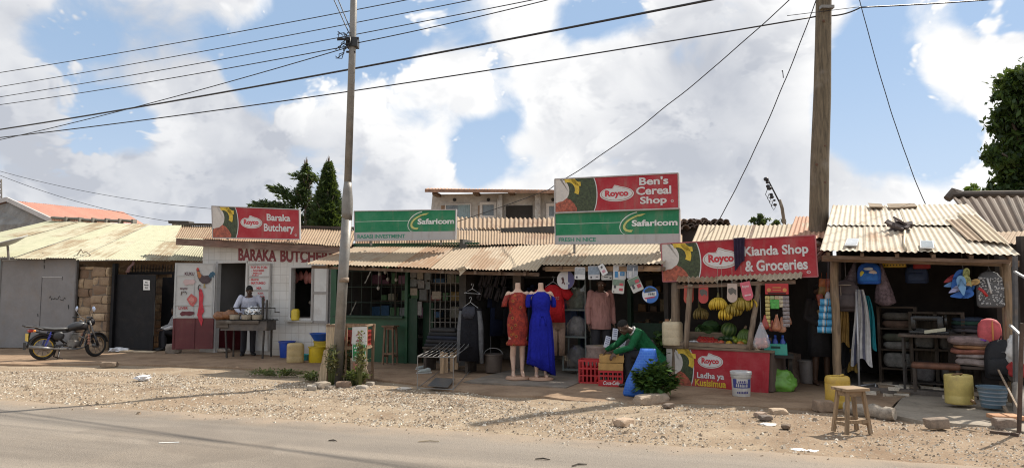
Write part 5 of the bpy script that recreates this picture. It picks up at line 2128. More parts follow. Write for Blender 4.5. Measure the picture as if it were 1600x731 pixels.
# ------ people and mannequins
SKIN = plain((0.085,0.045,0.028),.5,.15,10,name='dark_skin')
HAIR = plain((0.008,0.007,0.006),.9,.2,60,.003,name='short_hair')
def hand(mb,w,d,palm_n,side,curl=.5,k=1.0):
 """palm and five separate bent fingers; w wrist, d direction, palm_n palm normal, side +1/-1 for the thumb side"""
 w,d,pn = Vector(w),Vector(d).normalized(),Vector(palm_n).normalized()
 pn = (pn-d*pn.dot(d)).normalized()
 s = d.cross(pn).normalized()*side
 mb.loft([(w-d*.02*k,s*.024*k,pn*.019*k),(w+d*.02*k,s*.032*k,pn*.016*k),(w+d*.06*k,s*.041*k,pn*.014*k),(w+d*.092*k,s*.040*k,pn*.012*k)],12,sq=2.6)
 for i,(o,l)in enumerate(((.031,.066),(.0105,.076),(-.0105,.070),(-.031,.054))):
  p0 = w+(d*.085+s*o)*k
  a1,a2,a3 = curl*.35,curl*.95,curl*1.5
  dv = lambda a:d*math.cos(a)+pn*math.sin(a)
  p1 = p0+dv(a1)*l*.45*k
  p2 = p1+dv(a2)*l*.32*k
  p3 = p2+dv(a3)*l*.25*k
  mb.limb([p0,p1,p2,p3],[.0095*k,.009*k,.0082*k,.007*k],8)
 p0 = w+(d*.028+s*.028)*k
 p1 = p0+(s*.75+d*.6+pn*.25).normalized()*.036*k
 p2 = p1+(s*.3+d*.85+pn*.4).normalized()*.030*k
 mb.limb([p0,p1,p2],[.013*k,.011*k,.009*k],8)
def head(mb,c,face,up,k=1.0):
 f = Vector(face).normalized()
 u = (Vector(up)-f*f.dot(Vector(up))).normalized()
 s = f.cross(u)
 M_ = Matrix((s,f,u)).transposed().to_4x4()
 fn = lambda x,y,z:c+(s*x+f*y+u*z)*k
 c = Vector(c)
 mb.ball(c+u*.025*k-f*.008*k,.076*k,.096*k,.095*k,18,12,M_)
 mb.ball(c-u*.042*k+f*.024*k,.058*k,.066*k,.070*k,16,10,M_)
 mb.ball(fn(0,.066,-.088),.026*k,.022*k,.022*k,10,6,M_)
 mb.loft([(fn(0,.085,.022),s*.010*k,u*.008*k),(fn(0,.104,-.012),s*.018*k,u*.014*k),(fn(0,.096,-.024),s*.020*k,u*.008*k)],10)
 for q in(-1,1):
  mb.ball(fn(q*.079,-.008,-.005),.010*k,.022*k,.032*k,8,6,M_)
  mb.ball(fn(q*.030,.082,.030),.026*k,.012*k,.009*k,8,6,M_)
  mb.ball(fn(q*.040,.070,-.02),.020*k,.016*k,.018*k,8,6,M_)
 mb.ball(fn(0,.088,-.051),.024*k,.011*k,.007*k,10,6,M_)
 mb.ball(fn(0,.086,-.063),.021*k,.011*k,.007*k,10,6,M_)
 return fn,M_
def figure(root,J,top=None,legs=None,shoes=None,skin=SKIN,sleeve=.95,leg_end=.97,hair=True,hem=.10,voxel=.0095,curl=(.5,.5),skirt=None,fat=1.0,collar=None):
 g = {k:Vector(v)for k,v in J.items()}
 sL,sR = g['shL'],g['shR']
 lat = (sR-sL).normalized()
 shm = (sL+sR)/2
 pel,che = g['pel'],g['che']
 hd = g['head']
 def sec(p,d,a,b_):
  d = Vector(d).normalized()
  la = (lat-d*lat.dot(d)).normalized()
  return(p,la*a*fat,d.cross(la)*b_*fat)
 sp1 = (che-pel)
 sp2 = (shm-che)
 wai = pel.lerp(che,.5)
 nk = (hd-shm)
 up = nk.normalized()
 hdir = g['face']
 def torso(mb,e):
  mb.loft([sec(pel-sp1.normalized()*.10,sp1,.135+e,.095+e),sec(pel,sp1,.165+e,.112+e),sec(wai,sp1,.142+e,.098+e),sec(che,sp1+sp2,.168+e,.116+e),sec(che.lerp(shm,.7),sp2,.172+e,.105+e),sec(shm+up*.01,sp2,.125+e,.072+e),sec(shm+up*.045,up,.06+e*.6,.056+e*.6)],22,sq=2.3)
 mb = MB()
 torso(mb,0)
 mb.limb([shm+up*.02,hd-up*.05],[.055,.052],12)
 fn,HM = head(mb,hd,hdir,g.get('headup',up if abs(up.dot(hdir.normalized()))<.9 else UP))
 for L in 'LR':
  s,e_,w = g['sh'+L],g['el'+L],g['wr'+L]
  mb.limb([s,s.lerp(e_,.35),e_,e_.lerp(w,.3),w],[.054,.049,.039,.040,.026],12)
  sd = 1 if L=='R' else-1
  hdv = g.get('hd'+L,(w-e_))
  hand(mb,w,hdv,g.get('pn'+L,V(0,0,-1)if abs(Vector(hdv).normalized().z)<.8 else lat*-sd),sd*g.get('th'+L,V(1,0,0)).x,curl[0 if L=='L' else 1])
  h,k,a = g['hi'+L],g['kn'+L],g['an'+L]
  mb.limb([h,h.lerp(k,.3),k,k.lerp(a,.3),a],[.088,.08,.056,.055,.036],12)
  td = g['toe'+L].normalized()
  mb.loft([(a-td*.06-UP*.045,td.cross(UP)*.034,UP*.03),(a+td*.02-UP*.035,td.cross(UP)*.038,UP*.042),(a+td*.10-UP*.05,td.cross(UP)*.045,UP*.028),(a+td*.17-UP*.06,td.cross(UP)*.035,UP*.014)],12)
 fuse(mb,'body',skin,root,voxel,3)
 if hair:
  mb = MB()
  c = hd
  k_ = 1.0
  rings = []
  f = hdir.normalized()
  mb.ball(c+Vector(HM.col[2][:3])*.040-f*.016,.079,.096,.088,18,12,HM)
  for v in mb.bm.verts:
   q = (v.co-c)
   z = q.dot(Vector(HM.col[2][:3]))
   y = q.dot(f)
   lim = .045+.5*max(0,y)
   if z<lim-.05:
    v.co+=Vector(HM.col[2][:3])*0-q*.22
  mb.build('hair',HAIR,root,True)
 for q in(-1,1):
  e_ = MB()
  e_.ball(fn(q*.031,.078,.012),.014,.010,.009,10,6,HM)
  e_.build('eye',plain((0.45,0.42,0.38),.2,.05),root,True)
 if top:
  mb = MB()
  E = .018
  ds = sp1.normalized()
  mb.loft([sec(pel-ds*hem,sp1,.178+E,.128+E),sec(pel,sp1,.172+E,.122+E),sec(wai,sp1,.155+E,.112+E),sec(che,sp1+sp2,.17+E,.12+E),sec(che.lerp(shm,.7),sp2,.172+E,.11+E),sec(shm+up*.015,sp2,.128+E,.078+E),sec(shm+up*.035,up,.068+E*.5,.064+E*.5)],28,sq=2.4,fold=[.03,.025,.03,.02,.012,0,0],nf=7)
  for L in 'LR':
   s,e_,w = g['sh'+L],g['el'+L],g['wr'+L]
   pts = [s,s.lerp(e_,.35),e_,e_.lerp(w,.35),e_.lerp(w,.97)]
   rs_ = [.068,.066,.056,.054,.043]
   if sleeve<.6:
    pts,rs_ = [s,s.lerp(e_,.5),s.lerp(e_,.9)],[.068,.07,.068]
   mb.limb(pts,rs_,14)
  for v in mb.bm.verts:
   v.co+=V(mnoise.noise(v.co*7),mnoise.noise(v.co*7+V(9,0,0)),mnoise.noise(v.co*7+V(0,9,0)))*.012
  fuse(mb,'shirt',top,root,.011,2)
 if collar:
  mb = MB()
  mb.tube([shm+up*.035+(lat*math.cos(RAD(t_))*.068+up.cross(lat)*math.sin(RAD(t_))*.068)+UP*.01 for t_ in range(0,361,30)],.016,8)
  mb.build('collar',collar,root,True)
 if legs:
  mb = MB()
  ds = sp1.normalized()
  mb.loft([sec(pel-ds*.11,sp1,.145,.105),sec(pel-ds*.03,sp1,.178,.124),sec(pel+ds*.06,sp1,.166,.118),sec(pel+ds*.10,sp1,.156,.112)],22,sq=2.4)
  for L in 'LR':
   h,k,a = g['hi'+L],g['kn'+L],g['an'+L]
   pts = [h,h.lerp(k,.35),k,k.lerp(a,.4),k.lerp(a,leg_end)]
   mb.limb(pts,[.098,.092,.074,.070,.066],14)
  for v in mb.bm.verts:
   v.co+=V(mnoise.noise(v.co*6),mnoise.noise(v.co*6+V(9,0,0)),0)*.012
  fuse(mb,'trousers',legs,root,.012,2)
 if skirt:
  mb = MB()
  zl = skirt[1]
  kL,kR = g['knL'],g['knR']
  mb.loft([sec(pel+V(0,0,.12),UP,.165,.125),sec(pel,UP,.195,.15),sec(V(pel.x,pel.y-.01,pel.z*.55+zl*.45),UP,.205,.16),sec(V(pel.x,pel.y-.01,zl),UP,.215,.165)],30,fold=[.0,.03,.05,.07],nf=9)
  mb.build('skirt',skirt[0],root,True)
 if shoes:
  for L in 'LR':
   a = g['an'+L]
   td = g['toe'+L].normalized()
   sd_ = td.cross(UP)
   mb = MB()
   mb.loft([(a-td*.075-UP*.035,sd_*.036,UP*.045),(a-td*.02-UP*.025,sd_*.045,UP*.058),(a+td*.06-UP*.045,sd_*.050,UP*.042),(a+td*.14-UP*.055,sd_*.052,UP*.030),(a+td*.20-UP*.062,sd_*.035,UP*.018)],14,sq=2.5)
   mb.build('shoe',shoes,root,True)
def stand(h=1.72,hipw=.09):
 k = h/1.72
 q = dict(pel=(0,0,.93),che=(0,.0,1.22),head=(0,-.015,1.60),face=(0,-1,0),shL=(-.18,0,1.42),shR=(.18,0,1.42),elL=(-.23,.02,1.14),elR=(.23,.02,1.14),wrL=(-.24,-.04,.88),wrR=(.24,-.04,.88),hiL=(-.09,0,.90),hiR=(.09,0,.90),knL=(-.10,-.02,.50),knR=(.10,-.02,.50),anL=(-.11,.01,.085),anR=(.11,.01,.085),toeL=(-.2,-1,0),toeR=(.2,-1,0),pnL=(1,0,0),pnR=(-1,0,0))
 return{a:tuple(x*k if a not in('face',)else x for x in v)for a,v in q.items()}
pw = plan(390,17.32,.05)
root = thing('person','man in a pale blue shirt and dark trousers bending over the charcoal grill','person',pw,RAD(22))
J = stand(1.74)
J.update(che=(0,-.07,1.22),head=(-.01,-.24,1.565),face=(.15,-.8,-.62),headup=(0,-.35,.9),shL=(-.19,-.13,1.40),shR=(.19,-.13,1.40),elL=(-.31,-.16,1.16),wrL=(-.22,-.36,1.04),elR=(.31,-.18,1.16),wrR=(.24,-.38,1.03),hdL=(.3,-.9,-.3),hdR=(-.2,-.9,-.3),pnL=(.3,0,-1),pnR=(-.3,0,-1))
figure(root,J,cloth((0.50,0.52,0.62),.1,'cotton_pale_blue'),plain((0.020,0.020,0.026),.8,.2,8),plain((0.012,0.012,0.012),.4),hem=.16)
ps = FG.w(FG.s(282,-.35),-.32,.05)
root = thing('person','person in a white shirt and dark trousers sitting between the gate and painted door','person',ps,RAD(-48))
J = dict(pel=(0,.05,.40),che=(0,-.02,.68),head=(0,-.10,1.04),face=(0,-1,-.15),shL=(-.17,-.05,.87),shR=(.17,-.05,.87),elL=(-.23,-.16,.63),elR=(.23,-.16,.63),wrL=(-.13,-.38,.56),wrR=(.13,-.38,.56),hiL=(-.09,.03,.40),hiR=(.09,.03,.40),knL=(-.12,-.40,.50),knR=(.12,-.40,.50),anL=(-.12,-.38,.085),anR=(.12,-.38,.085),toeL=(-.1,-1,0),toeR=(.1,-1,0))
figure(root,J,cloth((0.58,0.58,0.59),.06),plain((0.015,0.015,0.02),.8),plain((0.02,0.02,0.02),.5))
root = thing('low_stool','low wooden block stool beneath the person by the black gate','stool',ps+V(.02,.06,0),RAD(-48))
mb = MB()
mb.rbox(-.17,.17,-.12,.14,.24,.29,.01)
mb.build('seat',wood((0.16,0.10,0.06),axis=0),root)
for x in(-.13,.13):
 mb = MB()
 mb.rbox(x-.02,x+.02,-.10,.12,0,.24,.005)
 mb.build('leg',wood((0.16,0.10,0.06)),root)
CZ = .13
root = thing('person','man in a dusty pink shirt standing in the cereal shop doorway behind the cards','person',plan(938,13.0,CZ),RAD(10))
J = stand(1.74)
J.update(head=(.0,-.06,1.60),face=(-.35,-.85,-.3))
figure(root,J,cloth((0.33,0.17,0.15),.15,'pink_cotton'),plain((0.022,0.021,0.025),.8),plain((0.012,0.012,0.012),.4),hem=.16)
pg = plan(1005,11.85,.05)
root = thing('person','man in a green jacket sitting bent forward over the wooden crates','person',pg,RAD(-78))
J = dict(pel=(0,.16,.47),che=(0,-.06,.73),head=(0,-.36,.955),face=(.12,-.75,-.65),headup=(0,-.55,.8),shL=(-.19,-.17,.87),shR=(.19,-.17,.87),elL=(-.25,-.38,.66),elR=(.24,-.34,.64),wrL=(-.16,-.60,.58),wrR=(.12,-.56,.56),hiL=(-.09,.12,.47),hiR=(.09,.12,.47),knL=(-.14,-.34,.52),knR=(.13,-.34,.52),anL=(-.14,-.36,.09),anR=(.12,-.30,.09),toeL=(-.1,-1,0),toeR=(.1,-1,0),hdL=(.1,-.6,-.75),hdR=(0,-.6,-.75),pnL=(.3,.7,-.3),pnR=(-.3,.7,-.3))
figure(root,J,cloth((0.010,0.105,0.038),.2,'green_jacket',1.3),plain((0.013,0.013,0.018),.85),plain((0.03,0.018,0.012),.4),hem=.14,collar=plain((0.55,0.55,0.54),.8))
root = thing('stool','dark box stool under the man in the green jacket','stool',plan(1018,12.0,.05),RAD(-78))
mb = MB()
mb.rbox(-.18,.18,-.14,.18,.31,.36,.01)
mb.build('seat',wood((0.13,0.09,0.06),axis=0),root)
for x in(-.15,.15):
 for y in(-.11,.15):
  mb = MB()
  mb.rbox(x-.02,x+.02,y-.02,y+.02,0,.31,.004)
  mb.build('leg',wood((0.13,0.09,0.06)),root)
root = thing('person','barefoot person in a dark skirt standing in the shadowed grocery doorway','person',plan(1279,11.95,.05),RAD(5))
J = stand(1.66)
J.update(wrL=(-.10,-.18,1.0),wrR=(.14,-.16,1.0),hdL=(.8,-.5,0),hdR=(-.8,-.5,0))
figure(root,J,plain((0.030,0.026,0.026),.85,.2,6),None,None,skirt=(plain((0.022,0.020,0.022),.85,.3,5),.47))
MQ = plain((0.52,0.35,0.26),.45,.06,4,name='mannequin_flesh')
def mannequin(px,Y,zf,h,label,rot,dress):
 root = thing('mannequin',label,'mannequin',plan(px,Y,zf),rot,'headless dress mannequins')
 k = h/1.50
 z = lambda v:v*k
 mb = MB()
 lofts = [(0,.80,.145,.105),(0,.90,.155,.11),(0,1.04,.115,.085),(0,1.18,.135,.105),(0,1.27,.14,.10),(0,1.345,.145,.075),(0,1.385,.075,.055),(0,1.42,.047,.047),(0,1.49,.044,.046),(-.0,1.52,.040,.042)]
 mb.loft([(V(0,y,z(zz)),V(a*k,0,0),V(0,b_*k,0))for y,zz,a,b_ in lofts],20)
 for s in(-1,1):
  mb.ball(V(s*.06*k,-.055*k,z(1.20)),.05*k,.045*k,.05*k)
  mb.limb([V(s*.08*k,0,z(.82)),V(s*.085*k,-.01,z(.62)),V(s*.075*k,-.005,z(.46)),V(s*.08*k,.03,z(.32)),V(s*.072*k,.0,z(.10))],[.082*k,.072*k,.050*k,.048*k,.030*k],12)
  mb.loft([(V(s*.072*k,.02,z(.10)),V(.03,0,0),V(0,.03,0)),(V(s*.075*k,-.0,z(.055)),V(.032,0,0),V(0,.05,0)),(V(s*.08*k,-.05,z(.03)),V(.036,0,0),V(0,.09,0)),(V(s*.08*k,-.06,z(.0)),V(.034,0,0),V(0,.09,0))],12)
  mb.limb([V(s*.15*k,0,z(1.34)),V(s*.19*k,.01,z(1.26))],[.05*k,.045*k],10)
 fuse(mb,'body',MQ,root,.010,3)
 dress(root,k)
 mb = MB()
 mb.lathe([(.20,-.055),(.215,-.045),(.215,-.015),(.19,.0),(.02,.003)],26,sx=1.0,sy=.8)
 mb.build('foot_stand',plain((0.46,0.29,0.20),.5,.12),root,40)
def pattern_mat():
 m,t,b = new_mat('printed_rust_cotton')
 co = t.add('ShaderNodeTexCoord').outputs['Object']
 v = t.add('ShaderNodeTexVoronoi')
 t.put(v.inputs['Vector'],co)
 v.inputs['Scale'].default_value = 9
 n = t.noise(co,11,4,.6,.8)
 c = t.mix(t.ramp(n,.40,.60),(0.33,0.035,0.018),(0.20,0.018,0.012))
 c = t.mix(t.ramp(v.outputs['Distance'],.30,.22,0,.8),c,(0.33,0.10,0.02))
 c = t.mix(t.ramp(v.outputs['Distance'],.16,.10,0,.9),c,(0.045,0.02,0.012))
 c = t.mix(t.ramp(t.noise(co,27,3,.6),.60,.68,0,.8),c,(0.04,0.018,0.012))
 t.put(b.inputs['Base Color'],c)
 b.inputs['Roughness'].default_value = .85
 bump(t,b,t.noise(t.vmath('MULTIPLY',co,(9.0,9.0,2.5)),1.0,4,.55,1.2),.06,.7)
 return m
def dress_short(root,k):
 mb = MB()
 se = [(.50,.175,.125),(.535,.19,.135),(.57,.165,.12),(.60,.150,.115),(.72,.172,.128),(.85,.180,.132),(.95,.168,.125),(1.05,.138,.105),(1.18,.16,.135),(1.27,.158,.12),(1.335,.14,.088),(1.365,.095,.07)]
 mb.loft([(V(0,0,z*k),V(a*k,0,0),V(0,b_*k,0))for z,a,b_ in se],40,True,2.0,[.07,.06,.03,.01,.01,.01,.01,.015,.01,0,0,0],11)
 m_ = pattern_mat()
 for s in(-1,1):
  mb.loft([(V(s*.13*k,0,1.345*k),V(0,.05*k,.02),V(.02,0,-.02)),(V(s*.185*k,0,1.29*k),V(0,.07*k,0),V(.035,0,-.02)),(V(s*.215*k,0,1.20*k),V(0,.08*k,0),V(.045,0,-.0)),(V(s*.225*k,0,1.13*k),V(0,.085*k,0),V(.05,0,.0))],16,fold=.03)
 mb.build('dress',m_,root,True)
def dress_long(root,k):
 mb = MB()
 N = 60
 rings = []
 se = [(.12,.225,.175),(.30,.21,.165),(.50,.20,.155),(.70,.19,.148),(.88,.18,.135),(.98,.155,.115),(1.03,.142,.108),(1.06,.138,.104),(1.10,.148,.115),(1.19,.165,.14),(1.28,.16,.12),(1.34,.14,.085),(1.375,.085,.065)]
 for i,(z,a,b_)in enumerate(se):
  ring = []
  fo = [.085,.075,.065,.045,.022,.012,.03,.03,.012,.008,0,0,0][i]
  for q in range(N):
   t_ = 2*math.pi*q/N
   kk = 1+fo*math.sin(10*t_+z*2)+fo*.6*math.sin(17*t_+1)
   dz = 0
   if i<4:
    dz = (-.10*math.cos(t_)-.03*math.sin(t_))*(1-i/4)
   ring.append(V(a*math.cos(t_)*kk,b_*math.sin(t_)*kk,(z+dz))*k)
  rings.append(ring)
 mb.rings(rings)
 for s in(-1,1):
  mb.loft([(V(s*.13*k,0,1.35*k),V(0,.05*k,.02),V(.02,0,-.02)),(V(s*.195*k,0,1.30*k),V(0,.075*k,0),V(.04,0,-.02)),(V(s*.21*k,0,1.22*k),V(0,.085*k,0),V(.045,0,0)),(V(s*.21*k,0,1.15*k),V(0,.08*k,0),V(.045,0,0)),(V(s*.208*k,0,1.12*k),V(0,.06*k,0),V(.035,0,0))],16,fold=.05)
 m_ = cloth((0.011,0.016,0.27),.15,'royal_blue_crepe',1.2)
 d = mb.build('dress',m_,root,True)
 b2 = MB()
 for x in(-.015,.03):
  b2.tube([V(x,-.12,1.045),V(x*2.2,-.14,.98),V(x*2.4,-.15,.88)],[.014,.012,.008],6)
 b2.ball(V(.0,-.125,1.045),.02)
 b2.build('waist_tie',m_,d,True)
 b2 = MB()
 b2.hexa([V(.01,-.125,1.27),V(.045,-.128,1.25),V(.045,-.120,1.25),V(.01,-.118,1.27),V(.03,-.105,1.32),V(.06,-.108,1.305),V(.06,-.10,1.305),V(.03,-.098,1.32)])
 b2.build('price_tag',M_WHITEP,d)
FZ = .066
mannequin(809,12.45,FZ+.06,1.60,'headless mannequin in a short rust patterned dress with a frilled hem',RAD(8),dress_short)
mannequin(845,12.36,FZ+.06,1.60,'headless mannequin in a long royal blue dress with an uneven hem',RAD(4),dress_long)
# ------ grill and vessels at the butchery
PLA = lambda c,d = .15:plain(sc3(c,.9),.45,.14,7,.002,0,min(.5,d+.08),name='plastic')
IRON = plain((0.055,0.048,0.043),.7,.35,9,.004,.4,.3,name='sooty_iron')
gp = plan(390,16.75,.05)
root = thing('charcoal_grill','sooty iron charcoal grill on thin legs with a hand cranked spit bar','grill',gp,RAD(-6))
HW = .56
mb = MB()
for(x0,x1,y0,y1)in((-HW,HW,-.25,-.23),(-HW,HW,.23,.25),(-HW,-HW+.02,-.23,.23),(HW-.02,HW,-.23,.23)):
 mb.box(x0,x1,y0,y1,.66,.86)
mb.box(-HW,HW,-.25,.25,.64,.66)
mb.build('fire_box',plain((0.12,0.105,0.095),.75,.35,7,.004,.2,.4),root)
mb = MB()
for k in range(15):
 x = -HW-.02+(2*HW+.04)*k/14
 mb.rod(V(x,-.28,.885),V(x,.28,.885),.008,5)
for y in(-.27,0,.27):
 mb.rod(V(-HW-.05,y,.87),V(HW+.05,y,.87),.009,5)
mb.build('grate',IRON,root)
for x in(-HW+.10,HW-.08):
 for y in(-.2,.2):
  mb = MB()
  mb.bar(V(x,y,.66),V(x+(.05 if x<0 else-.02)*(1 if y<0 else 0),y,0),.035)
  mb.build('leg',IRON,root)
mb = MB()
mb.bar(V(HW-.22,-.0,.88),V(HW-.22,0,1.42),.045)
mb.bar(V(HW-.12,.0,.88),V(HW-.12,0,1.35),.03)
mb.rod(V(-HW+.1,0,1.16),V(HW-.02,0,1.16),.014)
mb.tube([V(HW-.05,0,1.16),V(HW+.08,0,1.16),V(HW+.09,-.02,1.06),V(HW+.20,-.02,1.06)],.014,6)
mb.rod(V(-HW+.12,0,.88),V(-HW+.12,0,1.17),.016)
mb.build('spit_crank',IRON,root)
mb = MB()
mb.rbox(-HW-.10,-HW+.2,-.28,.0,.70,.88,.01)
mb.rbox(-HW-.02,HW*.7,-.30,-.26,.80,.87,.01)
mb.build('side_board',wood((0.10,0.078,0.06),axis=0),root)
GM = Matrix.Translation(gp)@Matrix.Rotation(RAD(-6),4,'Z')
def put(o,p,rot=0.0):
 o.location = p
 o.rotation_euler = (0,0,rot)
 return o
for k,(x,lab)in enumerate(((-.27,'leftmost of the three pale enamel pots on the grill'),(.02,'middle one of the three pale enamel pots on the grill'),(.28,'rightmost of the three pale enamel pots on the grill'))):
 r_ = thing('enamel_pot',lab,'pot',GM@V(x,-.14,.894),.3*k,'enamel pots on the grill')
 mb = MB()
 mb.lathe([(.10,0),(.118,.01),(.122,.10),(.128,.108),(.122,.112),(.112,.10),(.105,.02),(.02,.015)],22)
 mb.build('bowl',plain((0.47,0.42,0.34),.4,.12,8,dirt=.4),r_,True)
 mb = MB()
 mb.lathe([(.118,.108),(.132,.110),(.130,.118),(.116,.117)],22)
 mb.build('rim',plain((0.07,0.06,0.05),.5),r_,True)
mb = MB()
ic = bmesh.new()
bmesh.ops.create_icosphere(ic,subdivisions=4,radius=1)
mb.merge(ic,lambda q:V(q.x*.2,q.y*.14,q.z*.14+.15)*(1+.16*mnoise.noise(q*4)+.12*mnoise.noise(q*9)))
o = mb.build('foil_parcel',plain((0.62,0.62,0.62),.25,.1,5,0,.85),None,20)
tag(put(o,GM@V(.06,.08,.894)),'crumpled silver foil parcel on the grill in front of the butcher','foil parcel')
for k,(x,y,s_,lab)in enumerate(((-.42,-.10,.16,'large roasted joint of meat at the left end of the grill'),(-.62,-.16,.14,'smaller roasted joint on the grill side board'))):
 mb = MB()
 ic = bmesh.new()
 bmesh.ops.create_icosphere(ic,subdivisions=3,radius=1)
 mb.merge(ic,lambda q:V(q.x*s_*1.1,q.y*s_*.7,q.z*s_*.75+s_*.6)*(1+.25*mnoise.noise(q*2+V(k*5,0,0))+.1*mnoise.noise(q*6)))
 o = mb.build('roast_joint',plain((0.20,0.085,0.035),.45,.45,14),None,True)
 tag(put(o,GM@V(x,y,.894 if k==0 else .885),.4),lab,'meat')
def bucket(name,label,p,r0,r1,h,col,rim=True,handle=False,cat_='bucket',d=.15,hang=0):
 r_ = thing(name,label,cat_,p)
 mb = MB()
 t_ = .012
 mb.lathe([(r0*.5,0),(r0,.0),(r0+.004,.01),(r1-.003,h*.93),(r1+.014,h*.94),(r1+.014,h),(r1-t_,h),(r0-t_,.03),(r0*.3,.025)],28)
 mb.build('tub',PLA(col,d),r_,40)
 if handle:
  mb = MB()
  mb.tube([V(r1*math.cos(a),-.03 if not hang else 0,h*.94+(r1*.75*math.sin(a)if handle=='up' else-r1*.6*math.sin(a)))for a in[math.pi*k/14 for k in range(15)]],.007,6)
  mb.build('handle',plain((0.25,0.25,0.25),.5),r_,True)
 return r_
def jerrycan(label,p,w,d,h,col,rot=0.0,cap=True,cut=False,dirt=.25,capcol=None,sq=4.0):
 r_ = thing('jerrycan',label,'jerrycan',p,rot)
 mb = MB()
 prof = [(.90,0),(.98,.02),(1,.06),(1,.30),(.985,.33),(1,.36),(1,.62),(.985,.65),(1,.68),(1,.86),(.97,.93),(.86,.985),(.70,1.0)]
 if cut:
  prof = prof[:-1]+[(.80,.985),(.80,.97),(.90,.92),(.93,.05),(.2,.04)]
 mb.loft([(V(0,0,z*h),V(w/2*s_,0,0),V(0,d/2*s_,0))for s_,z in prof],28,sq=sq)
 mb.build('can',PLA(col,dirt),r_,True)
 if cap:
  mb = MB()
  mb.lathe([(.035,0),(.035,.035),(.03,.04)],14,(-w*.28,0,h*.985))
  mb.build('cap',PLA(capcol or col),r_,40)
  mb = MB()
  mb.tube([V(-w*.12,0,h*.96),V(-w*.08,0,h*1.06),V(w*.22,0,h*1.06),V(w*.30,0,h*.95)],.018,8)
  mb.build('handle',PLA(col),r_,True)
 return r_
def at_base(px,py,z=.05):
 return gnd(px,py,z)
bucket('bucket','deep blue plastic bucket against the tiled wall beside the cream jerrycan',at_base(448,558),.15,.185,.38,(0.012,0.06,0.36))
jerrycan('grubby cream jerrycan between the blue bucket and the yellow ones',at_base(461,566),.36,.30,.42,(0.50,0.37,0.17),.35,cap=False,dirt=.35)
bucket('basin','small turquoise bowl on the ground behind the cream jerrycan',at_base(479,562),.10,.15,.13,(0.04,0.36,0.38),cat_='basin')
bucket('bucket','front yellow plastic bucket at the corner of the tiled wall',at_base(495,565.5),.17,.18,.34,(0.60,0.42,0.012))
y2_ = bucket('bucket','rear yellow plastic bucket carrying the blue basin',at_base(503,561),.18,.19,.42,(0.56,0.39,0.012))
bucket('basin','blue plastic basin perched on the rear yellow bucket',at_base(502,561)+V(-.02,0,.425),.15,.25,.17,(0.015,0.09,0.40),cat_='basin')
# ------ bottle rack wrapped in vines beside the steel pole
rp = gnd(547,594,.03)
RK = RAD(-4)
root = thing('bottle_rack','rickety timber bottle rack patched with boards and posters beside the steel pole','rack',rp,RK)
RW,RD,RH = .33,.24,.98
WB_ = wood((0.23,0.15,0.09),name='raw_timber')
for x in(-RW,RW):
 for y in(-RD,RD):
  mb = MB()
  mb.bar(V(x,y,0),V(x+rng.uniform(-.02,.02),y,RH+rng.uniform(-.02,.02)),.045)
  mb.build('post',WB_,root)
mb = MB()
for z in(.12,.58,.97):
 for y in(-RD,RD):
  mb.bar(V(-RW-.03,y-.024,z),V(RW+.03,y-.024,z+rng.uniform(-.015,.015)),.02,.045)
 for x in(-RW,RW):
  mb.bar(V(x,-RD,z),V(x,RD,z),.03,.03)
mb.bar(V(-.0,-RD-.02,.12),V(.0,-RD-.02,.97),.03)
mb.build('rail',WB_,root)
mb = MB()
for k in range(5):
 mb.box(-RW,RW,-RD+k*.105,-RD+k*.105+.08,.60,.615)
 mb.box(-RW,RW,-RD+k*.105,-RD+k*.105+.08,.14,.155)
mb.build('shelf',WB_,root)
mb = MB()
mb.box(-RW-.02,-RW-.005,-RD,RD,.60,.96)
mb.box(-RW-.03,-RW+.12,-RD-.035,-RD-.025,.60,.95)
mb.hexa([V(-RW-.16,-RD-.05,0),V(-RW-.0,-RD-.06,.0),V(-RW,-RD-.05,.0),V(-RW-.16,-RD-.04,.0),V(-RW-.06,-RD-.04,.55),V(-RW+.02,-RD-.04,.58),V(-RW+.02,-RD-.03,.58),V(-RW-.06,-RD-.03,.55)])
mb.build('side_board',wood((0.48,0.37,0.24),name='pale_board'),root)
mb = MB()
mb.poly([V(.10,-RD-.05,.66),V(.37,-RD-.05,.64),V(.36,-RD-.05,.96),V(.11,-RD-.05,.95)],V(0,.012,0))
mb.build('white_poster',M_WHITEP,root)
mb = MB()
f_ = lambda x,z:V(x,-RD-.054,z)
mb.poly([f_(.17,.80),f_(.235,.88),f_(.30,.80),f_(.275,.80),f_(.235,.85),f_(.195,.80)])
mb.poly([f_(.19,.70),f_(.29,.70),f_(.29,.735),f_(.19,.735)])
mb.build('poster_mark',plain((0.30,0.10,0.13),.6),root)
mb = MB()
mb.poly([V(.12,-RD-.06,.38),V(.36,-RD-.06,.37),V(.36,-RD-.06,.66),V(.12,-RD-.06,.665)],V(0,.008,0))
mb.build('green_poster',plain((0.015,0.22,0.07),.5,.3,9),root)
mb = MB()
fz = lambda x,z:V(x,-RD-.064,z)
for(a,b_,c,d)in((.12,.36,.372,.384),(.12,.36,.648,.660),(.12,.13,.384,.648),(.35,.36,.384,.648)):
 mb.poly([fz(a,c),fz(b_,c),fz(b_,d),fz(a,d)])
for(z_,x_,n_)in((.585,.15,5),(.54,.16,5),(.435,.16,4)):
 for j in range(n_):
  w_ = rng.uniform(.018,.032)
  h_ = rng.uniform(.022,.038)
  mb.poly([fz(x_,z_),fz(x_+w_,z_+rng.uniform(-.006,.006)),fz(x_+w_,z_+h_),fz(x_+.004,z_+h_)])
  x_+=w_+.010
mb.build('poster_lettering',plain((0.58,0.60,0.56),.6),root)
mb = MB()
rs = random.Random(4)
out = [V(.09,0,.36),V(.37,0,.35),V(.40,0,.26),V(.37,0,.20),(V(.41,0,.10)),V(.32,0,.03),V(.24,0,.07),V(.10,0,.0)]
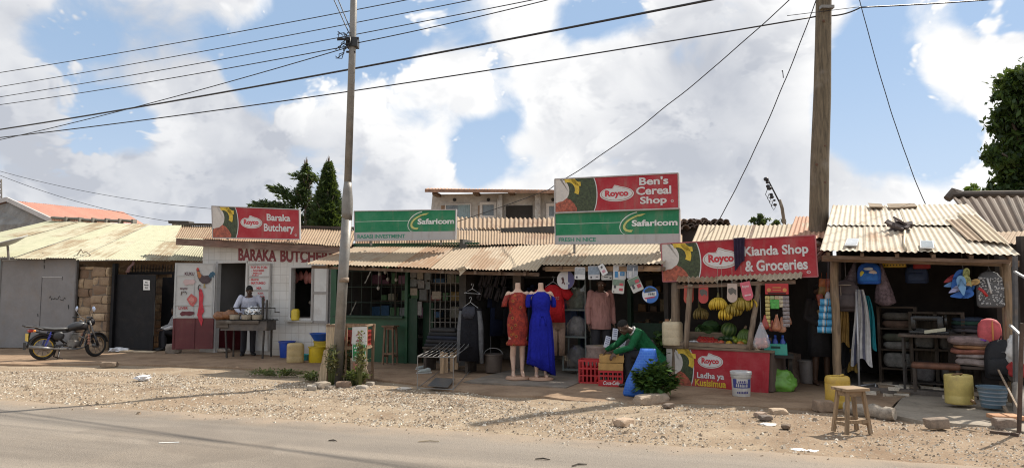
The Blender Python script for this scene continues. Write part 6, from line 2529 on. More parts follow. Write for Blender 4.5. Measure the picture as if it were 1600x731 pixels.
mb.poly([q+V(0,-RD-.045+rs.uniform(-.02,.0),.06)for q in out],V(0,.01,0))
mb.build('torn_sacking',plain((0.36,0.27,0.20),.9,.45,9),root)
mb = MB()
mb.poly([V(.13,-RD-.072,.20),V(.22,-RD-.072,.19),V(.23,-RD-.072,.34),V(.14,-RD-.072,.35)],V(0,.004,0))
mb.build('faded_label',plain((0.42,0.20,0.14),.8,.3,9),root)
def crate(name,label,p,rot,w,d,h,col,group=None,word=None,bottles=False,open_=True):
 r_ = thing(name,label,'crate',p,rot,group)
 mb = MB()
 nx = 5
 for y in(-d/2,d/2-.018):
  for z,hh in((0,.03),(h*.31,.022),(h*.60,.03),(h-.035,.035)):
   mb.box(-w/2,w/2,y,y+.018,z,z+hh)
  for k in range(nx+1):
   x = -w/2+(w-.022)*k/nx
   mb.box(x,x+.022,y+.001,y+.017,.03,h-.035)
 for x in(-w/2,w/2-.018):
  for z,hh in((0,.03),(h*.31,.022),(h*.60,.03),(h-.035,.035)):
   mb.box(x,x+.018,-d/2+.018,d/2-.018,z,z+hh)
  for k in range(1,4):
   y = -d/2+d*k/4
   mb.box(x+.001,x+.017,y-.011,y+.011,.03,h-.035)
 mb.box(-w/2+.018,w/2-.018,-d/2+.018,d/2-.018,.005,.02)
 for k in range(1,nx):
  x = -w/2+w*k/nx
  mb.box(x-.004,x+.004,-d/2+.018,d/2-.018,.02,h*.7)
 if word:
  mb.box(-w/2+.02,w/2-.02,-d/2-.002,-d/2+.014,.025,h*.42)
 mb.build('crate_body',PLA(col),r_)
 if word:
  mb = MB()
  mb.text(word,lambda u,v,n:V(u,-d/2-.006,v),-w*.30,w*.36,h*.12,h*.36,.02,shear=.25)
  mb.build('lettering',plain((0.65,0.65,0.63),.5),r_)
 if bottles:
  for i in range(nx):
   for j in range(3):
    mb = MB()
    x,y = -w/2+w*(i+.5)/nx,-d/2+d*(j+.5)/3
    mb.lathe([(.026,.022),(.028,.03),(.028,.13),(.014,.19),(.012,.235),(.014,.24)],10,(x,y,0))
    mb.build('bottle',plain((0.05,0.035,0.02),.12),r_,True)
 return r_
RM = Matrix.Translation(rp)@Matrix.Rotation(RK,4,'Z')
crate('drinks_crate','faded red crate on the rack shelf nearest the steel pole',RM@V(-.12,.02,.617),RK,.36,.34,.26,(0.24,0.028,0.022),'crates on the bottle rack')
crate('drinks_crate','faded red crate on the rack shelf behind the white poster',RM@V(.20,.03,.617),RK,.24,.34,.27,(0.26,0.03,0.024),'crates on the bottle rack')
def stool(name,label,p,rot,w,h,col,top_over=.05,splay=.06,slats=3,rail=True):
 r_ = thing(name,label,'stool',p,rot)
 WM,WX = wood(col),wood(col,axis=0)
 mb = MB()
 d = w*.85
 for k in range(slats):
  y0 = -d/2+d*k/slats
  mb.rbox(-w/2,w/2,y0+.003,y0+d/slats-.003,h-.03+rng.uniform(-.003,.003),h,.004,1)
 mb.build('seat',WX,r_)
 mb = MB()
 for y in(-d/2+.06,d/2-.06):
  mb.box(-w/2+.05,w/2-.05,y-.012,y+.012,h-.09,h-.03)
 for x in(-w/2+.05,w/2-.05):
  mb.box(x-.012,x+.012,-d/2+.075,d/2-.075,h-.09,h-.03)
 mb.build('apron',WX,r_)
 for sx in(-1,1):
  for sy in(-1,1):
   mb = MB()
   mb.bar(V(sx*(w/2-.055),sy*(d/2-.055),h-.03),V(sx*(w/2-.055+splay),sy*(d/2-.055+splay*.6),0),.036)
   mb.build('leg',WM,r_)
 if rail:
  u = .68
  mb = MB()
  X,Y_ = w/2-.055+splay*u,d/2-.055+splay*.6*u
  for sy in(-1,1):
   mb.bar(V(-X,sy*Y_,h*.27),V(X,sy*Y_,h*.27),.03,.035)
  for sx in(-1,1):
   mb.bar(V(sx*X,-Y_,h*.21),V(sx*X,Y_,h*.21),.03,.035)
  mb.build('stretcher',WM,r_)
 return r_
stool('wooden_stool','rough pale timber stool standing in the gravel before the yellow barrel can',gnd(1331,675,.02),RAD(14),.31,.50,(0.25,0.17,0.10),splay=.055)
stool('bar_stool','tall narrow wooden stool against the green kiosk post',plan(611,15.25,.05),RAD(-20),.30,.82,(0.17,0.10,0.06),splay=.03)
# ------ wire display rack and clothes shop goods
A0,A1,A2 = gnd(652,609,.05),gnd(708,611,.05),gnd(736,580,.05)
DV = A2-A1
root = thing('display_rack','low thin wire display rack with a slatted top in front of the clothes shop','rack',(A0+A1)/2)
Mw = plain((0.17,0.165,0.16),.5,.2,9,0,.3)
hgt = .52
corners = [A0,A1,A1+DV,A0+DV]
mb = MB()
for c in corners:
 mb.rod(c,c+UP*hgt,.008,5)
for k in range(4):
 mb.rod(corners[k]+UP*hgt,corners[(k+1)%4]+UP*hgt,.008,5)
 mb.rod(corners[k]+UP*.03,corners[(k+1)%4]+UP*.03,.007,5)
mb.build('frame',Mw,root,world=True)
mb = MB()
for k in range(8):
 u = k/7
 p = A0.lerp(A1,u)
 q = p+DV*1.05
 mb.tube([p+UP*(hgt+.01),p.lerp(q,.5)+UP*(hgt+.0),q+UP*(hgt+.06)],.0055,5)
mb.build('top_bars',plain((0.22,0.215,0.205),.5,.2),root,world=True)
mb = MB()
a,b_ = gnd(668,606,.05),gnd(700,608,.05)
dv2 = (A2-A1).normalized()
mb.hexa([a+UP*.03,b_+UP*.03,b_+dv2*.85+UP*.05,a+dv2*.85+UP*.05,a+UP*.045,b_+UP*.045,b_+dv2*.85+UP*.065,a+dv2*.85+UP*.065])
o = mb.build('grey_board',plain((0.10,0.10,0.10),.35,.1))
tag(o,'flat grey board lying on the ground under the wire display rack','board')
for k,(px,py,l)in enumerate(((690.5,583,.40),(697,582,.37),(706,580,.36),(713,577,.42))):
 mb = MB()
 mb.rbox(-.038,.038,-.012,.012,0,l,.004)
 o = mb.build('loose_timber',wood((0.40,0.28,0.17),name='pallet_timber'))
 put(o,gnd(px,py,.09),RAD(-25))
 tag(o,'short upright timber slat leaning behind the wire display rack','timber','timber slats behind the wire rack')
def shoe(label,p,rot,col,group=None,sole=(0.5,0.5,0.48),k=1.0):
 r_ = thing('shoe',label,'shoe',p,rot,group)
 mb = MB()
 sd_ = V(0,1,0)
 mb.loft([(V(-.11,0,.05),sd_*.030,UP*.04),(V(-.06,0,.06),sd_*.038,UP*.05),(V(.02,0,.05),sd_*.042,UP*.035),(V(.10,0,.042),sd_*.045,UP*.025),(V(.15,0,.035),sd_*.028,UP*.015)],12)
 mb.build('upper',plain(col,.7,.2,18),r_,True)
 mb = MB()
 mb.loft([(V(-.125,0,.012),sd_*.03,UP*.012),(V(0,0,.012),sd_*.044,UP*.012),(V(.10,0,.012),sd_*.048,UP*.012),(V(.165,0,.014),sd_*.025,UP*.010)],12,sq=3)
 mb.build('sole',plain(sole,.7),r_,40)
 return r_
shoe('pale grey trainer on the floor under the wire rack, nearer one',gnd(664,583,.05),RAD(200),(0.34,0.37,0.35))
shoe('pale grey trainer on the floor under the wire rack, farther one',gnd(662,577,.05),RAD(188),(0.30,0.33,0.32))
def hung_top(name,label,p,rot,w,h,sl,mat,cat_='clothing',thick=.055,sleeve_drop=1.0,group=None,neck=.07,hanger=True,sw=.075):
 """a top hanging from a hanger; p is the hanger hook"""
 r_ = thing(name,label,cat_,p,rot,group)
 mb = MB()
 z0 = -.16
 mb.loft([(V(0,0,z0-h),V(w*.52,0,0),V(0,thick,0)),(V(0,0,z0-h*.6),V(w*.48,0,0),V(0,thick,0)),(V(0,0,z0-h*.25),V(w*.46,0,0),V(0,thick*1.1,0)),(V(0,0,z0-h*.10),V(w*.46,0,0),V(0,thick,0)),(V(0,0,z0-.02),V(w*.33,0,0),V(0,thick*.7,0)),(V(0,0,z0+.03),V(w*.16,0,0),V(0,thick*.8,0))],26,sq=2.8,fold=[.05,.05,.03,.02,0,0],nf=6)
 for s in(-1,1):
  d = V(s*(1-sleeve_drop)*.8+s*.10,0,-sleeve_drop).normalized()
  q = V(s*w*.42,0,z0-.07)
  mb.loft([(q-d*.04,V(sw*.7,0,0)if sleeve_drop>.6 else V(0,0,sw*.8),V(0,thick*.7,0)),(q+d*sl*.5,(d.cross(V(0,1,0)))*sw,V(0,thick*.7,0)),(q+d*sl,(d.cross(V(0,1,0)))*sw*.8,V(0,thick*.6,0))],14,fold=.05)
 mb.build('cloth',mat,r_,True)
 if hanger:
  mb = MB()
  mb.tube([V(-.02,0,.0),V(0,0,.03),V(.025,0,.01),V(.012,0,-.03),V(0,0,-.07)],.005,6)
  mb.tube([V(0,0,-.07),V(-w*.4,0,z0-.02)],.005,6)
  mb.tube([V(0,0,-.07),V(w*.4,0,z0-.02)],.005,6)
  mb.build('hanger',plain((0.42,0.42,0.42),.4),r_)
 return r_
DK = cloth((0.012,0.012,0.016),.2,'dark_cloth')
q = at(735,466,13.5)
hh = hung_top('hooded_jacket','dark jacket with long grey sleeves hanging at the clothes shop front',q,RAD(-20),.40,1.02,.0,DK,thick=.08)
for s in(-1,1):
 mb = MB()
 mb.loft([(V(s*.17,0,-.20),V(.05,0,0),V(0,.05,0)),(V(s*.215,0,-.55),V(.052,0,0),V(0,.05,0)),(V(s*.225,0,-.95),V(.045,0,0),V(0,.045,0)),(V(s*.24,0,-1.22),V(.038,0,0),V(0,.035,0))],14,fold=.06)
 mb.build('sleeve',cloth((0.14,0.14,0.145)),hh,True)
mb = MB()
mb.loft([(V(0,-.07,-.16),V(.12,0,0),V(0,.03,0)),(V(0,-.09,-.27),V(.14,0,0),V(0,.03,0)),(V(0,-.085,-.38),V(.09,0,0),V(0,.02,0))],16)
mb.build('chest_panel',cloth((0.05,0.052,0.065)),hh,True)
q = at(738,447,13.7)
r_ = thing('clothes_hanger','empty white clothes hanger on the awning beam above the dark jacket','hanger',q)
mb = MB()
mb.tube([V(-.02,0,.02),V(-.01,0,.05),V(.02,0,.04),V(.015,0,0),V(0,0,-.05)],.004,6)
mb.tube([V(0,0,-.05),V(-.16,0,-.13),V(.16,0,-.15),V(0,0,-.05)],.005,6)
mb.build('wire',plain((0.6,0.6,0.6),.4),r_)
for k in range(5):
 mb = MB()
 mb.rbox(-.48+k*.03,.40-k*.05,-.2,.2,0,.075,.03,3)
 for v in mb.bm.verts:
  v.co.z+=.02*mnoise.noise(v.co*5+V(k*3,0,0))
 o = mb.build('folded_cloth',plain([(0.014,0.014,0.018),(0.02,0.018,0.02),(0.012,0.016,0.03),(0.018,0.018,0.02),(0.03,0.028,0.028)][k],.9,.2),None,True)
 put(o,plan(704,13.95,.52+k*.072),RAD(-22))
 tag(o,'folded dark garment in the pile behind the wire rack','clothing','dark folded garments behind the wire rack')
r_ = thing('bench','dark low bench carrying the pile of folded dark garments','bench',plan(704,13.95,.05),RAD(-22))
mb = MB()
mb.box(-.5,.5,-.22,.22,.43,.468)
mb.build('seat',wood((0.06,0.045,0.035),axis=0),r_)
for x in(-.45,.45):
 mb = MB()
 mb.box(x-.03,x+.03,-.2,.2,0,.43)
 mb.build('leg',wood((0.06,0.045,0.035)),r_)
q = at(698,529,13.9)
mb = MB()
mb.ball(V(0,0,0),.07,.05,.12,12,8,jit=.2)
o = mb.build('blue_pouch',plain((0.03,0.06,0.35),.4),None,True)
tag(put(o,q),'small bright blue pouch lying against the dark clothes pile','pouch')
b_ = bucket('bucket','grey brown lidless bucket on the clothes shop floor left of the mannequins',plan(771,13.6,.07),.15,.18,.34,(0.12,0.095,0.08),handle='up')
b_['label'] = 'grey brown bucket with raised handle on the clothes shop floor'
rs = random.Random(15)
rail = thing('clothes_rail','long metal clothes rail across the dark back of the clothes shop','rail',SF.w(sB+.2,-1.0,.05),SF.ang)
mb = MB()
Lr = sC-sB-.3
mb.rod(V(0,0,1.85),V(Lr,0,1.85),.015)
mb.build('rod',Mw,rail)
for x in(0,Lr):
 mb = MB()
 mb.rod(V(x,0,0),V(x,0,1.85),.015)
 mb.build('upright',Mw,rail)
for k in range(11):
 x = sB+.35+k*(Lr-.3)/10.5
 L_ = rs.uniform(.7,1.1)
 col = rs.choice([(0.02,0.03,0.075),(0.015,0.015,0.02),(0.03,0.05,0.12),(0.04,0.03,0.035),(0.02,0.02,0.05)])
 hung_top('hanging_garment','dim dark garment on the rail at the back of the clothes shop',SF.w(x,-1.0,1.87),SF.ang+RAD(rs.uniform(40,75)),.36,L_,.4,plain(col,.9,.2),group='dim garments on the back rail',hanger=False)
for k in range(10):
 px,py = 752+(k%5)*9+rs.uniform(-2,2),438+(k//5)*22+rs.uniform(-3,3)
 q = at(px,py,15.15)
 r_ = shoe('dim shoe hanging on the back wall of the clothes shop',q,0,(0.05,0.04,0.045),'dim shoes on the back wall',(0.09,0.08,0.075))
 r_.rotation_euler = (RAD(70),RAD(-80),SF.ang)
hung_top('t_shirt','bright red short sleeved T-shirt hanging beside the blue dress',at(864,434,13.15),RAD(-14),.42,.66,.20,cloth((0.42,0.016,0.02),.12),sleeve_drop=.45,thick=.07,sw=.10)
q = at(866,451,13.05)
mb = MB()
for j in range(2):
 mb.tube([V(-.12+.24*i/22,0,(.012 if i%2 else-.012)*(1.0+.6*math.sin(i*1.9+j))-.03*j)for i in range(23)],.0035,4)
o = mb.build('print',plain((0.55,0.35,0.35),.7))
ts = [x for x in bpy.data.objects if x.name.startswith('t_shirt')][0]
o.parent = ts
o.location = (0.01,-.085,-.36)
hung_top('pink_top','pink shorts and top hanging under the red T-shirt',at(861,468,13.3),RAD(-14),.30,.40,.12,plain((0.40,0.05,0.07),.8,.2),thick=.05,hanger=False)
hung_top('denim_jacket','dark blue denim garment hanging right of the red T-shirt',at(884,450,13.5),RAD(-30),.32,.75,.42,plain((0.03,0.05,0.09),.9,.2),thick=.05,hanger=False)
def trousers(label,p,rot,w,h,col,group=None):
 r_ = thing('trousers',label,'trousers',p,rot,group)
 mb = MB()
 mb.loft([(V(0,0,-.25),V(w*.5,0,0),V(0,.05,0)),(V(0,0,-.1),V(w*.48,0,0),V(0,.045,0)),(V(0,0,0),V(w*.42,0,0),V(0,.03,0))],18,sq=3)
 for s in(-1,1):
  mb.loft([(V(s*w*.26,0,-h),V(w*.20,0,0),V(0,.04,0)),(V(s*w*.25,0,-h*.6),V(w*.22,0,0),V(0,.045,0)),(V(s*w*.24,0,-.2),V(w*.25,0,0),V(0,.05,0))],14,sq=2.5,fold=.05)
 mb.build('cloth',cloth(col,.12),r_,True)
 return r_
trousers('beige trousers hanging below the red T-shirt beside the blue dress',at(872,494,13.25),RAD(-12),.28,.72,(0.33,0.22,0.16))
root = thing('display_case','tall glass fronted display case of cloth beside the cereal shop doorway','display case',plan(901,13.35,.13),SF.ang)
Mcase = plain((0.13,0.15,0.14),.5,.2,dirt=.3)
mb = MB()
for x in(-.22,.22):
 for y in(-.16,.16):
  mb.bar(V(x,y,0),V(x,y,1.75),.025)
for z in(.02,.62,1.12,1.74):
 for y in(-.16,.16):
  mb.bar(V(-.22,y,z),V(.22,y,z),.022)
 mb.bar(V(-.22,-.16,z),V(-.22,.16,z),.022)
 mb.bar(V(.22,-.16,z),V(.22,.16,z),.022)
mb.build('frame',Mcase,root)
for z in(.03,.63,1.13):
 mb = MB()
 mb.box(-.21,.21,-.15,.15,z,z+.012)
 mb.build('shelf',Mcase,root)
mb = MB()
mb.box(-.208,.208,-.166,-.162,.03,1.73)
m,t,b = new_mat('case_glass')
gl = t.add('ShaderNodeBsdfGlossy')
gl.inputs[0].default_value = (.6,.6,.6,1)
gl.inputs['Roughness'].default_value = .02
trn = t.add('ShaderNodeBsdfTransparent')
mx = t.add('ShaderNodeMixShader')
mx.inputs[0].default_value = .06
t.l.new(trn.outputs[0],mx.inputs[1])
t.l.new(gl.outputs[0],mx.inputs[2])
t.l.new(mx.outputs[0],[x for x in t.n if x.type=='OUTPUT_MATERIAL'][0].inputs[0])
M_CGLASS = m
mb.build('glass',m,root)
cm = Matrix.Translation(plan(901,13.35,.13))@Matrix.Rotation(SF.ang,4,'Z')
for k,(z,h_,col)in enumerate(((.045,.42,(0.15,0.14,0.13)),(.645,.36,(0.24,0.23,0.22)),(1.145,.40,(0.17,0.19,0.15)))):
 mb = MB()
 mb.loft([(V(0,0,0),V(.18,0,0),V(0,.12,0)),(V(0,0,h_*.5),V(.19,0,0),V(0,.13,0)),(V(.02,0,h_*.8),V(.15,0,0),V(0,.10,0)),(V(0,0,h_),V(.06,0,0),V(0,.05,0))],20,fold=.07)
 o = mb.build('cloth_bundle',plain(col,.9,.35,11,.006),None,True)
 put(o,cm@V(0,.0,z),SF.ang)
 tag(o,['bottom','middle','top'][k]+' cloth bundle inside the glass display case','bundle')
def card(label,px,py,Y,w,h,rot,c_top,c_bot,split,marks,seed=0,group='price cards hung from the awning'):
 c = at(px,py,Y)
 r_ = thing('price_card',label,'card',c,RAD(-18),group)
 M_ = Matrix.Rotation(RAD(rot),4,'Y')
 def rr_(x0,x1,z0,z1,n,rad=.02):
  pts = []
  for cx,cz,a0 in((x1-rad,z1-rad,0),(x0+rad,z1-rad,90),(x0+rad,z0+rad,180),(x1-rad,z0+rad,270)):
   for k in range(4):
    a = RAD(a0+30*k)
    pts.append(M_@V(cx+rad*math.cos(a),n,cz+rad*math.sin(a)))
  return pts
 mb = MB()
 mb.poly(rr_(-w/2,w/2,-h/2,h/2,0),M_@V(0,.004,0))
 mb.build('card',plain(c_bot,.45,.06),r_)
 mb = MB()
 mb.poly([M_@V(x,-.003,z)for x,z in((-w/2+.004,-h/2+h*split),(w/2-.004,-h/2+h*split),(w/2-.004,h/2-.012),(-w/2+.004,h/2-.012))])
 mb.build('print',plain(c_top,.45,.35,22),r_)
 for col,rects in marks:
  mb = MB()
  for(x0,x1,z0,z1)in rects:
   mb.poly([M_@V(x*w/2,-.006,z*h/2)for x,z in((x0,z0),(x1,z0),(x1,z1),(x0,z1))])
  mb.build('print_mark',plain(col,.5,.2,20),r_)
 mb = MB()
 mb.rod(M_@V(0,.001,h/2-.01),M_@V(0,.001,h/2)+UP*.10,.002,4)
 mb.build('string',plain((0.3,0.3,0.3),.6),r_)
WH,GR,BL,RD_ = (0.55,0.54,0.53),(0.24,0.27,0.30),(0.04,0.20,0.42),(0.42,0.06,0.08)
DKm = (0.06,0.06,0.07)
card('grey topped white card at the far left of the hung price cards',906,427,12.55,.19,.22,2,(0.30,0.31,0.32),WH,.40,[(DKm,[(-.7,-.4,-.8,-.45)])])
card('blue grey card second along the hung price cards',928,426,12.45,.21,.24,-1,(0.20,0.25,0.31),(0.48,0.47,0.48),.36,[(DKm,[(-.6,-.35,-.8,-.5),(.3,.7,-.65,-.55)])])
card('bright white slip tilted in the sun over the other price cards',942,421,12.32,.11,.19,-27,(0.60,0.60,0.60),(0.66,0.66,0.66),.3,[(DKm,[(-.3,.3,.3,.7)]),((0.5,0.25,0.3),[(-.5,.5,-.6,-.1)])])
card('dark topped card half behind the tilted white slip',948,427,12.42,.20,.23,0,(0.14,0.16,0.18),(0.48,0.48,0.46),.36,[(DKm,[(.5,.8,-.8,-.6),(-.5,.2,-.6,-.5)])])
card('white card with a round blue badge, largest of the hung cards',968,425,12.25,.22,.26,1,(0.42,0.42,0.42),WH,.62,[(BL,[(-.75,-.25,-.7,.1),(.1,.8,-.5,.05)]),(WH,[(.3,.6,-.35,-.12)])])
card('dark patterned card at the right end of the top row of cards',988,424,12.10,.19,.24,3,(0.12,0.14,0.17),(0.36,0.38,0.42),.55,[((0.5,0.5,0.5),[(-.6,-.1,-.9,0),(.1,.3,-.6,.5)])])
card('lower red and green card hanging straight below the blue badge card',966,447,12.2,.21,.25,5,(0.14,0.20,0.15),(0.50,0.48,0.44),.55,[(RD_,[(.2,.8,.1,.45),(.2,.8,-.6,-.25)]),(DKm,[(-.7,-.35,-.3,.1),(-.8,-.6,-.85,-.7)])])
card('lower red and green card swinging tilted to the right',993,444,12.05,.20,.26,-24,(0.14,0.20,0.15),(0.50,0.48,0.44),.5,[(RD_,[(.1,.8,.1,.5),(.1,.8,-.6,-.1)]),(DKm,[(-.7,-.3,-.5,.1)])])
def disc_sign(name,label,px,py,Y,r,cols,text=None):
 c = at(px,py,Y)
 r_ = thing(name,label,'sign',c,RAD(-18))
 mb = MB()
 mb.poly([V(r*math.cos(a),0,r*1.05*math.sin(a))for a in[2*math.pi*k/40 for k in range(40)]],V(0,.006,0))
 mb.build('disc',plain(cols[0],.4,.06),r_)
 return r_
r_ = disc_sign('round_sign','round white and purple sign with a red ribbon shape under the awning',884,437,12.9,.165,[(0.55,0.52,0.50)])
mb = MB()
R0 = .163
mb.poly([V(R0*math.cos(RAD(a)),-.004,R0*1.05*math.sin(RAD(a)))for a in range(-75,76,10)])
mb.build('purple_half',plain((0.06,0.05,0.16),.4,.15),r_)
mb = MB()
mb.tube([V(-.07,-.006,-.07),V(-.04,-.006,.0),V(-.055,-.006,.05),V(-.075,-.006,.03),V(-.05,-.006,-.02),V(-.02,-.006,-.08)],.010,6)
mb.build('ribbon_mark',plain((0.10,0.03,0.03),.5),r_)
mb = MB()
mb.box(.01,.07,-.008,-.005,-.08,-.045)
mb.box(-.10,-.02,-.008,-.005,.09,.10)
mb.build('label_marks',plain((0.4,0.4,0.45),.5),r_)
r_ = disc_sign('round_sign','round blue and white sign hanging beside the grocery stall post',1016,460,11.75,.135,[(0.03,0.13,0.42)])
mb = MB()
mb.poly([V(x,-.004,z)for x,z in((-.115,-.055),(.10,-.02),(.10,.055),(-.115,.02))])
mb.poly([V(.13*math.cos(RAD(a)),-.003,.136*math.sin(RAD(a)))for a in range(155,250,10)]+[V(-.06,-.003,-.03)])
mb.build('white_panel',plain((0.55,0.55,0.56),.4),r_)
mb = MB()
mb.poly([V(x,-.006,z)for x,z in((-.09,.035),(.10,.07),(.07,.10),(-.02,.12),(-.08,.08))])
for x_ in(-.03,.0,.025,.052):
 mb.poly([V(x_,-.007,-.012),V(x_+.018,-.007,-.008),V(x_+.018,-.007,.03),V(x_+.003,-.007,.026)])
mb.build('sign_marks',plain((0.03,0.045,0.05),.5),r_)
mb = MB()
mb.poly([V(x,-.006,z)for x,z in((-.10,-.055),(.08,-.03),(.07,-.05),(-.08,-.075))])
mb.build('red_stripe',plain((0.40,0.05,0.09),.5),r_)
crate('drinks_crate','empty red plastic crate standing on its end left of the lettered crate',gnd(924,599,.05)+V(0,.12,0),RAD(-16),.36,.30,.40,(0.46,0.012,0.02))
q2 = gnd(957,603.5,.05)+V(0,.13,0)
crate('drinks_crate','red drinks crate with white lettering and bottles beneath the wooden crates',q2,RAD(-12),.40,.32,.26,(0.46,0.012,0.02),word='Coca-Cola',bottles=True)
for k,lab in enumerate(('lower tan wooden crate resting on the lettered red crate','upper tan wooden crate on top of the crate stack')):
 r_ = thing('wooden_crate',lab,'crate',q2+V(.01*k,-.01,.262+k*.125),RAD(-12+3*k))
 mb = MB()
 for y in(-.15,.135):
  mb.rbox(-.20,.20,y,y+.015,0,.118,.004,1)
 for x in(-.20,.185):
  mb.rbox(x,x+.015,-.134,.134,0,.118,.004,1)
 mb.build('side_boards',plain((0.42,0.245,0.075),.7,.2,6),r_)
 mb = MB()
 mb.box(-.185,.185,-.134,.134,.002,.012)
 mb.build('base_board',wood((0.25,0.16,0.07),axis=0),r_)
def sack(name,label,p,r,h,col,rot=0,open_=True,grain=None,fold=.04,slump=.0,cat_='sack'):
 r_ = thing(name,label,cat_,p,rot)
 mb = MB()
 se = [(.80,0),(.98,.06),(1.05,.3),(1.02,.6),(.95,.82),(1.0,.92),(1.04,.97),(.98,1.0),(.90,.98),(.88,.93)]
 mb.loft([(V(slump*z,0,z*h),V(r*a,0,0),V(0,r*a*.8,0))for a,z in se],30,fold=fold,nf=7)
 mb.build('bag',plain(col,.9,.3,12,.006),r_,True)
 if grain:
  mb = MB()
  mb.ball(V(slump*.9,0,h*.90),r*.90,r*.72,h*.12,18,8,jit=.15)
  mb.build('grain',plain(grain,.9,.5,45,.01),r_,True)
 return r_
sack('grain_sack','open woven sack of grain standing behind the wooden crates',plan(937,12.55,.05),.25,.60,(0.24,0.185,0.16),grain=(0.20,0.15,0.09))
sack('grain_sack','second open sack of grain half hidden by the seated man',plan(962,12.6,.05),.22,.56,(0.27,0.22,0.18),grain=(0.17,0.12,0.08))
sack('grain_sack','grey full sack standing deep in the cereal shop left of the door post',plan(984,13.1,.13),.26,.62,(0.13,0.12,0.115),grain=(0.16,0.14,0.12))
sack('grain_sack','grey full sack standing deep in the cereal shop by the stall post',plan(1016,12.75,.13),.25,.60,(0.12,0.11,0.11),grain=(0.14,0.12,0.10))
for k,(px,py,rot,lab)in enumerate(((949,533,16,'left paper price slip stuck in the grain sacks'),(961,521,8,'tall paper price slip stuck upright in the rear grain sack'),(974,533,20,'right paper price slip beside the seated man'))):
 mb = MB()
 M_ = Matrix.Rotation(RAD(rot),4,'Y')@Matrix.Rotation(RAD(-12),4,'X')
 mb.box(-.045,.045,0,.003,-.11,.09,M_)
 r_ = thing('price_slip',lab,'price slip',at(px,py,12.25))
 mb.build('paper',plain((0.55,0.57,0.66),.7,.05),r_)
 mb = MB()
 for j in range(4):
  mb.box(-.03,.03,-.003,-.001,.06-j*.035,.07-j*.035,M_)
 mb.build('ink_lines',plain((0.10,0.10,0.22),.7),r_)
sh = SF.thing('shelf_unit','dark wall shelf of brownish packets at the back of the cereal shop','shelves')
for z in(.75,1.15,1.55,1.95):
 mb = MB()
 mb.box(SF.s(985,-1.2),sD-.1,1.4,1.75,z,z+.03)
 mb.build('shelf',wood((0.09,0.07,0.05),axis=0),sh)
rs = random.Random(16)
for z in(.78,1.18,1.58,1.98):
 x = SF.s(985,-1.2)+.1
 while x<sD-.25:
  w = rs.uniform(.08,.18)
  mb = MB()
  mb.rbox(-w/2,w/2,-.08,.08,0,rs.uniform(.12,.26),.012,1)
  o = mb.build('packet',plain(rs.choice([(0.28,0.16,0.06),(0.22,0.12,0.05),(0.30,0.22,0.12),(0.16,0.10,0.06),(0.25,0.06,0.04)]),.6,.3,15))
  put(o,SF.w(x+w/2,-1.5,z),SF.ang)
  tag(o,'dim brownish packet on the cereal shop back shelf','packet','packets on the cereal shop shelf')
  x+=w+rs.uniform(.02,.09)
r_ = thing('woven_bag','tall bright blue woven bag tapering up beside the seated man','bag',gnd(1003,620,.05)+V(0,.12,0),RAD(-14))
mb = MB()
se = [(-.02,.21,.10,0),(-.02,.225,.13,.04),(-.0,.20,.14,.22),(.06,.165,.12,.42),(.10,.15,.085,.54),(.115,.12,.05,.64),(.12,.11,.012,.70)]
mb.loft([(V(x,0,z),V(a,0,0),V(0,b_,0))for x,a,b_,z in se],30,sq=3,fold=.05,nf=6)
m,t,b = new_mat('blue_weave')
co = t.add('ShaderNodeTexCoord').outputs['Object']
sp = t.add('ShaderNodeSeparateXYZ')
t.put(sp.inputs[0],co)
br = t.add('ShaderNodeTexBrick',offset=.5)
t.put(br.inputs['Vector'],t.combine(sp.outputs[0],sp.outputs[2],0))
br.inputs['Scale'].default_value = 1
br.inputs['Brick Width'].default_value = .075
br.inputs['Row Height'].default_value = .038
br.inputs['Mortar Size'].default_value = .006
br.inputs['Color1'].default_value = (0.02,0.115,0.50,1)
br.inputs['Color2'].default_value = (0.025,0.135,0.54,1)
br.inputs['Mortar'].default_value = (0.05,0.18,0.56,1)
n = t.noise(co,6,5,.6)
t.put(b.inputs['Base Color'],t.mix(t.ramp(n,.3,.7,0,.4),br.outputs['Color'],(0.012,0.07,0.40)))
b.inputs['Roughness'].default_value = .5
bump(t,b,n,.02)
mb.build('bag_body',m,r_,True)
# ------ grocery stall
KF = Fr(1040,12.0,1203,10.98)
KL = KF.L
M_POST = wood((0.20,0.145,0.10),name='stall_post')
M_PLANK = wood((0.22,0.16,0.11),axis=0,name='stall_plank')
root = KF.thing('grocery_stall','grocery stall with a red wrapped counter below a sagging sheet roof','stall')
ZC = .64
mb = MB()
mb.box(.03,KL,-.0,.75,.06,ZC)
mb.build('counter_body',plain((0.11,0.075,0.06),.9),root)
P = Patch(KF.w(-.02,.012,ZC+.005),KF.w(KL+.02,.012,ZC+.01),KF.w(KL+.01,.012,.0),KF.w(.0,.012,.05))
tl,tr,br_,bl = at(1041,544,11.98),at(1203,549.5,10.96),at(1200,616,10.96),at(1043,602,11.98)
P = Patch(tl,tr,br_,bl)
board(P,'counter_banner',M_RED,root,.012)
food_picture(P,.275,root,P.w/P.h)
royco(P,.325,.57,.53,.93,root)
words(P,'Ladha ya',.315,.585,.225,.42,M_SWHITE,root)
words(P,'Kusisimua',.295,.605,.065,.245,plain((0.60,0.40,0.03),.5),root)
mb = MB()
mb.rbox(-.04,KL+.02,-.06,.0,ZC+.015,ZC+.055,.008)
mb.rbox(.12,KL-.35,-.05,-.01,ZC+.06,ZC+.13,.006)
mb.rbox(.12,KL-.25,.04,.08,ZC+.06,ZC+.12,.006)
mb.rbox(-.02,KL,.0,.78,ZC+.005,ZC+.04,.004)
mb.build('counter_planks',M_PLANK,root)
mb = MB()
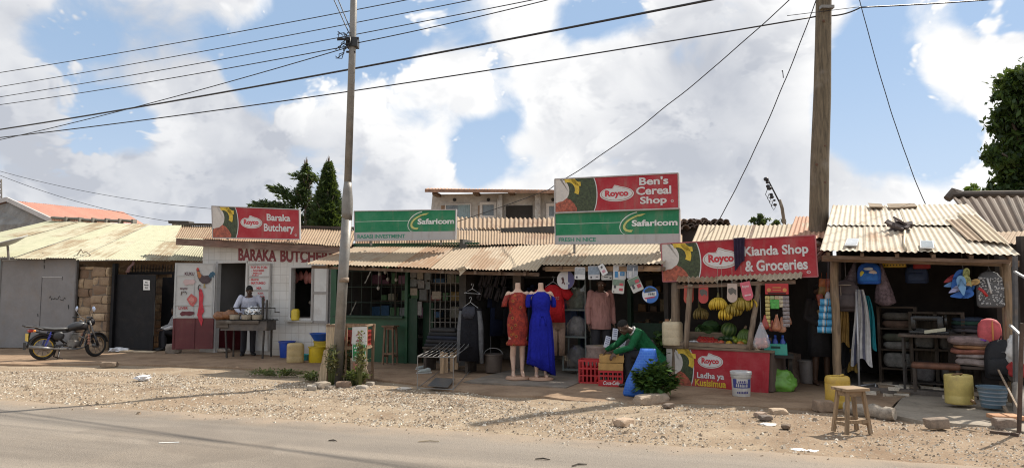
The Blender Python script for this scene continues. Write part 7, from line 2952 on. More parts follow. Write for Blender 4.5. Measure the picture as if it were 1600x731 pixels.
mb.hexa([V(.20,.10,ZC+.05),V(KL-.25,.10,ZC+.05),V(KL-.2,.70,ZC+.05),V(.20,.70,ZC+.05),V(.20,.10,ZC+.07),V(KL-.25,.10,ZC+.07),V(KL-.2,.70,ZC+.20),V(.20,.70,ZC+.20)])
mb.rbox(.18,.90,.50,.54,ZC+.16,ZC+.27,.006)
mb.build('display_bed',M_PLANK,root)
def post(p,q,r,nm='post'):
 mb = MB()
 n_ = 9
 mb.tube([p.lerp(q,k/n_)+V(mnoise.noise(V(k,p.x,0)),mnoise.noise(V(k,0,p.x)),0)*.012 for k in range(n_+1)],r,10,wob=.06)
 mb.build(nm,M_POST,root,True,world=True)
pp = plan(1052,11.95)
post(V(pp.x,pp.y,0),at(1056,441,11.95),.075)
pp = plan(1072,11.55)
post(at(1071,544,11.55),at(1079,444,11.5),.045)
post(at(1170,545,11.05),at(1187,436,11.15),.042)
pp = plan(1258,11.2)
e0,e1 = at(1056,441.5,11.62),at(1252,433.0,10.78)
k0,k1 = at(1092,351,14.4),at(1272,348,13.4)
mb = MB()
corr(mb,e0,e1,k1,k0,.085,.013,.8,2,jit=.012,rag=.06,sag=.03,seed=71,lap=.15)
mb.build('roof',M_CORR3,root,world=True,normals=False)
mb = MB()
a,b_ = at(1236,357,13.55),at(1274,355,13.3)
corr(mb,at(1230,372,12.6),at(1290,372,12.3),at(1285,338,13.9),at(1243,338,14.1),.085,.012,.8,1,jit=.01,seed=72)
mb.build('roof_patch',corrugated((0.46,0.26,0.17),(0.40,0.24,0.16),(0.28,0.14,0.08),.4,'rust_patch_sheet'),root,world=True,normals=False)
mb = MB()
mb.bar(e0+V(0.05,.10,-.07),e1+V(-.05,.10,-.07),.05,.06)
mb.bar(at(1066,449,11.5),at(1190,444,11.0),.02)
for u in(.08,.5,.92):
 mb.bar(e0.lerp(e1,u)+V(0,.08,-.05),k0.lerp(k1,u)+UP*-.05,.05,.06)
mb.build('rafters',M_RAFT,root,world=True)
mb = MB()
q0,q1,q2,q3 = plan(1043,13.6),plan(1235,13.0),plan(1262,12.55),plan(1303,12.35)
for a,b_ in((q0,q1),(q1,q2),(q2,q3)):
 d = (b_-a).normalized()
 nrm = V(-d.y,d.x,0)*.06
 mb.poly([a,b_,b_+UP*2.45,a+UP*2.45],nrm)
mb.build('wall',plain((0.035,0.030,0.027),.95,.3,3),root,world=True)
mb = MB()
rs = random.Random(21)
for k in range(6):
 c = at(1282+rs.uniform(-6,8),382+k*4,11.35)
 mb.box(-.12,.12,-.12,.12,-.02,.02,Matrix.Translation(c)@Matrix.Rotation(rs.uniform(-1,1),4,'Y')@Matrix.Rotation(rs.uniform(0,3),4,'Z'))
mb.build('roof_scraps',plain((0.16,0.125,0.10),.9,.4,8),root,world=True)
P = Patch(at(1033,381,11.98),at(1273.5,367.5,10.9),at(1278,432,10.9),at(1036,440,11.98))
rb_ = thing('grocery_sign','long red grocery sign board tilted above the fruit stall','sign',P.base())
board(P,'sign_panel',M_RED,rb_)
food_picture(P,.265,rb_,P.w/P.h)
royco(P,.285,.525,.28,.84,rb_)
words(P,'Kianda Shop',.555,.955,.50,.81,M_SWHITE,rb_)
words(P,'& Groceries',.558,.945,.18,.46,M_SWHITE,rb_)
words(P,'®',.935,.96,.08,.15,M_SWHITE,rb_)
trim(P,rb_,.018,plain((0.36,0.10,0.11),.5))
sign_posts(P,rb_,(.12,.88),.02,.07)
mb = MB()
ring = []
n_ = 20
a,b_ = P.p(.495,1.0),P.p(.568,1.0)
ex = b_-a
for(v,o,w)in((.2,.0,1),):
 pass
mb.grid(lambda u,v:a+ex*(u*(1-.12*v)+.06*v)+(P.n*(.035+.012*math.sin(u*22))+UP*.02)-UP*(v*(.48+.06*math.sin(u*3+2)-.05*u))+P.n*.01*mnoise.noise(V(u*4,v*4,0)),24,8)
mb.grid(lambda u,v:a+ex*u+P.n*(.035+.012*math.sin(u*22)-v*.11)+UP*(.02+.012*math.sin(v*3)),24,3)
mb.grid(lambda u,v:a+ex*u+P.n*(-.075-.01*math.sin(u*20))+UP*.02-UP*v*.35,24,4)
o = mb.build('draped_cloth',plain((0.022,0.012,0.035),.95,.35,14,.006),None,True,normals=False)
tag(o,'dark purple cloth draped over the red grocery sign board','cloth')
# ---- fruit and vegetables
KM = Matrix.Translation(KF.o)@Matrix.Rotation(KF.ang,4,'Z')
M_BAN = plain((0.50,0.33,0.025),.5,.28,18,name='ripe_banana')
M_BAND = plain((0.26,0.18,0.02),.55,.35,18,name='greenish_banana')
def banana_bunch(label,px,py,Y,k,mat,seed,n=9,tilt=0.0):
 rs = random.Random(seed)
 r_ = thing('banana_bunch',label,'bananas',at(px,py,Y),rs.uniform(-.5,.5),'banana bunches hung in the stall')
 mb = MB()
 for row in range(2):
  for i in range(n):
   a = RAD(-75+150*i/(n-1))+rs.uniform(-.06,.06)
   s,c = math.sin(a),math.cos(a)
   rr_ = (.045+row*.03)*k
   y = -c*(.05+.04*row)*k
   pts,rad = [],[]
   L_ = (.175-.02*row)*k*rs.uniform(.9,1.1)
   for j in range(7):
    u = j/6
    bulge = math.sin(u*math.pi*.8)
    pts.append(V(s*(rr_+bulge*.055*k),y-c*bulge*.05*k,-.02*k-row*.02*k-u*L_))
    rad.append(k*[.008,.015,.0185,.0195,.018,.013,.005][j])
   mb.tube(pts,rad,7)
 mb.build('fruit',mat,r_,True)
 mb = MB()
 mb.tube([V(0,.02,.06*k),V(0,0,0),V(0,0,-.05*k)],[.012*k,.022*k,.03*k],8)
 mb.build('stalk',plain((0.10,0.08,0.02),.8),r_,True)
 mb = MB()
 mb.rod(V(0,.02,.05*k),V(0,.02,2.0-(1.6+(455-py)*Y/FPX)),.003,4)
 mb.build('string',plain((0.3,0.28,0.22),.8),r_)
banana_bunch('large yellow banana bunch hanging leftmost of the bright ones',1122,463,11.35,1.05,M_BAN,1,10)
banana_bunch('yellow banana bunch hanging lowest in the stall',1130,480,11.3,.98,M_BAN,2,8)
banana_bunch('yellow green banana bunch in the middle of the hanging cluster',1145,473,11.25,1.0,M_BAND,3,8)
banana_bunch('big yellow green banana bunch hanging upper right of the cluster',1159,463,11.2,1.08,M_BAND,4,10)
banana_bunch('tiny yellow banana hand hanging beside the right stall post',1174,466,11.15,.75,M_BAN,5,4)
banana_bunch('dull shaded banana bunch hanging far back left in the stall',1093,479,11.75,1.0,plain((0.17,0.12,0.03),.6,.35,18),6,9)
def oval_tag(label,px,py,Y,col,mark,seed):
 r_ = thing('brand_dangler',label,'tag',at(px,py,Y),RAD(-28),'oval shop tags under the stall roof')
 r_.name = 'oval_tag'
 rot = Matrix.Rotation(RAD({3:-12}.get(seed,2)),4,'Y')
 pts = [V(-.075,0,.15),V(.075,0,.15)]+[V(.08*math.cos(RAD(a)),0,-.06+.085*math.sin(RAD(a)))for a in range(0,-181,-18)]
 mb = MB()
 mb.poly([rot@p for p in pts],V(0,.005,0))
 mb.build('tag_plate',plain(col,.45,.15,12),r_)
 mb = MB()
 if mark=='disc':
  mb.poly([rot@V(.042*math.cos(a),-.004,-.06+.042*math.sin(a))for a in[2*math.pi*k/20 for k in range(20)]])
 elif mark=='word':
  mb.text('Royco',lambda u,v,n:rot@V(u,-.004,v),-.05,.05,.05,.10,.04)
  mb.box(-.05,.05,-.005,-.003,-.07,-.05,rot)
 else:
  mb.poly([rot@V(x,-.004,z)for x,z in((-.06,.02),(-.02,-.03),(.02,.01),(.06,-.03),(.065,.05),(0,.09),(-.06,.07))])
 mb.build('tag_mark',plain({'disc':(0.50,0.28,0.04),'word':(0.60,0.45,0.45),'scene':(0.10,0.09,0.08)}[mark],.5,.3,30),r_)
 mb = MB()
 mb.rod(V(0,.002,.15),V(0,.002,.28),.002,4)
 mb.build('string',plain((0.3,0.3,0.3),.7),r_)
oval_tag('red orange oval tag with a yellow disc, leftmost under the stall roof',1076,461,11.55,(0.42,0.06,0.035),'disc',0)
oval_tag('plain dull red oval tag, second under the stall roof',1099,460,11.45,(0.40,0.045,0.04),'scene',1)
oval_tag('cream and dark oval tag with a pink lower edge',1144,458,11.15,(0.42,0.33,0.28),'scene',2)
oval_tag('tilted pinkish red oval tag with pale lettering',1167,455,11.05,(0.52,0.10,0.14),'word',3)
def melon(label,s,y,z,r,rot=0,stripes=True):
 m,t,b = new_mat('melon_skin')
 co = t.add('ShaderNodeTexCoord').outputs['Object']
 sp = t.add('ShaderNodeSeparateXYZ')
 t.put(sp.inputs[0],co)
 ang = t.math('ARCTAN2',sp.outputs[1],sp.outputs[0])
 n = t.noise(co,18,5,.7)
 w = t.math('SINE',t.math('ADD',t.math('MULTIPLY',ang,11.0),t.math('MULTIPLY',n,4.0)))
 col = t.mix(t.ramp(w,-.1,.5),(0.045,0.095,0.02),(0.14,0.20,0.06))
 t.put(b.inputs['Base Color'],col)
 b.inputs['Roughness'].default_value = .45
 mb = MB()
 mb.ball(V(0,0,r*.92),r,r,r*.94,24,14)
 o = mb.build('watermelon',m,None,True)
 o.location = KM@V(s,y,z)
 o.rotation_euler = (.3,.2,rot)
 return tag(o,label,'watermelon')
def kfs(px,py,off):
 return KF.loc(KF.hit(px,py,off))
q = kfs(1111,524,-.62)
mb = MB()
rs = random.Random(31)
o = None
cab = thing('cabbage','big dark green ribbed cabbage on the raised stall plank','cabbage',KM@V(q.x,.62,q.z-.005))
for k in range(11):
 a = 2*math.pi*k/11+rs.uniform(-.2,.2)
 d = V(math.cos(a),math.sin(a),0)
 mb.grid(lambda u,v:(d*(.05+.155*math.sin(v*1.6))+d.cross(UP)*(u-.5)*.24*math.sin(.35+v*2.2)+UP*(.02+.27*v-.10*v*v)+d*.02*math.sin(u*6.28)),6,8,rs.random())
mb.build('outer_leaves',leaf_mat((0.02,0.07,0.022),(0.06,0.14,0.045),'cabbage_leaf'),cab,True,normals=False)
mb = MB()
mb.ball(V(0,0,.13),.16,.15,.14,20,12,jit=.08)
mb.build('heart',plain((0.05,0.11,0.035),.6,.3,14),cab,True)
q = kfs(1135,525,-.58)
melon('round pale striped watermelon on the right of the cabbage',q.x,.58,q.z-.01,.135,.4)
q = kfs(1091,523,-.66)
melon('small striped watermelon half hidden left of the cabbage',q.x,.66,q.z,.085,1.2)
q = kfs(1164,533,-.42)
r_ = thing('green_bananas','upright hand of green bananas at the right end of the stall bed','bananas',KM@V(q.x,.42,q.z))
mb = MB()
for k in range(9):
 a = RAD(-80+160*k/8)
 s,c = math.sin(a),math.cos(a)
 mb.tube([V(s*.02,-c*.02,.20),V(s*.07,-c*.05,.16),V(s*.11,-c*.07,.09),V(s*.115,-c*.075,.02),V(s*.10,-c*.07,-.03)],[.010,.02,.024,.021,.008],7)
mb.build('fruit',plain((0.10,0.17,0.035),.5,.25,12),r_,True)
mb = MB()
mb.tube([V(0,0,.17),V(.01,0,.22),V(.03,.01,.25)],[.028,.022,.018],8)
mb.build('stalk',plain((0.22,0.15,0.09),.8),r_,True)
def fruits(name,label,cat_,spots,r,cols,group,sq=1.0,off=.25):
 rs = random.Random(len(label))
 for k,(px,py,dy)in enumerate(spots):
  c = cols[k%len(cols)]
  mb = MB()
  rr_ = r*rs.uniform(.9,1.1)
  mb.ball(V(0,0,rr_*.9*sq),rr_*(1.15 if sq<1 else 1),rr_,rr_*sq,14,9,jit=.05)
  mb.rod(V(0,0,rr_*1.75*sq),V(.003,0,rr_*1.9*sq),.004,5)
  o = mb.build(name,plain(c,.35,.2,16),None,True)
  q = kfs(px,py,-dy)
  put(o,KM@V(q.x,dy,ZC+.07+.13*max(0,(dy-.1))/.6+.004),rs.uniform(0,3))
  if len(spots)==1 or not group:
   tag(o,label,cat_)
  else:
   tag(o,label,cat_,group)
fruits('tomato','small red tomato in the heap at the left of the stall bed','tomato',[(1090+(k%8)*3.9+(k//8)*2,536-(k//8)*3.2,.18+.10*(k//8))for k in range(22)],.034,[(0.42,0.02,0.015),(0.36,0.015,0.015),(0.46,0.04,0.02)],'tomatoes on the stall bed')
fruits('mango','large red mango in the front row of the stall bed','mango',[(1127,538,.16)],.055,[(0.50,0.10,0.05)],None,.85)
fruits('mango','long yellow mango in the front row of the stall bed','mango',[(1139,538,.15)],.055,[(0.55,0.34,0.03)],None,.8)
fruits('mango','orange mango near the right end of the front row','mango',[(1157,538,.14)],.052,[(0.50,0.19,0.04)],None,.85)
fruits('mango','small reddish mango left of the large red one','mango',[(1120,538,.15)],.042,[(0.42,0.10,0.05)],None,.85)
fruits('lime','yellow green lime on the stall bed before the green bananas','lime',[(1150,531,.30),(1157,530,.28),(1163,531,.25),(1153,527,.36),(1147,526,.40)],.042,[(0.24,0.30,0.03),(0.18,0.26,0.03)],'limes before the green bananas')
fruits('avocado','dark green avocado behind the tomatoes on the stall bed','avocado',[(1127+k*4.3,529-(k%2)*3,.40+.03*(k%2))for k in range(6)],.045,[(0.03,0.065,0.02),(0.045,0.09,0.025)],'avocados on the stall bed',.95)
for(px,py,dy,lab)in((1084,538,.12,'crumpled white plastic bag at the left front of the stall bed'),(1123,531,.32,'crumpled white plastic bag among the tomatoes')):
 q = kfs(px,py,-dy)
 mb = MB()
 ic = bmesh.new()
 bmesh.ops.create_icosphere(ic,subdivisions=3,radius=1)
 mb.merge(ic,lambda p:V(p.x*.075,p.y*.04,p.z*.028+.028)*(1+.4*mnoise.noise(p*3)))
 o = mb.build('plastic_bag',plain((0.58,0.58,0.60),.4,.1),None,25)
 put(o,KM@V(q.x,dy,ZC+.085),0)
 tag(o,lab,'plastic bag')
jerrycan('cream jerrycan standing on the left end of the stall counter',KM@V(.10,.02,ZC+.056),.32,.26,.40,(0.66,0.54,0.36),KF.ang+.1,cap=True,dirt=.12,capcol=(0.35,0.16,0.08))
pp = gnd(1161.5,620.5,.05)+V(.02,.15,0)
r_ = bucket('paint_tub','white plastic paint tub with a blue printed label before the red counter',pp,.125,.142,.34,(0.56,0.54,0.51),d=.1)
mb = MB()
mb.lathe([(.135,.335),(.157,.335),(.158,.362),(.147,.367),(.02,.365)],30)
mb.build('lid',PLA((0.58,0.58,0.57)),r_,40)
mb = MB()
mb.lathe([(.146,.275),(.148,.28),(.148,.308),(.146,.313)],30,caps=False)
mb.build('collar',PLA((0.50,0.48,0.44)),r_,40)
def cyl(u,v,n=0,r0=.1535,a0=-100):
 a = RAD(a0+u)
 r = .127+.0185*v/.37+n
 return V(r*math.cos(a),r*math.sin(a),v)
mb = MB()
mb.grid(lambda u,v:cyl(-62+124*u,.13+.13*v,.0025),24,2)
mb.build('blue_label',plain((0.05,0.06,0.22),.4,.2,12),r_,True)
mb = MB()
mb.grid(lambda u,v:cyl(-34+68*u,.20+.06*v,.004),16,2)
for(a0_,a1_,z_,h_)in((-40,42,.145,.05),):
 x_ = a0_
 while x_<a1_-6:
  w_ = rng.uniform(6,11)
  mb.poly([cyl(x_,z_,.005),cyl(x_+w_,z_,.005),cyl(x_+w_*.9,z_+h_*rng.uniform(.6,1),.005),cyl(x_+w_*.2,z_+h_*rng.uniform(.7,1),.005)])
  x_+=w_+4
mb.build('label_white',PLA((0.55,0.54,0.52)),r_)
mb = MB()
for(a0_,a1_,z_,h_)in((-34,34,.05,.035),(-24,24,.205,.035)):
 x_ = a0_
 while x_<a1_-4:
  w_ = rng.uniform(5,9)
  mb.poly([cyl(x_,z_,.006),cyl(x_+w_,z_,.006),cyl(x_+w_*.9,z_+h_*rng.uniform(.7,1),.006),cyl(x_+w_*.1,z_+h_*rng.uniform(.7,1),.006)])
  x_+=w_+3
mb.build('label_lettering',plain((0.06,0.055,0.20),.4),r_)
r_ = thing('snack_dispenser','red cardboard snack dispenser hanging on the right stall post','dispenser',at(1214,462,10.95),RAD(-22))
mb = MB()
mb.rbox(-.17,.17,-.04,.05,.02,.19,.006)
mb.build('header_box',plain((0.38,0.018,0.02),.5,.1),r_)
mb = MB()
for x in(-.115,.115):
 mb.poly([V(x+.03*math.cos(a),-.044,.09+.03*math.sin(a))for a in[2*math.pi*k/16 for k in range(16)]])
mb.box(-.06,.06,-.045,-.042,.08,.09)
mb.box(-.06,.06,-.045,-.042,.12,.135)
mb.build('header_print',plain((0.50,0.22,0.06),.5),r_)
mb = MB()
mb.box(-.13,.13,-.046,-.043,.028,.05)
mb.build('slot',plain((0.02,0.01,0.01),.8),r_)
rs = random.Random(41)
cols = [(0.45,0.38,0.16),(0.10,0.30,0.06),(0.42,0.10,0.05),(0.40,0.34,0.20)]
for k,(x,n_,c)in enumerate(((-.14,8,(0.44,0.36,0.12)),(-.07,3,(0.30,0.34,0.16)),(.0,3,(0.40,0.30,0.18)),(.055,3,(0.42,0.36,0.24)),(.125,8,(0.20,0.17,0.17)))):
 mb = MB()
 for j in range(n_):
  w = .034 if k not in(4,)else .05
  mb.rbox(x-w,x+w,-.03,-.008,-.06*(j+1)+.005,-.06*j,.009,2)
  mb.box(x-w*.6,x+w*.6,-.032,-.0305,-.06*(j+1)+.02,-.06*j-.02)
 o = mb.build('sachet_strip',plain(c,.35,.5,30),r_,40)
mb = MB()
mb.rbox(-.10,.03,-.045,-.03,-.20,-.06,.01,1)
mb.build('green_sachet',plain((0.06,0.30,0.05),.4,.5,25),r_,40)
def net_bag(name,label,px,py,Y,w,h,col,tied=True,contents=None,group=None,rot=0):
 c = at(px,py,Y)
 r_ = thing(name,label,'bag',c,rot,group)
 mb = MB()
 mb.loft([(V(0,0,0),V(.012,0,0),V(0,.012,0)),(V(0,0,-h*.18),V(w*.16,0,0),V(0,w*.13,0)),(V(0,0,-h*.5),V(w*.36,0,0),V(0,w*.28,0)),(V(0,0,-h*.78),V(w*.5,0,0),V(0,w*.38,0)),(V(0,0,-h*.93),V(w*.46,0,0),V(0,w*.35,0)),(V(0,0,-h),V(w*.2,0,0),V(0,w*.2,0))],22,fold=[.0,.12,.08,.03,.03,.05],nf=6)
 return r_,mb
r_,mb = net_bag('onion_bag','translucent plastic bag of pink onions hanging at the right end of the counter',1189,503,10.85,.26,.40,None)
m,t,b = new_mat('thin_plastic')
b.inputs['Base Color'].default_value = (.62,.62,.66,1)
b.inputs['Roughness'].default_value = .25
tr = t.add('ShaderNodeBsdfTransparent')
mx = t.add('ShaderNodeMixShader')
mx.inputs[0].default_value = .36
t.l.new(tr.outputs[0],mx.inputs[1])
t.l.new(b.outputs[0],mx.inputs[2])
t.l.new(mx.outputs[0],[x for x in t.n if x.type=='OUTPUT_MATERIAL'][0].inputs[0])
M_THIN = m
mb.build('plastic_film',m,r_,True)
rs = random.Random(51)
for k in range(14):
 mb = MB()
 mb.ball(V(rs.uniform(-.075,.075),rs.uniform(-.05,.05),-.36+(k//5)*.045+rs.uniform(-.01,.01)),.036,.036,.033,10,7)
 mb.build('onion',plain((0.50,0.20,0.15),.5,.25,12),r_,True)
mb = MB()
mb.rod(V(0,0,-.01),V(0,.01,.42),.003,4)
mb.build('string',plain((0.3,0.3,0.3),.7),r_)
for k,(px,py,w,h,c)in enumerate(((1195,492,.13,.22,(0.30,0.045,0.03)),(1213,491,.15,.26,(0.40,0.16,0.09)),(1221,495,.14,.24,(0.42,0.20,0.12)),(1231,488,.12,.2,(0.26,0.12,0.07)),(1206,500,.11,.17,(0.34,0.08,0.05)))):
 r_,mb = net_bag('snack_bag','small bag of reddish snacks clustered under the red dispenser',px,py,11.0+.03*k,w,h,None,group='snack bags under the red dispenser')
 mb.build('film',plain(c,.3,.4,20),r_,True)
q = at(1212,553,11.25)
r_ = thing('bottle_crate','turquoise box of blue bottles tucked behind the counter end','crate',q,RAD(-20))
mb = MB()
for(x0,x1,y0,y1)in((-.17,.17,-.14,-.125),(-.17,.17,.125,.14),(-.17,-.155,-.125,.125),(.155,.17,-.125,.125)):
 mb.box(x0,x1,y0,y1,0,.17)
mb.box(-.155,.155,-.125,.125,0,.015)
mb.build('crate_body',PLA((0.03,0.33,0.26)),r_)
mb = MB()
mb.rbox(-.07,.07,-.146,-.141,.10,.135,.002,1)
mb.build('handle_slot',plain((0.01,0.04,0.035),.8),r_)
for k in range(6):
 mb = MB()
 mb.lathe([(.04,.016),(.042,.03),(.042,.20),(.018,.25),(.016,.27)],12,(-.11+(k%3)*.11,-.05+(k//3)*.11,0))
 b_ = mb.build('bottle',plain((0.02,0.05,0.28),.2,.2),r_,True)
 mb = MB()
 mb.lathe([(.019,.268),(.019,.295),(.01,.297)],10,(-.11+(k%3)*.11,-.05+(k//3)*.11,0))
 mb.build('cap',PLA((0.03,0.09,0.42)),b_,True)
r_ = thing('side_bench','dark plank bench behind the counter end carrying the turquoise box','bench',V(q.x,q.y,.05),RAD(-20))
mb = MB()
mb.box(-.24,.26,-.18,.2,q.z-.05-.045,q.z-.052)
mb.build('top',wood((0.022,0.018,0.015),axis=0),r_)
for x in(-.2,.22):
 mb = MB()
 mb.box(x-.025,x+.025,.10,.17,0,q.z-.097)
 mb.build('leg',wood((0.018,0.015,0.013)),r_)
def heap_bag(name,label,p,rx,ry,rz,col,seed,rot=0,cat_='bag',rough=.4):
 mb = MB()
 ic = bmesh.new()
 bmesh.ops.create_icosphere(ic,subdivisions=4,radius=1)
 def fn(q):
  k = 1+.28*mnoise.noise(q*1.4+V(seed*3,0,0))+.16*mnoise.noise(q*3.6+V(0,seed,0))+.05*mnoise.noise(q*9)
  z = q.z*k
  return V(q.x*k*rx,q.y*k*ry,max(0,(z+.55))*rz/1.4)
 mb.merge(ic,fn)
 o = mb.build(name,plain(col,rough,.22,6),None,True)
 put(o,p,rot)
 return tag(o,label,cat_)
heap_bag('green_bag','bright green plastic sack slumped on the ground beside the red counter',gnd(1223,611,.05)+V(0,.10,0),.25,.16,.30,(0.13,0.30,0.045),4,-.3)
heap_bag('grey_bag','pale grey plastic bag lying behind the green sack',gnd(1219,596,.05)+V(0,.25,0),.24,.16,.34,(0.36,0.37,0.40),7,.2)
heap_bag('dark_bag','dark grey sack behind the pale plastic bag',gnd(1213,590,.05)+V(0,.38,0),.20,.15,.46,(0.10,0.10,0.11),9,.2)
mb = MB()
mb.hexa([V(-.13,-.02,0),V(.10,-.02,0),V(.10,.02,0),V(-.13,.02,0),V(-.02,.20,.50),V(.19,.20,.46),(V(.19,.24,.46)),V(-.02,.24,.50)])
o = mb.build('leaning_plank',wood((0.15,0.105,0.075),name='dark_plank'))
put(o,gnd(1243,597,.05),0)
tag(o,'short wide plank leaning in the shadow of the grocery doorway','plank')
bucket('bucket','dingy white patterned bucket beside the legs in the grocery doorway',gnd(1268,599,.05)+V(0,.12,0),.13,.15,.38,(0.28,0.25,0.235),d=.4)
for k in range(9):
 px,py = 1283+(k%2)*9+rng.uniform(-2,2),442+(k//2)*12
 mb = MB()
 mb.rbox(-.05,.05,-.02,.02,-.07,.07,.015,2,Matrix.Rotation(rng.uniform(-.3,.3),4,'Y'))
 mb.rod(V(0,.01,.06),V(0,.012,.17),.003,4)
 o = mb.build('orange_packet',plain([(0.34,0.10,0.02),(0.28,0.05,0.02),(0.22,0.13,0.03)][k%3],.4,.4,25),None,40)
 put(o,at(px,py,11.45),RAD(-20))
 tag(o,'small orange packet on the strings left of the blue tissue pack','packet','orange packets by the stall post')
kp = gnd(1016,634,.0)
o = rock('kerb_stone','long low rounded concrete lump under the leafy plants',gnd(1020,631,.02)+V(0,.1,0),.30,.11,.07,.55,(0.36,0.28,0.21),6,'stone')
def leafy(name,label,p,n,w,d,h,mat,rl,seed,cat_='plant',stems=12,group=None):
 rs = random.Random(seed)
 r_ = thing(name,label,cat_,p,0,group)
 mb = MB()
 tips = []
 for k in range(stems):
  a = rs.uniform(0,6.28)
  rr_ = math.sqrt(rs.random())
  q = V(math.cos(a)*w*rr_,math.sin(a)*d*rr_,h*(1-.55*rr_*rr_)*rs.uniform(.7,1.05))
  base = V(q.x*.45,q.y*.45,-.01)
  mid = base.lerp(q,.5)+V(0,0,h*.12)
  mb.tube([base,mid,q],[.008,.006,.004],5)
  tips.append((base,mid,q))
 mb.build('stems',plain((0.10,0.12,0.04),.7),r_,True)
 mb = MB()
 for k in range(n):
  b0_,m0,t0 = rs.choice(tips)
  u = rs.uniform(.3,1.05)
  c = (b0_.lerp(m0,u*2)if u<.5 else m0.lerp(t0,u*2-1))+V(rs.gauss(0,.03),rs.gauss(0,.03),rs.gauss(0,.02))
  out = V(c.x+rs.gauss(0,.1),c.y+rs.gauss(0,.1),.12+rs.gauss(0,.12)).normalized()
  side = out.cross(UP).normalized()if abs(out.z)<.95 else V(1,0,0)
  L_ = rl*rs.uniform(.7,1.3)
  w_ = L_*.36
  dr = UP*-.25*L_
  vs_ = mb.verts([c,c+out*L_*.45+side*w_,c+out*L_+dr,c+out*L_*.45-side*w_])
  mb.face(vs_,rs.random())
 mb.build('leaves',mat,r_,normals=False)
 return r_
M_VEG = leaf_mat((0.016,0.05,0.012),(0.085,0.165,0.04),'kale_leaves',5)
leafy('leafy_plant','bushy dark green leafy plant between the blue bag and the red counter',gnd(1023,620,.05),1150,.32,.25,.54,M_VEG,.11,3,stems=44)
leafy('leafy_greens','dark bundle of leafy greens standing behind the seated man',plan(1034,12.15,.3),300,.16,.14,.75,M_VEG,.12,5,'vegetables',stems=16)
M_WEED = leaf_mat((0.07,0.065,0.03),(0.20,0.18,0.08),'weed_leaves',6)
M_WEED2 = leaf_mat((0.05,0.07,0.02),(0.17,0.20,0.06),'weed_leaves_green',6)
leafy('weed','dry climbing weed wound up the front of the bottle rack',gnd(540,596,.03),760,.26,.10,.70,M_WEED,.06,11,stems=26)
leafy('weed','round low green weed at the foot of the bottle rack',gnd(556,601,.02),380,.17,.14,.32,M_WEED2,.06,12,stems=22)
leafy('weed','straggly weed climbing left of the steel pole',gnd(517,601,.02),420,.12,.09,.78,M_WEED,.055,13,stems=24)
leafy('weed','thin vine hanging on the right post of the bottle rack',gnd(562,600,.05),340,.07,.06,.98,M_WEED,.055,14,stems=18)
leafy('weed','low grass tuft left of the steel pole foot',gnd(493,593,.04),240,.30,.12,.14,M_WEED2,.06,15,stems=30)
leafy('weed','low grass tuft along the pavement edge before the cream jerrycan',gnd(440,586,.04),260,.50,.10,.11,M_WEED2,.055,16,stems=36)
leafy('weed','sparse grass tuft at the pavement edge before the grill',gnd(412,583,.04),150,.32,.08,.08,M_WEED2,.05,17,stems=24)
rs = random.Random(71)
for k,(px,py,r,lab)in enumerate(((502,607,.16,'largest pale rubble lump at the foot of the steel pole'),(487,610,.13,'pale rubble lump at the left end of the pole rubble'),(537,605,.15,'reddish rubble lump before the round weed'),(566,609,.11,'flat pale rubble slab right of the round weed'),(515,609,.10,'small rubble lump before the steel pole'),(578,602,.09,'small rubble lump near the bottle rack leg'))):
 rock('rubble',lab,gnd(px,py,.0),r*.85,r*.6,r*.40,rs.uniform(0,3),[(0.30,0.25,0.195),(0.34,0.30,0.25),(0.26,0.175,0.12),(0.36,0.32,0.27)][k%4],20+k)
for k,(px,py,r,lab,c)in enumerate(((974,664,.09,'tan stone lying on the gravel verge below the blue bag',(0.42,0.31,0.22)),(1188,650,.06,'small brown stone on the verge below the paint tub',(0.34,0.25,0.19)),(1196,655,.06,'small dark stone beside the brown stone on the verge',(0.15,0.12,0.10)),(1045,636,.06,'flat dark stone at the pavement edge below the red counter',(0.18,0.14,0.11)),(1216,647,.085,'wide flat tan stone half sunk left of the wooden stool',(0.40,0.30,0.21)),(954,626,.05,'bright pale stone on the shaded pavement edge',(0.55,0.46,0.36)),(1228,668,.05,'small dark clod on the dirt left of the wooden stool',(0.16,0.115,0.08)))):
 rock('stone',lab,gnd(px,py,.02),r*1.3,r,r*.5,rs.uniform(0,3),c,40+k)
for k,(px,py,r,lab,c)in enumerate(((1200,664,.07,'white paper scrap on the dirt verge below the red counter',(0.66,0.64,0.62)),(1248,703,.05,'left one of two white scraps by the road edge',(0.66,0.65,0.64)),(1269,705,.05,'right one of two white scraps by the road edge',(0.66,0.65,0.64)),(632,608,.10,'pale torn sacking scrap on the gravel below the bottle rack',(0.56,0.50,0.43)))):
 scrap(px,py,r,lab,c,60+k,hz=.2)
b = MB()
b.rbox(-.10,.10,-.012,.012,0,.004,.001,1)
o = tag(b.build('paper_scrap',plain((0.70,0.69,0.66),.8)),'small white paper scrap lying on the asphalt','litter')
put(o,gnd(264,691,.006),.2)
for k,(px,py,a,l,lab)in enumerate(((848,718,-.1,.14,'short dark twig on the asphalt at bottom centre'),(905,727,.5,.16,'bent dark twig on the asphalt right of the short one'),(670,690,.05,.22,'pale straw lying on the asphalt'),(520,689,-.2,.1,'tiny dark twig on the asphalt left of the straw'),(868,671,-.3,.25,'dark stick lying on the gravel verge'))):
 b = MB()
 b.tube([V(-l/2,0,.008),V(0,.02,.012),V(l/2,-.01,.008)],[.006,.008,.004],5)
 o = tag(b.build('twig',plain((0.42,0.34,0.24)if k==2 else(0.05,0.04,0.03),.9)),lab,'twig')
 put(o,gnd(px,py,.006),a)
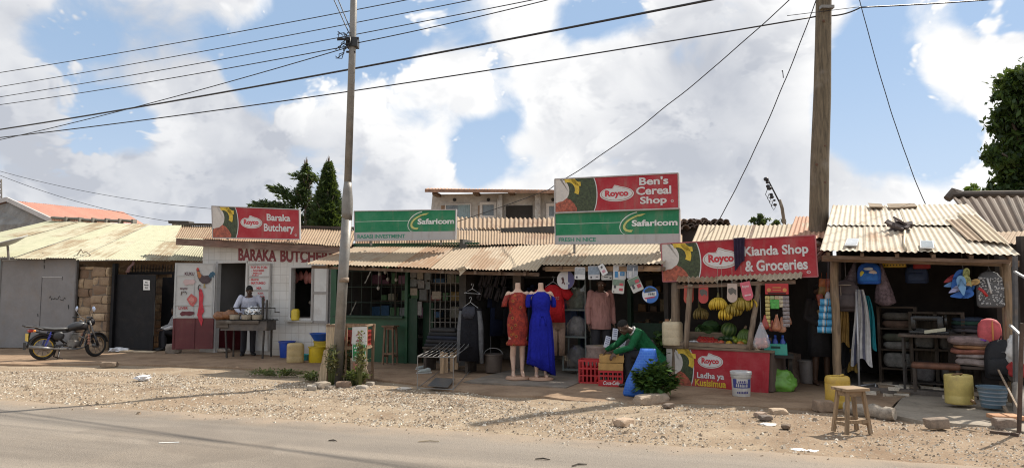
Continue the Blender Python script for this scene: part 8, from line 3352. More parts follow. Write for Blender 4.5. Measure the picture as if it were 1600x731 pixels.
 # ------ clothing stall on the right
RF = Fr(1303,11.2,1572,10.0)
root = RF.thing('clothing_stall','open clothing stall with a patched pale corrugated roof on timber posts','stall')
fl,fr_ = at(1281,391.5,10.62),at(1593,398,9.62)
bl,br2 = at(1301,322,13.3),at(1512,322,12.4)
ml,mr = fl.lerp(bl,.52),fr_.lerp(br2,.52)
Z3 = UP*.015
pale = corrugated((0.60,0.52,0.405),(0.57,0.505,0.41),(0.40,0.28,0.18),.16,'bright_sheet')
mb = MB()
corr(mb,fl,fr_,mr+Z3*-1,ml-Z3,.085,.010,.62,1,jit=.014,rag=.05,seed=81,vs=4)
mb.build('lower_roof',corrugated((0.54,0.46,0.35),(0.50,0.445,0.36),(0.33,0.21,0.125),.5,'patched_sheet'),root,world=True,normals=False)
mb = MB()
corr(mb,ml+Z3-(bl-ml)*.05,mr+Z3-(br2-mr)*.05,br2+Z3,bl+Z3,.085,.010,1.1,1,jit=.012,rag=.03,seed=82,vs=4)
mb.build('upper_roof',pale,root,world=True,normals=False)
mb = MB()
def rp_(u,v,n=.0):
 return(fl*(1-u)+fr_*u)*(1-v)+(bl*(1-u)+br2*u)*v+V(0,-.3,.95)*n
corr(mb,rp_(.80,.20,.03),rp_(.90,.17,.035),rp_(.87,.62,.04),rp_(.76,.60,.035),.085,.012,1,1,seed=83)
mb.build('rust_strip',M_CORR2,root,world=True,normals=False)
mb = MB()
corr(mb,rp_(.88,.16,.05),rp_(1.0,.13,.045),rp_(.985,.70,.05),rp_(.86,.74,.055),.085,.012,1,1,seed=84)
mb.build('lapped_strip',M_CORR3,root,world=True,normals=False)
M_BEAM = wood((0.21,0.135,0.085),axis=0,name='stall_beam')
mb = MB()
a,b_ = at(1284,404,11.05),at(1592,412,9.95)
mb.bar(a,b_,.07,.09)
mb.build('beam',M_BEAM,root,world=True)
mb = MB()
for k in range(6):
 u = .04+.92*k/5
 mb.bar(fl.lerp(fr_,u)-UP*.05+V(.04,.06,0),bl.lerp(br2,u)-UP*.06,.05,.06)
mb.bar(fl+V(.1,.12,-.09),fr_+V(-.05,.12,-.09),.05,.05)
mb.build('rafters',M_RAFT,root,world=True)
p0 = plan(1303,11.1)
for(px0,px1,Y,r,zt)in((1304,1302.5,11.05,.062,None),(1572,1573,9.98,.05,None),(1560,1562,12.2,.05,None)):
 mb = MB()
 b0 = plan(px0,Y)
 t0 = at(px1,409,Y)
 mb.tube([b0.lerp(t0,k/8)+V(mnoise.noise(V(k*.7,Y,2))*.018,0,0)for k in range(9)],r,12,wob=.04)
 mb.build('post',wood((0.24,0.165,0.10),name='stall_post_raw'),root,True,world=True)
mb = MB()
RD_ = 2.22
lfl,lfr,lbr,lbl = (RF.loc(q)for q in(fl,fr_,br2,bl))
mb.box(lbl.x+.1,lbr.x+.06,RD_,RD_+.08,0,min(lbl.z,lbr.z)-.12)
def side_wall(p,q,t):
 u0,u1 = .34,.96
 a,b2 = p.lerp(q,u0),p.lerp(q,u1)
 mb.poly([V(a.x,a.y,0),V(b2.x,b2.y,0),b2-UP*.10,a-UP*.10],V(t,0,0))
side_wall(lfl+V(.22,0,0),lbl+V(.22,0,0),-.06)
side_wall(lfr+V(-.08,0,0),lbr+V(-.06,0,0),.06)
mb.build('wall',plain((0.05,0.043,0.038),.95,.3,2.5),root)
mb = MB()
mb.box(-.1,RF.L-.02,.05,RD_-.02,.03,.13)
mb.build('floor',plain((0.13,0.11,0.095),.95,.35,3,.01),root)
mb = MB()
rs = random.Random(91)
for k in range(40):
 x,y = rs.uniform(.15,RF.L-.1),rs.uniform(-.42,.5)
 w,d = rs.uniform(.10,.28),rs.uniform(.06,.14)
 zt = (.085 if y<0 else .145)+rs.uniform(0,.02)
 mb.tint = rs.random()
 mb.box(x,x+w,y,y+d,.05 if y<0 else .10,zt,j=.012)
mb.build('paving_scraps',M_STONE,root)
mb = MB()
c = rp_(.47,.40,.05)
for k in range(6):
 mb.box(-.16,.16,-.05,.06,-.012,.02,Matrix.Translation(c+V(rs.uniform(-.12,.12),rs.uniform(-.12,.12),rs.uniform(0,.09)))@Matrix.Rotation(rs.uniform(-1.2,1.2),4,'Z')@Matrix.Rotation(rs.uniform(-.7,.7),4,'Y')@Matrix.Rotation(.5,4,'X'))
o = mb.build('roof_scrap',plain((0.09,0.07,0.065),.9,.6,9))
tag(o,'tangle of dark scrap lying in the middle of the pale stall roof','scrap')
mb = MB()
mb.tube([rp_(.455,.0,.03),rp_(.455,.12,.04),rp_(.475,.30,.05),rp_(.48,.34,.05)],.018,7)
o = mb.build('pale_cable',plain((0.48,0.40,0.28),.6),None,True)
tag(o,'pale plastic pipe coming down the stall roof from the dark scrap','pipe')
for(u0,u1,v0,v1,lab,nm)in((.13,.20,.05,.17,'small flat pane lying near the front left corner of the stall roof','solar_panel'),(.53,.60,.03,.15,'small dark framed panel lying at the front edge of the stall roof','solar_panel')):
 r_ = thing(nm,lab,'panel',rp_((u0+u1)/2,v0,.04))
 P = Patch(rp_(u0+.012,v1,.06),rp_(u1+.012,v1,.06),rp_(u1,v0,.05),rp_(u0,v0,.05))
 mb = MB()
 mb.hexa([P.p(0,0,-.015),P.p(1,0,-.015),P.p(1,0,0),P.p(0,0,0),P.p(0,1,-.015),P.p(1,1,-.015),P.p(1,1,0),P.p(0,1,0)])
 mb.build('frame',plain((0.45,0.46,0.47),.4),r_,world=True)
 mb = MB()
 mb.poly([P.p(.08,.08,.003),P.p(.92,.08,.003),P.p(.92,.92,.003),P.p(.08,.92,.003)])
 mb.build('pane',plain((0.20,0.23,0.25)if u0>.3 else(0.42,0.44,0.46),.2),r_,world=True)
for k,(u,v,w,lab)in enumerate(((.33,.93,.22,'left flat brown slab weighing down the top of the stall roof'),(.52,.93,.45,'right flat brown slab weighing down the top of the stall roof'))):
 mb = MB()
 mb.box(-w/2,w/2,-.14,.14,0,.035,Matrix.Translation(rp_(u,v,.035))@Matrix.Rotation(RAD(-22),4,'Z')@Matrix.Rotation(.33,4,'X'),j=.02)
 o = mb.build('roof_slab',plain((0.24,0.18,0.12),.9,.3,6))
 tag(o,lab,'slab')
root = thing('brown_roof_house','house with a dark brown corrugated roof behind the clothing stall','house',plan(1600,16))
mb = MB()
m_as = corrugated((0.088,0.057,0.038),(0.11,0.074,0.05),(0.05,0.034,0.024),.5,'asbestos_sheet')
corr(mb,at(1535,372,13.8),at(1760,385,12.2),at(1760,306,16.4),at(1487,308,18.2),.19,.028,1.1,1,jit=.01,seed=92)
mb.build('roof',m_as,root,world=True,normals=False)
mb = MB()
a,b_ = at(1487,308,18.2),at(1560,307,17.8)
mb.tube([a+UP*.06,b_+UP*.06,at(1640,306,17.2)+UP*.05,at(1760,305,16.5)+UP*.05],.13,8,flat=.7)
mb.tube([a+V(-.12,0,-.05),a+V(.05,0,.12),a+V(.3,0,.06)],[.1,.13,.1],8)
mb.build('ridge_cap',plain((0.10,0.08,0.065),.9,.3),root,world=True)
mb = MB()
q0,q1 = at(1540,372,14.2),at(1760,385,12.6)
mb.poly([V(q0.x,q0.y,0),V(q1.x,q1.y,0),q1,q0],V(.1,.25,0))
mb.build('wall',M_DARKIN,root,world=True)
root = thing('lean_to_roof','small pale rusty lean to roof beyond the right end of the clothing stall','roof',plan(1590,12.6))
mb = MB()
corr(mb,at(1545,378,11.9),at(1700,396,10.6),at(1700,360,12.3),at(1558,364,13.2),.085,.012,.8,1,jit=.02,seed=93)
mb.build('sheets',M_CORR2,root,world=True,normals=False)
mb = MB()
mb.poly([at(1560,366,13.1),at(1600,362,12.9),at(1640,362,12.6),at(1596,372,12.5)],V(0,0,-.05))
mb.build('slab',plain((0.22,0.17,0.13),.9,.3),root,world=True)
mb = MB()
for px,Y in((1690,10.9),(1600,12.4)):
 q = plan(px,Y)
 mb.rod(q,V(q.x,q.y,at(px,385,Y).z),.05)
mb.build('post',M_POST,root,world=True)
root = thing('neighbour_kiosk','white and red painted kiosk edge at the far right of the picture','kiosk',plan(1640,10.6))
mb = MB()
q = plan(1592,10.3)
mb.box(q.x,q.x+1.6,q.y-.3,q.y-.2,1.83,2.72)
mb.build('white_panel',M_WHITEP,root,world=True)
mb = MB()
mb.box(q.x,q.x+1.6,q.y-.31,q.y-.2,1.60,1.83)
mb.build('red_panel',M_RED,root,world=True)
mb = MB()
mb.box(q.x-.02,q.x+.05,q.y-.2,q.y-.1,0,1.6)
mb.box(q.x,q.x+1.6,q.y-.1,q.y+.0,0,2.4)
mb.build('frame',plain((0.06,0.05,0.045),.9),root,world=True)
# ---- goods
RM_ = Matrix.Translation(RF.o)@Matrix.Rotation(RF.ang,4,'Z')
def rq(px,py,off):
 return RF.loc(RF.hit(px,py,off))
def backpack(label,px,py,off,w,h,d,cols,rot=0.0,pocket=True,name='backpack',cat_='backpack',strap=True,hook=True,blobs=None):
 c = RF.hit(px,py,off)
 r_ = thing(name,label,cat_,c,RF.ang+rot)
 mb = MB()
 mb.loft([(V(0,0,-h*.5),V(w*.40,0,0),V(0,d*.40,0)),(V(0,0,-h*.44),V(w*.49,0,0),V(0,d*.5,0)),(V(0,0,0),V(w*.5,0,0),V(0,d*.5,0)),(V(0,.01,h*.28),V(w*.45,0,0),V(0,d*.42,0)),(V(0,.02,h*.44),V(w*.30,0,0),V(0,d*.3,0)),(V(0,.02,h*.5),V(w*.10,0,0),V(0,d*.12,0))],24,sq=3.2,fold=.02)
 mb.build('bag_body',plain(cols[0],.7,.25,12,.004),r_,True)
 if pocket:
  mb = MB()
  mb.loft([(V(0,-d*.50,-h*.38),V(w*.34,0,0),V(0,d*.10,0)),(V(0,-d*.52,-h*.3),V(w*.40,0,0),V(0,d*.16,0)),(V(0,-d*.50,-h*.02),V(w*.38,0,0),V(0,d*.14,0)),(V(0,-d*.46,h*.06),V(w*.30,0,0),V(0,d*.06,0))],18,sq=3)
  mb.build('front_pocket',plain(cols[1],.7,.25,12,.004),r_,True)
 if strap:
  mb = MB()
  for s in(-1,1):
   mb.tube([V(s*w*.18,d*.4,h*.42),V(s*w*.25,d*.62,h*.1),V(s*w*.3,d*.5,-h*.4)],.018,6)
  mb.tube([V(-w*.06,.02,h*.47),V(0,.02,h*.60),V(w*.06,.02,h*.47)],.010,6)
  mb.build('strap',plain(sc3(cols[0],.6),.8),r_,True)
 if blobs:
  for nm,col,(x,z,rx,rz)in blobs:
   mb = MB()
   mb.ball(V(x,-d*.56,z),rx,.012,rz,14,8)
   mb.build(nm,plain(col,.5,.1),r_,True)
 if hook:
  mb = MB()
  mb.rod(V(0,.02,h*.58),V(0,.02,2.12-c.z),.004,4)
  mb.build('hanging_string',plain((0.2,0.2,0.2),.7),r_)
 return r_
backpack('bright blue school backpack with a yellow patch hanging under the stall beam',1358,427,-.25,.34,.34,.16,[(0.015,0.10,0.42),(0.02,0.14,0.48)],blobs=[('yellow_patch',(0.55,0.45,0.03),(-.09,-.02,.035,.06)),('pale_patch',(0.50,0.40,0.34),(.06,0,.06,.05)),('dark_patch',(0.02,0.02,0.03),(.045,-.06,.065,.03)),('white_patch',(0.48,0.52,0.55),(.0,.07,.07,.025))])
backpack('large mottled brown bag with a pale zip hanging by the left stall post',1322,462,-.15,.40,.50,.20,[(0.075,0.055,0.055),(0.09,0.07,0.07)],blobs=[('zip',(0.32,0.26,0.20),(.0,.17,.10,.010)),('zip',(0.32,0.26,0.20),(-.06,.03,.008,.13))])
def cone_cloth(label,px,py,off,h,w,col,lean,group=None):
 c = RF.hit(px,py,off)
 r_ = thing('hanging_cloth',label,'cloth',c,RF.ang,group)
 mb = MB()
 mb.loft([(V(0,0,0),V(.015,0,0),V(0,.015,0)),(V(lean*.3,0,-h*.3),V(w*.2,0,0),V(0,.05,0)),(V(lean*.7,0,-h*.7),V(w*.42,0,0),V(0,.08,0)),(V(lean,0,-h*.92),V(w*.5,0,0),V(0,.09,0)),(V(lean*1.1,0,-h),V(w*.2,0,0),V(0,.04,0))],20,fold=[0,.1,.12,.1,.1],nf=6)
 mb.build('cloth',plain(col,.85,.7,22),r_,True)
cone_cloth('grey purple patterned cloth gathered in a cone right of the blue backpack',1376,410,-.3,.68,.28,(0.13,0.09,0.10),.04)
cone_cloth('dim patterned cloth gathered in a cone left of the blue backpack',1336,408,-.35,.40,.22,(0.12,0.10,0.11),-.08)
def scarf(label,px0,px1,py0,py1,off,col,wob=.03,name='hanging_scarf',cols=None,taper=.35,cat_='cloth'):
 c = RF.hit((px0+px1)/2,py0,off)
 q = RF.hit((px0+px1)/2,py1,off)
 h = c.z-q.z
 w = RF.loc(RF.hit(px1,py1,off)).x-RF.loc(RF.hit(px0,py1,off)).x
 r_ = thing(name,label,cat_,c,RF.ang)
 n_ = len(cols)if cols else 1
 for i in range(n_):
  mb = MB()
  u0,u1 = i/n_,(i+1)/n_
  def fn(u,v,u0=u0,u1=u1):
   uu = u0+(u1-u0)*u
   k = taper+(1-taper)*v**.7
   return V((uu-.5)*w*k+.015*math.sin(v*5),wob*math.sin(uu*19+v*2)*(1-.4*v)-.01,-v*h*(1+.06*math.sin(uu*7+1)))
  mb.grid(fn,max(6,26//n_),14)
  mb.grid(lambda u,v:fn(u,v)+V(0,.02,0),max(6,26//n_),14)
  mb.build('cloth',cloth(cols[i]if cols else col,.2),r_,True,normals=False)
 return r_
WS,NS = (0.46,0.45,0.44),(0.05,0.055,0.09)
scarf('white scarf with dark check bands hanging over the umbrella pole',1326,1360,452,566,.02,WS,cols=[WS,NS,WS,(0.40,0.39,0.38),(0.13,0.13,0.17),WS,WS])
scarf('teal patterned cloth hanging behind the white scarf',1342,1368,462,543,-.12,(0.02,0.20,0.24),taper=.2)
scarf('mustard brown cloth hanging beside the left stall post',1306,1326,468,538,-.10,(0.30,0.18,0.055),taper=.5)
scarf('dark garment hanging low behind the white scarf',1312,1345,500,572,-.25,(0.012,0.012,0.014),taper=.7)
scarf('small mustard cloth corner behind the dark garment',1324,1340,545,580,-.22,(0.26,0.17,0.045),taper=.6)
root = thing('umbrella_pole','slim pale metal pole standing on a foot under the white scarf','pole',RF.hit(1342.5,602,.05).xy.to_3d()+UP*.05)
mb = MB()
q = RF.hit(1338,455,.05)
mb.rod(V(0,0,0),V(q.x-root.location.x,q.y-root.location.y,q.z-.05),.016)
mb.build('shaft',plain((0.42,0.42,0.43),.35,.1,6,0,.4),root,True)
mb = MB()
mb.rod(V(0,0,.10),V(.28,.06,.13),.012)
mb.rod(V(.28,.06,.13),V(.285,.06,.0),.012)
mb.rod(V(0,0,.0),V(.02,-.25,.0),.012)
mb.build('foot_bar',plain((0.30,0.30,0.31),.4,.1,6,0,.4),root,True)
r_ = thing('tissue_pack','blue and white pack of tissue rolls hanging on the left stall post','tissue pack',RF.hit(1294,466,.10),RF.ang+.15)
mb = MB()
for row in range(5):
 for c_ in range(2):
  x,z = -.062+c_*.125-row*.013,-.06-row*.108
  mb.tube([V(x-.058,0,z),V(x+.058,0,z)],.052,14)
mb.build('rolls',plain((0.48,0.56,0.62),.5,.2,18),r_,40)
mb = MB()
for row in range(5):
 x0,z = -.13-row*.013,-.06-row*.108
 for xa,xb in((.012,.075),(.105,.125),(.14,.21)):
  mb.tube([V(x0+xa,0,z),V(x0+xb,0,z)],.0535,14)
mb.build('blue_wrap',plain((0.05,0.29,0.52),.35,.35,16),r_,40)
mb = MB()
mb.tube([V(0,0,-.01),V(.0,0,.05),V(.0,0.01,.1)],[.05,.045,.02],8,flat=.3)
mb.rod(V(0,.01,.09),V(0.02,.02,2.1-r_.location.z),.003,4)
mb.build('wrap_tail',plain((0.42,0.44,0.50),.35),r_,True)
r_ = thing('plastic_basket','yellow perforated plastic basket hanging behind the stall beam','basket',RF.hit(1397,412,-.5),RF.ang)
mb = MB()
mb.rbox(-.165,.165,-.09,.09,-.06,.06,.015)
mb.build('basket_body',PLA((0.50,0.31,0.015)),r_,40)
mb = MB()
for k in range(7):
 for j in range(2):
  mb.poly([V(-.13+k*.043+.011*math.cos(a),-.092,-.025+j*.045+.013*math.sin(a))for a in[2*math.pi*i/10 for i in range(10)]])
mb.build('holes',plain((0.07,0.045,0.01),.8),r_)
backpack('dim navy bag hanging deep in the stall beside the yellow basket',1432,428,-.7,.32,.30,.14,[(0.02,0.035,0.08),(0.022,0.04,0.09)])
backpack('red bag hanging deep behind the stall beam',1440,412,-.6,.24,.16,.10,[(0.28,0.02,0.02),(0.30,0.025,0.025)],pocket=False)
def flipflop(label,px,py,off,rot,col,tilt=0.0,k=1.0):
 r_ = thing('flip_flop',label,'flip-flop',RF.hit(px,py,off),RF.ang,'bunch of flip-flops')
 M_ = Matrix.Rotation(RAD(rot),4,'Y')@Matrix.Rotation(RAD(tilt),4,'Z')
 pts = []
 for i in range(26):
  a = 2*math.pi*i/26
  x = .046*math.cos(a)*(1+.18*math.sin(a))*k
  z = .125*math.sin(a)*k
  x+=.008*math.sin(a*2)*k
  pts.append(M_@V(x,0,z))
 mb = MB()
 mb.poly(pts,M_@V(0,.022,0))
 mb.build('sole',plain(col,.6,.08,10),r_)
 mb = MB()
 mb.tube([M_@V(-.04*k,0,-.01),M_@V(-.02*k,-.03,.04),M_@V(0,-.005,.085*k),M_@V(.02*k,-.03,.04),M_@V(.04*k,0,-.01)],.008,6)
 mb.build('strap',plain(sc3(col,.7),.5),r_,True)
B1,B2 = (0.02,0.12,0.44),(0.16,0.33,0.56)
flipflop('long deep blue flip-flop slanting at the upper left of the bunch',1496,437,.10,28,B1,10,1.3)
flipflop('light blue flip-flop standing sole out at the front of the bunch',1503,446,.18,-6,B2,0,1.15)
flipflop('yellow green flip-flop at the top of the bunch',1510,430,.15,8,(0.36,0.38,0.14),30,.85)
flipflop('second yellow green flip-flop below the top one',1512,438,.12,-25,(0.40,0.40,0.18),-20,.8)
flipflop('orange tan flip-flop poking right from the bunch',1519,442,.12,70,(0.50,0.32,0.12),0,.8)
flipflop('deep blue flip-flop lying across the bottom of the bunch',1503,460,.08,80,B1,0,1.2)
flipflop('pale lilac flip-flop at the lower left of the bunch',1493,452,.12,60,(0.30,0.32,0.52),0,.8)
flipflop('bright blue flip-flop at the right side of the bunch',1516,452,.06,15,(0.03,0.16,0.5),25,1.1)
flipflop('red flip-flop sticking out left of the bunch',1485,436,.04,60,(0.28,0.02,0.03),0,.8)
flipflop('light blue flip-flop lowest in the bunch',1488,444,.05,75,(0.10,0.24,0.50),0,.9)
r_ = thing('cord','thin cord holding the bunch of flip-flops under the beam','cord',RF.hit(1506,426,.06))
mb = MB()
mb.rod(V(0,0,-.15),V(0,.03,.28),.004,5)
mb.build('string',plain((0.2,0.2,0.2),.8),r_)
r_ = backpack('black and white speckled bag with a red zip hanging on the right',1547,452,.02,.34,.52,.16,[(0.10,0.10,0.105),(0.12,0.12,0.125)],rot=.1,pocket=False)
mb = MB()
rs = random.Random(101)
for k in range(150):
 x,z = rs.uniform(-.15,.15),rs.uniform(-.22,.17)
 mb.ball(V(x,-.083,z),rs.uniform(.006,.014),.003,rs.uniform(.005,.012),5,4)
mb.build('speckles',plain((0.38,0.38,0.38),.7),r_)
mb = MB()
mb.tube([V(-.15,-.09,.02),V(-.10,-.095,-.02),V(-.05,-.095,-.10)],.022,6)
mb.build('red_zip',plain((0.42,0.03,0.03),.5),r_,True)
mb = MB()
mb.tube([V(-.04,-.09,.16),V(-.02,-.095,.06),V(.0,-.095,-.06)],.014,6)
mb.build('white_zip',plain((0.5,0.5,0.5),.5),r_,True)
def folded(label,px,py,Y,w,d,h,col,rot=0.0,seed=1,name='folded_blanket',cat_='blanket',group=None,wobble=.02):
 mb = MB()
 b2 = bmesh.new()
 bmesh.ops.create_cube(b2,size=1)
 bmesh.ops.subdivide_edges(b2,edges=b2.edges[:],cuts=7,use_grid_fill=True)
 def fn(p):
  q = V(p.x*2,p.y*2,p.z*2)
  r2 = (abs(q.x)**5+abs(q.y)**5+abs(q.z)**2.6)
  k = max(r2,1e-4)**(-1/4.0)if r2>1 else 1
  x,y,z = q.x*k*w/2,q.y*k*d/2,q.z*k*h/2+h/2
  nz = V(mnoise.noise(V(x*6,y*6,seed)),mnoise.noise(V(x*6,y*6,seed+5)),mnoise.noise(V(x*5,y*5,seed+9)))
  return V(x,y,z)+nz*wobble+V(0,-.006*math.sin(z/h*22),0)
 mb.merge(b2,fn)
 o = mb.build(name,plain(col,.9,.4,15,.006),None,True)
 put(o,at(px,py,Y),RF.ang+rot)
 return tag(o,label,cat_,group)
tb = thing('table','dark low table under the stack of folded blankets','table',plan(1517,10.35,.13),RF.ang)
mb = MB()
mb.box(-.34,.34,-.22,.25,.36,.40)
mb.build('table_top',wood((0.07,0.05,0.04),axis=0),tb)
for x in(-.3,.3):
 for y in(-.19,.21):
  mb = MB()
  mb.box(x-.025,x+.025,y-.025,y+.025,0,.36)
  mb.build('leg',wood((0.07,0.05,0.04)),tb)
zt = 1.6+(455-586)*10.35/FPX
for k,(dx,w,h,c,lab)in enumerate(((.03,.50,.11,(0.29,0.235,0.22),'pale fleecy folded blanket at the bottom of the blanket stack'),(.0,.44,.07,(0.30,0.255,0.245),'thin pale folded blanket second from the bottom of the blanket stack'),(-.04,.52,.07,(0.26,0.10,0.07),'reddish patterned folded blanket in the middle of the blanket stack'),(-.02,.46,.06,(0.30,0.15,0.07),'brown orange folded blanket near the top of the blanket stack'),(-.03,.58,.13,(0.23,0.165,0.155),'thick dusty pink folded blanket on top of the blanket stack'))):
 folded(lab,1517,455,10.30,w,.40,h,c,.1*(k-2),k)
 o = COL.objects[-1]
 z0 = .535+[0,.105,.17,.235,.29][k]
 q = plan(1517+dx*100,10.30)
 o.location = V(q.x,q.y,z0)
for k,(px,c,lab,z0)in enumerate(((1509,(0.10,0.10,0.11),'grey folded cloth at the bottom of the dark cloth stack',1.02),(1508,(0.03,0.035,0.045),'charcoal folded cloth above the grey one',1.075),(1509,(0.025,0.075,0.055),'dark green folded cloth in the cloth stack',1.13),(1510,(0.03,0.05,0.085),'dark blue folded cloth on top of the cloth stack',1.19))):
 folded(lab,px,455,10.9,.42,.34,.065,c,.05,20+k,'folded_cloth','cloth',wobble=.012)
 o = COL.objects[-1]
 q = plan(px,10.9)
 o.location = V(q.x,q.y,z0-.05)
tb2 = thing('cabinet','dark plain cabinet carrying the dark cloth stack at the stall back','cabinet',plan(1512,10.95,.13),RF.ang)
mb = MB()
mb.rbox(-.30,.34,-.2,.25,0,.83,.01)
mb.build('cabinet_body',wood((0.05,0.038,0.03)),tb2)
mb = MB()
mb.box(-.29,-.0,-.215,-.201,.04,.80)
mb.box(.02,.33,-.215,-.201,.04,.80)
mb.build('door',wood((0.06,0.045,0.035)),tb2)
backpack('coral pink bag with an orange strip resting on the blankets',1546,516,.0,.29,.34,.18,[(0.52,0.09,0.10),(0.50,0.10,0.11)],pocket=False,hook=False,strap=False,blobs=[('orange_strip',(0.55,0.22,0.06),(.035,.0,.012,.16)),('purple_tab',(0.16,0.03,0.30),(-.10,-.14,.06,.02))])
backpack('big black backpack leaning at the right end of the stall',1566,562,.15,.42,.56,.24,[(0.010,0.010,0.013),(0.013,0.013,0.016)],rot=-.1,hook=False,blobs=[('badge',(0.12,0.12,0.13),(.05,.12,.05,.008))])
b_ = bucket('striped_bag','pale blue striped woven tub at the right end of the stall floor',gnd(1552,636,.10),.13,.17,.27,(0.10,0.165,0.22),d=.3,cat_='tub')
mb = MB()
for k in range(5):
 z = .04+k*.05
 mb.lathe([(.133+.04*z/.27,z),(.136+.04*z/.27,z+.004),(.136+.04*z/.27,z+.016),(.134+.04*z/.27,z+.02)],28,caps=False)
mb.build('white_stripes',plain((0.20,0.23,0.26),.6),b_,True)
mb = MB()
mb.rbox(-.28,.30,-.22,.24,0,.34,.03)
o = mb.build('dark_bale',plain((0.035,0.03,0.03),.95,.3,8))
put(o,plan(1562,10.35,.13),RF.ang)
tag(o,'dark bale under the big black backpack','bale')
def barrel_can(label,p,r,h,col,cut,dirt=.3,tap=False):
 r_ = thing('barrel_can',label,'jerrycan',p,.2)
 mb = MB()
 if cut:
  prof = [(.92,0),(.98,.02),(1,.06),(1,.28),(.985,.30),(1,.32),(1.0,.93),(.98,.985),(.93,1.0),(.89,.985),(.90,.5),(.2,.45)]
 else:
  prof = [(.90,0),(.97,.02),(1,.06),(1,.22),(.98,.24),(1,.26),(1.0,.72),(.98,.74),(1,.76),(1.0,.86),(.96,.93),(.84,.97),(.80,.975),(.76,.965),(.5,.96),(.2,.96)]
 mb.lathe([(a*r,z*h)for a,z in prof],32,sx=1.0,sy=.86,sq=2.6)
 mb.build('can',PLA(col,dirt),r_,True)
 mb = MB()
 if not cut:
  mb.lathe([(.03,.955*h),(.03,1.0*h),(.02,1.005*h)],12,(-.05,-.02,0))
  mb.tube([V(.0,-.05,h*.955),V(.02,-.05,h*1.0),V(.09,.0,h*1.0),V(.11,.02,h*.955)],.014,7)
  mb.build('handle',PLA(col),r_,True)
 else:
  mb.tube([V(-.05,r*.3,h*.97),V(-.03,0,h*1.02),V(.06,0,h*1.02),V(.08,r*.3,h*.97)],.012,7)
  mb.tube([V(.05,-r*.84,.06),V(.06,-r*1.0,.05),V(.08,-r*1.06,.02)],[.022,.018,.012],8)
  mb.build('tap',plain((0.22,0.13,0.06),.6),r_,True)
 return r_
barrel_can('large yellow barrel shaped can standing behind the wooden stool',gnd(1318,639,.05)+V(0,.15,0),.155,.43,(0.55,0.36,0.06),False)
barrel_can('large pale yellow barrel can with its top cut off on the clothing stall floor edge',gnd(1510.5,633,.10)+V(0,.15,0),.168,.385,(0.56,0.44,0.14),True)
r_ = thing('linen_shelf','brown open shelf of pale folded linen in the dark of the stall','shelves',RF.w(RF.s(1400,-.9),-.9,.13),RF.ang)
for x in(-.26,.26):
 for y in(-.15,.18):
  mb = MB()
  mb.box(x-.02,x+.02,y-.02,y+.02,0,1.22)
  mb.build('upright',wood((0.065,0.046,0.032)),r_)
for z in(.22,.52,.86,1.2):
 mb = MB()
 mb.box(-.24,.24,-.17,.2,z,z+.025)
 mb.build('shelf',wood((0.065,0.046,0.032),axis=0),r_)
for k,(z,h,c,lab)in enumerate(((.245,.24,(0.20,0.195,0.185),'lowest thick white linen fold on the brown shelf'),(.545,.12,(0.21,0.205,0.195),'middle white linen fold on the brown shelf'),(.67,.12,(0.09,0.095,0.07),'greenish linen fold on the brown shelf'),(.885,.12,(0.12,0.075,0.055),'brownish linen fold on the upper shelf'),(1.01,.12,(0.11,0.10,0.085),'top dim linen fold on the upper shelf'))):
 folded(lab,1400,455,11,.44,.32,h,c,0,30+k,'folded_linen','linen',wobble=.01)
 COL.objects[-1].location = RF.w(RF.s(1400,-.9),-.9,.13+z)
r_ = thing('wooden_cabinet','glazed wooden cabinet of bundled linen behind the treadle table','cabinet',RF.w(RF.s(1462,-.8),-.8,.13),RF.ang)
mb = MB()
for x in(-.36,-.02,.34):
 mb.box(x-.025,x+.025,-.2,.2,0,1.15)
for z in(.04,.55,1.12):
 mb.box(-.335,.315,-.2,.2,z,z+.03)
mb.build('cabinet_frame',wood((0.055,0.04,0.028)),r_)
mb = MB()
mb.box(-.335,.315,.19,.2,.07,1.12)
mb.build('back_panel',wood((0.10,0.075,0.05)),r_)
for k,(x,z,c)in enumerate(((-.19,.58,(0.14,0.14,0.135)),(.15,.58,(0.11,0.105,0.10)),(-.19,.07,(0.14,0.13,0.13)),(.15,.07,(0.17,0.16,0.15)))):
 folded(['white bundle in the upper left of the glazed cabinet','grey bundle in the upper right of the glazed cabinet','dim bundle in the lower left of the glazed cabinet','dim bundle in the lower right of the glazed cabinet'][k],1460,455,11,.28,.3,.3,c,0,40+k,'linen_bundle','linen')
 COL.objects[-1].location = RF.w(RF.s(1462,-.8)+x,-.8,.13+z)
r_ = thing('sewing_machine','old black sewing machine on the treadle table with a pale strip on its bed','sewing machine',RF.w(RF.s(1444,-.35),-.35,.95),RF.ang)
mb = MB()
mb.rbox(-.22,.30,-.09,.09,0,.05,.01)
mb.rbox(.15,.24,-.04,.05,.05,.26,.02)
mb.rbox(-.18,.24,-.035,.045,.20,.28,.025)
mb.rbox(-.20,-.13,-.03,.04,.07,.27,.015)
mb.build('machine_head',plain((0.012,0.012,0.013),.3),r_,40)
mb = MB()
mb.tube([V(.25,0,.21),V(.28,0,.21)],.085,20)
mb.build('hand_wheel',plain((0.05,0.05,0.05),.3,.1,5,0,.5),r_,40)
mb = MB()
mb.hexa([V(-.02,-.11,.01),V(.26,-.11,.06),V(.26,-.095,.06),V(-.02,-.095,.01),V(-.02,-.11,.06),V(.26,-.11,.11),V(.26,-.095,.11),V(-.02,-.095,.06)])
mb.build('pale_strip',plain((0.46,0.44,0.33),.5),r_)
r_ = thing('treadle_table','dark wooden treadle table with an iron frame in the middle of the stall','table',RF.w(RF.s(1448,-.35),-.35,.13),RF.ang)
mb = MB()
mb.box(-.40,.45,-.22,.22,.78,.82)
mb.build('table_top',wood((0.09,0.06,0.045),axis=0),r_)
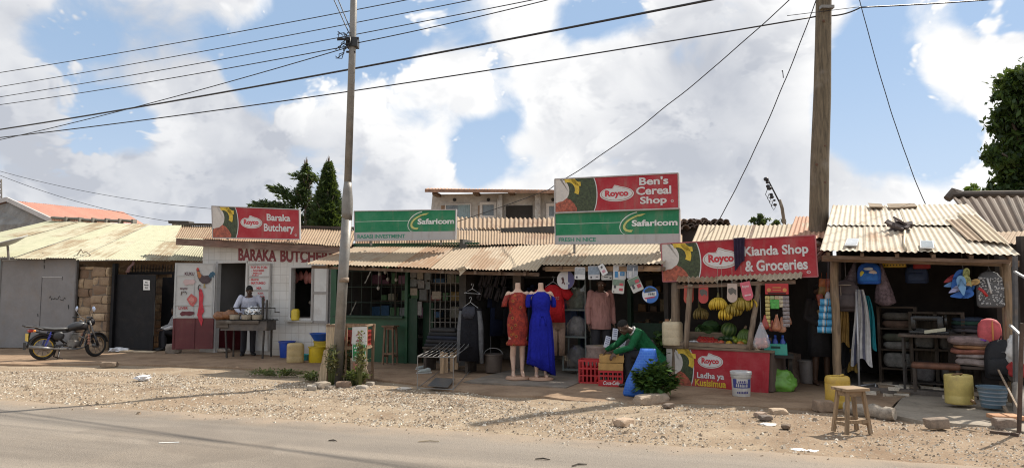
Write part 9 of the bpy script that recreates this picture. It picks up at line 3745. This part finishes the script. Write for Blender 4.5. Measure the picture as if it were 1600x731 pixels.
for x in(-.34,.38):
 mb = MB()
 mb.bar(V(x,-.18,.78),V(x,-.22,0),.03)
 mb.bar(V(x,.18,.78),V(x,.22,0),.03)
 mb.bar(V(x,-.2,.4),V(x,.2,.4),.02)
 mb.build('leg_frame',IRON,r_)
mb = MB()
mb.box(-.25,.28,-.14,.14,.08,.10)
mb.bar(V(-.34,0,.35),V(.38,0,.35),.02)
mb.build('treadle',IRON,r_)
r_ = thing('low_bench','reddish brown upholstered bench in the shade before the glazed cabinet','bench',RF.w(RF.s(1455,.05),.02,.13),RF.ang)
mb = MB()
mb.rbox(-.30,.32,-.16,.16,.34,.42,.03)
mb.build('seat',plain((0.13,0.055,0.03),.7,.4,9),r_,True)
for x in(-.26,.28):
 for y in(-.13,.13):
  mb = MB()
  mb.box(x-.02,x+.02,y-.02,y+.02,0,.345)
  mb.build('leg',wood((0.06,0.045,0.035)),r_)
  # ---- stones, log and bricks on the verge
mb = MB()
a,b_ = gnd(1322,648,.0),gnd(1398,658,.0)
n_ = 14
mb.tube([a.lerp(b_,k/n_)+UP*(.085+.01*math.sin(k))for k in range(n_+1)],[.085*(1+.10*math.sin(k*1.7))for k in range(n_+1)],12,wob=.10)
o = mb.build('concrete_log',plain((0.30,0.255,0.205),.95,.4,14,.02),None,50)
tag(o,'rough grey broken concrete kerb lying behind the wooden stool','concrete')
o = rock('kerb_piece','rounded dirt covered stone left of the yellow barrel can',gnd(1287,642,.02),.13,.10,.08,0,(0.27,0.19,0.13),51,'stone')
mb = MB()
mb.rbox(-.125,.125,-.07,.07,0,.105,.02,2)
for v in mb.bm.verts:
 v.co+=V(mnoise.noise(v.co*9),mnoise.noise(v.co*9+V(5,0,0)),mnoise.noise(v.co*9+V(0,5,0)))*.025+V(0,0,.05*(v.co.x+.16)if v.co.z>.06 else 0)
o = mb.build('stone_block',plain((0.24,0.185,0.14),.95,.3,12,.02),None,40)
put(o,gnd(1464,668,.04),-.1)
tag(o,'brown stone block on the concrete strip before the clothing stall','stone')
mb = MB()
mb.rbox(-.17,.17,-.11,.11,0,.05,.01,2)
o = mb.build('brick',plain((0.45,0.24,0.13),.9,.25,10,.01),None,40)
put(o,gnd(1572,654,.085),-.15)
tag(o,'orange clay slab lying at the right end of the concrete strip','brick')
mb = MB()
mb.rbox(-.13,.13,-.09,.09,0,.07,.02,2)
o = mb.build('block',plain((0.33,0.26,0.20),.95,.3),None,40)
put(o,gnd(1572,656,.02),-.1)
tag(o,'dusty concrete block beneath the orange clay slab','block')
o = rock('boulder','rounded brown boulder before the orange clay slab',gnd(1570,671,.02),.115,.08,.075,-.1,(0.25,0.19,0.15),55)
M_RUSTY = plain((0.085,0.055,0.042),.8,.4,10,.004,.2,.3,name='rusty_iron')
root = thing('metal_stand','rusty iron stand with braces at the right end of the clothing stall','stand',gnd(1590,676,.02))
mb = MB()
mb.bar(plan(1576,9.25),at(1586,400,9.35),.045)
mb.build('post',plain((0.10,0.095,0.095),.6,.3,8,0,.3,.4),root,world=True)
mb = MB()
mb.bar(gnd(1592,680,0),at(1597,505,7.9),.032)
mb.build('post',M_RUSTY,root,world=True)
mb = MB()
mb.bar(gnd(1547,675,.03),gnd(1592,680,.03),.045)
mb.build('foot_rail',M_RUSTY,root,world=True)
mb = MB()
mb.bar(at(1568,634,9.2),at(1592,676,8.0),.035)
mb.bar(at(1560,578,9.3),at(1592,640,8.3),.02)
mb.build('brace',wood((0.25,0.18,0.12)),root,world=True)
mb = MB()
mb.bar(at(1578,508,9.2),at(1604,532,8.8),.03)
mb.bar(at(1585,424,9.3),at(1606,436,9.0),.025)
mb.build('arm',plain((0.36,0.35,0.34),.5,.2),root,world=True)
mb = MB()
mb.tube([at(1590,600,8.9),at(1596,640,8.7),at(1592,672,8.4)],[.06,.09,.05],8,wob=.1)
mb.build('wrapped_cloth',plain((0.20,0.175,0.15),.9,.4,9),root,True,world=True)
heap_bag('white_cushion','white cushion above a red one at the far right edge of the stall',at(1600,568,9.4),.22,.15,.38,(0.55,0.54,0.53),12,.2,'cushion',.8)
heap_bag('red_cushion','red cushion beneath the white one at the far right edge',at(1604,588,9.4),.22,.17,.26,(0.36,0.03,0.03),13,.2,'cushion',.8)
r_ = thing('side_table','dark small table carrying the cushions at the far right edge','table',plan(1604,9.45,.05),RF.ang)
zt = at(1604,588,9.4).z-.05
mb = MB()
mb.box(-.25,.4,-.2,.2,zt-.05,zt-.003)
mb.build('table_top',wood((0.07,0.05,0.04),axis=0),r_)
for x in(-.2,.35):
 mb = MB()
 mb.box(x-.02,x+.02,-.15,.15,0,zt-.05)
 mb.build('leg',wood((0.07,0.05,0.04)),r_)
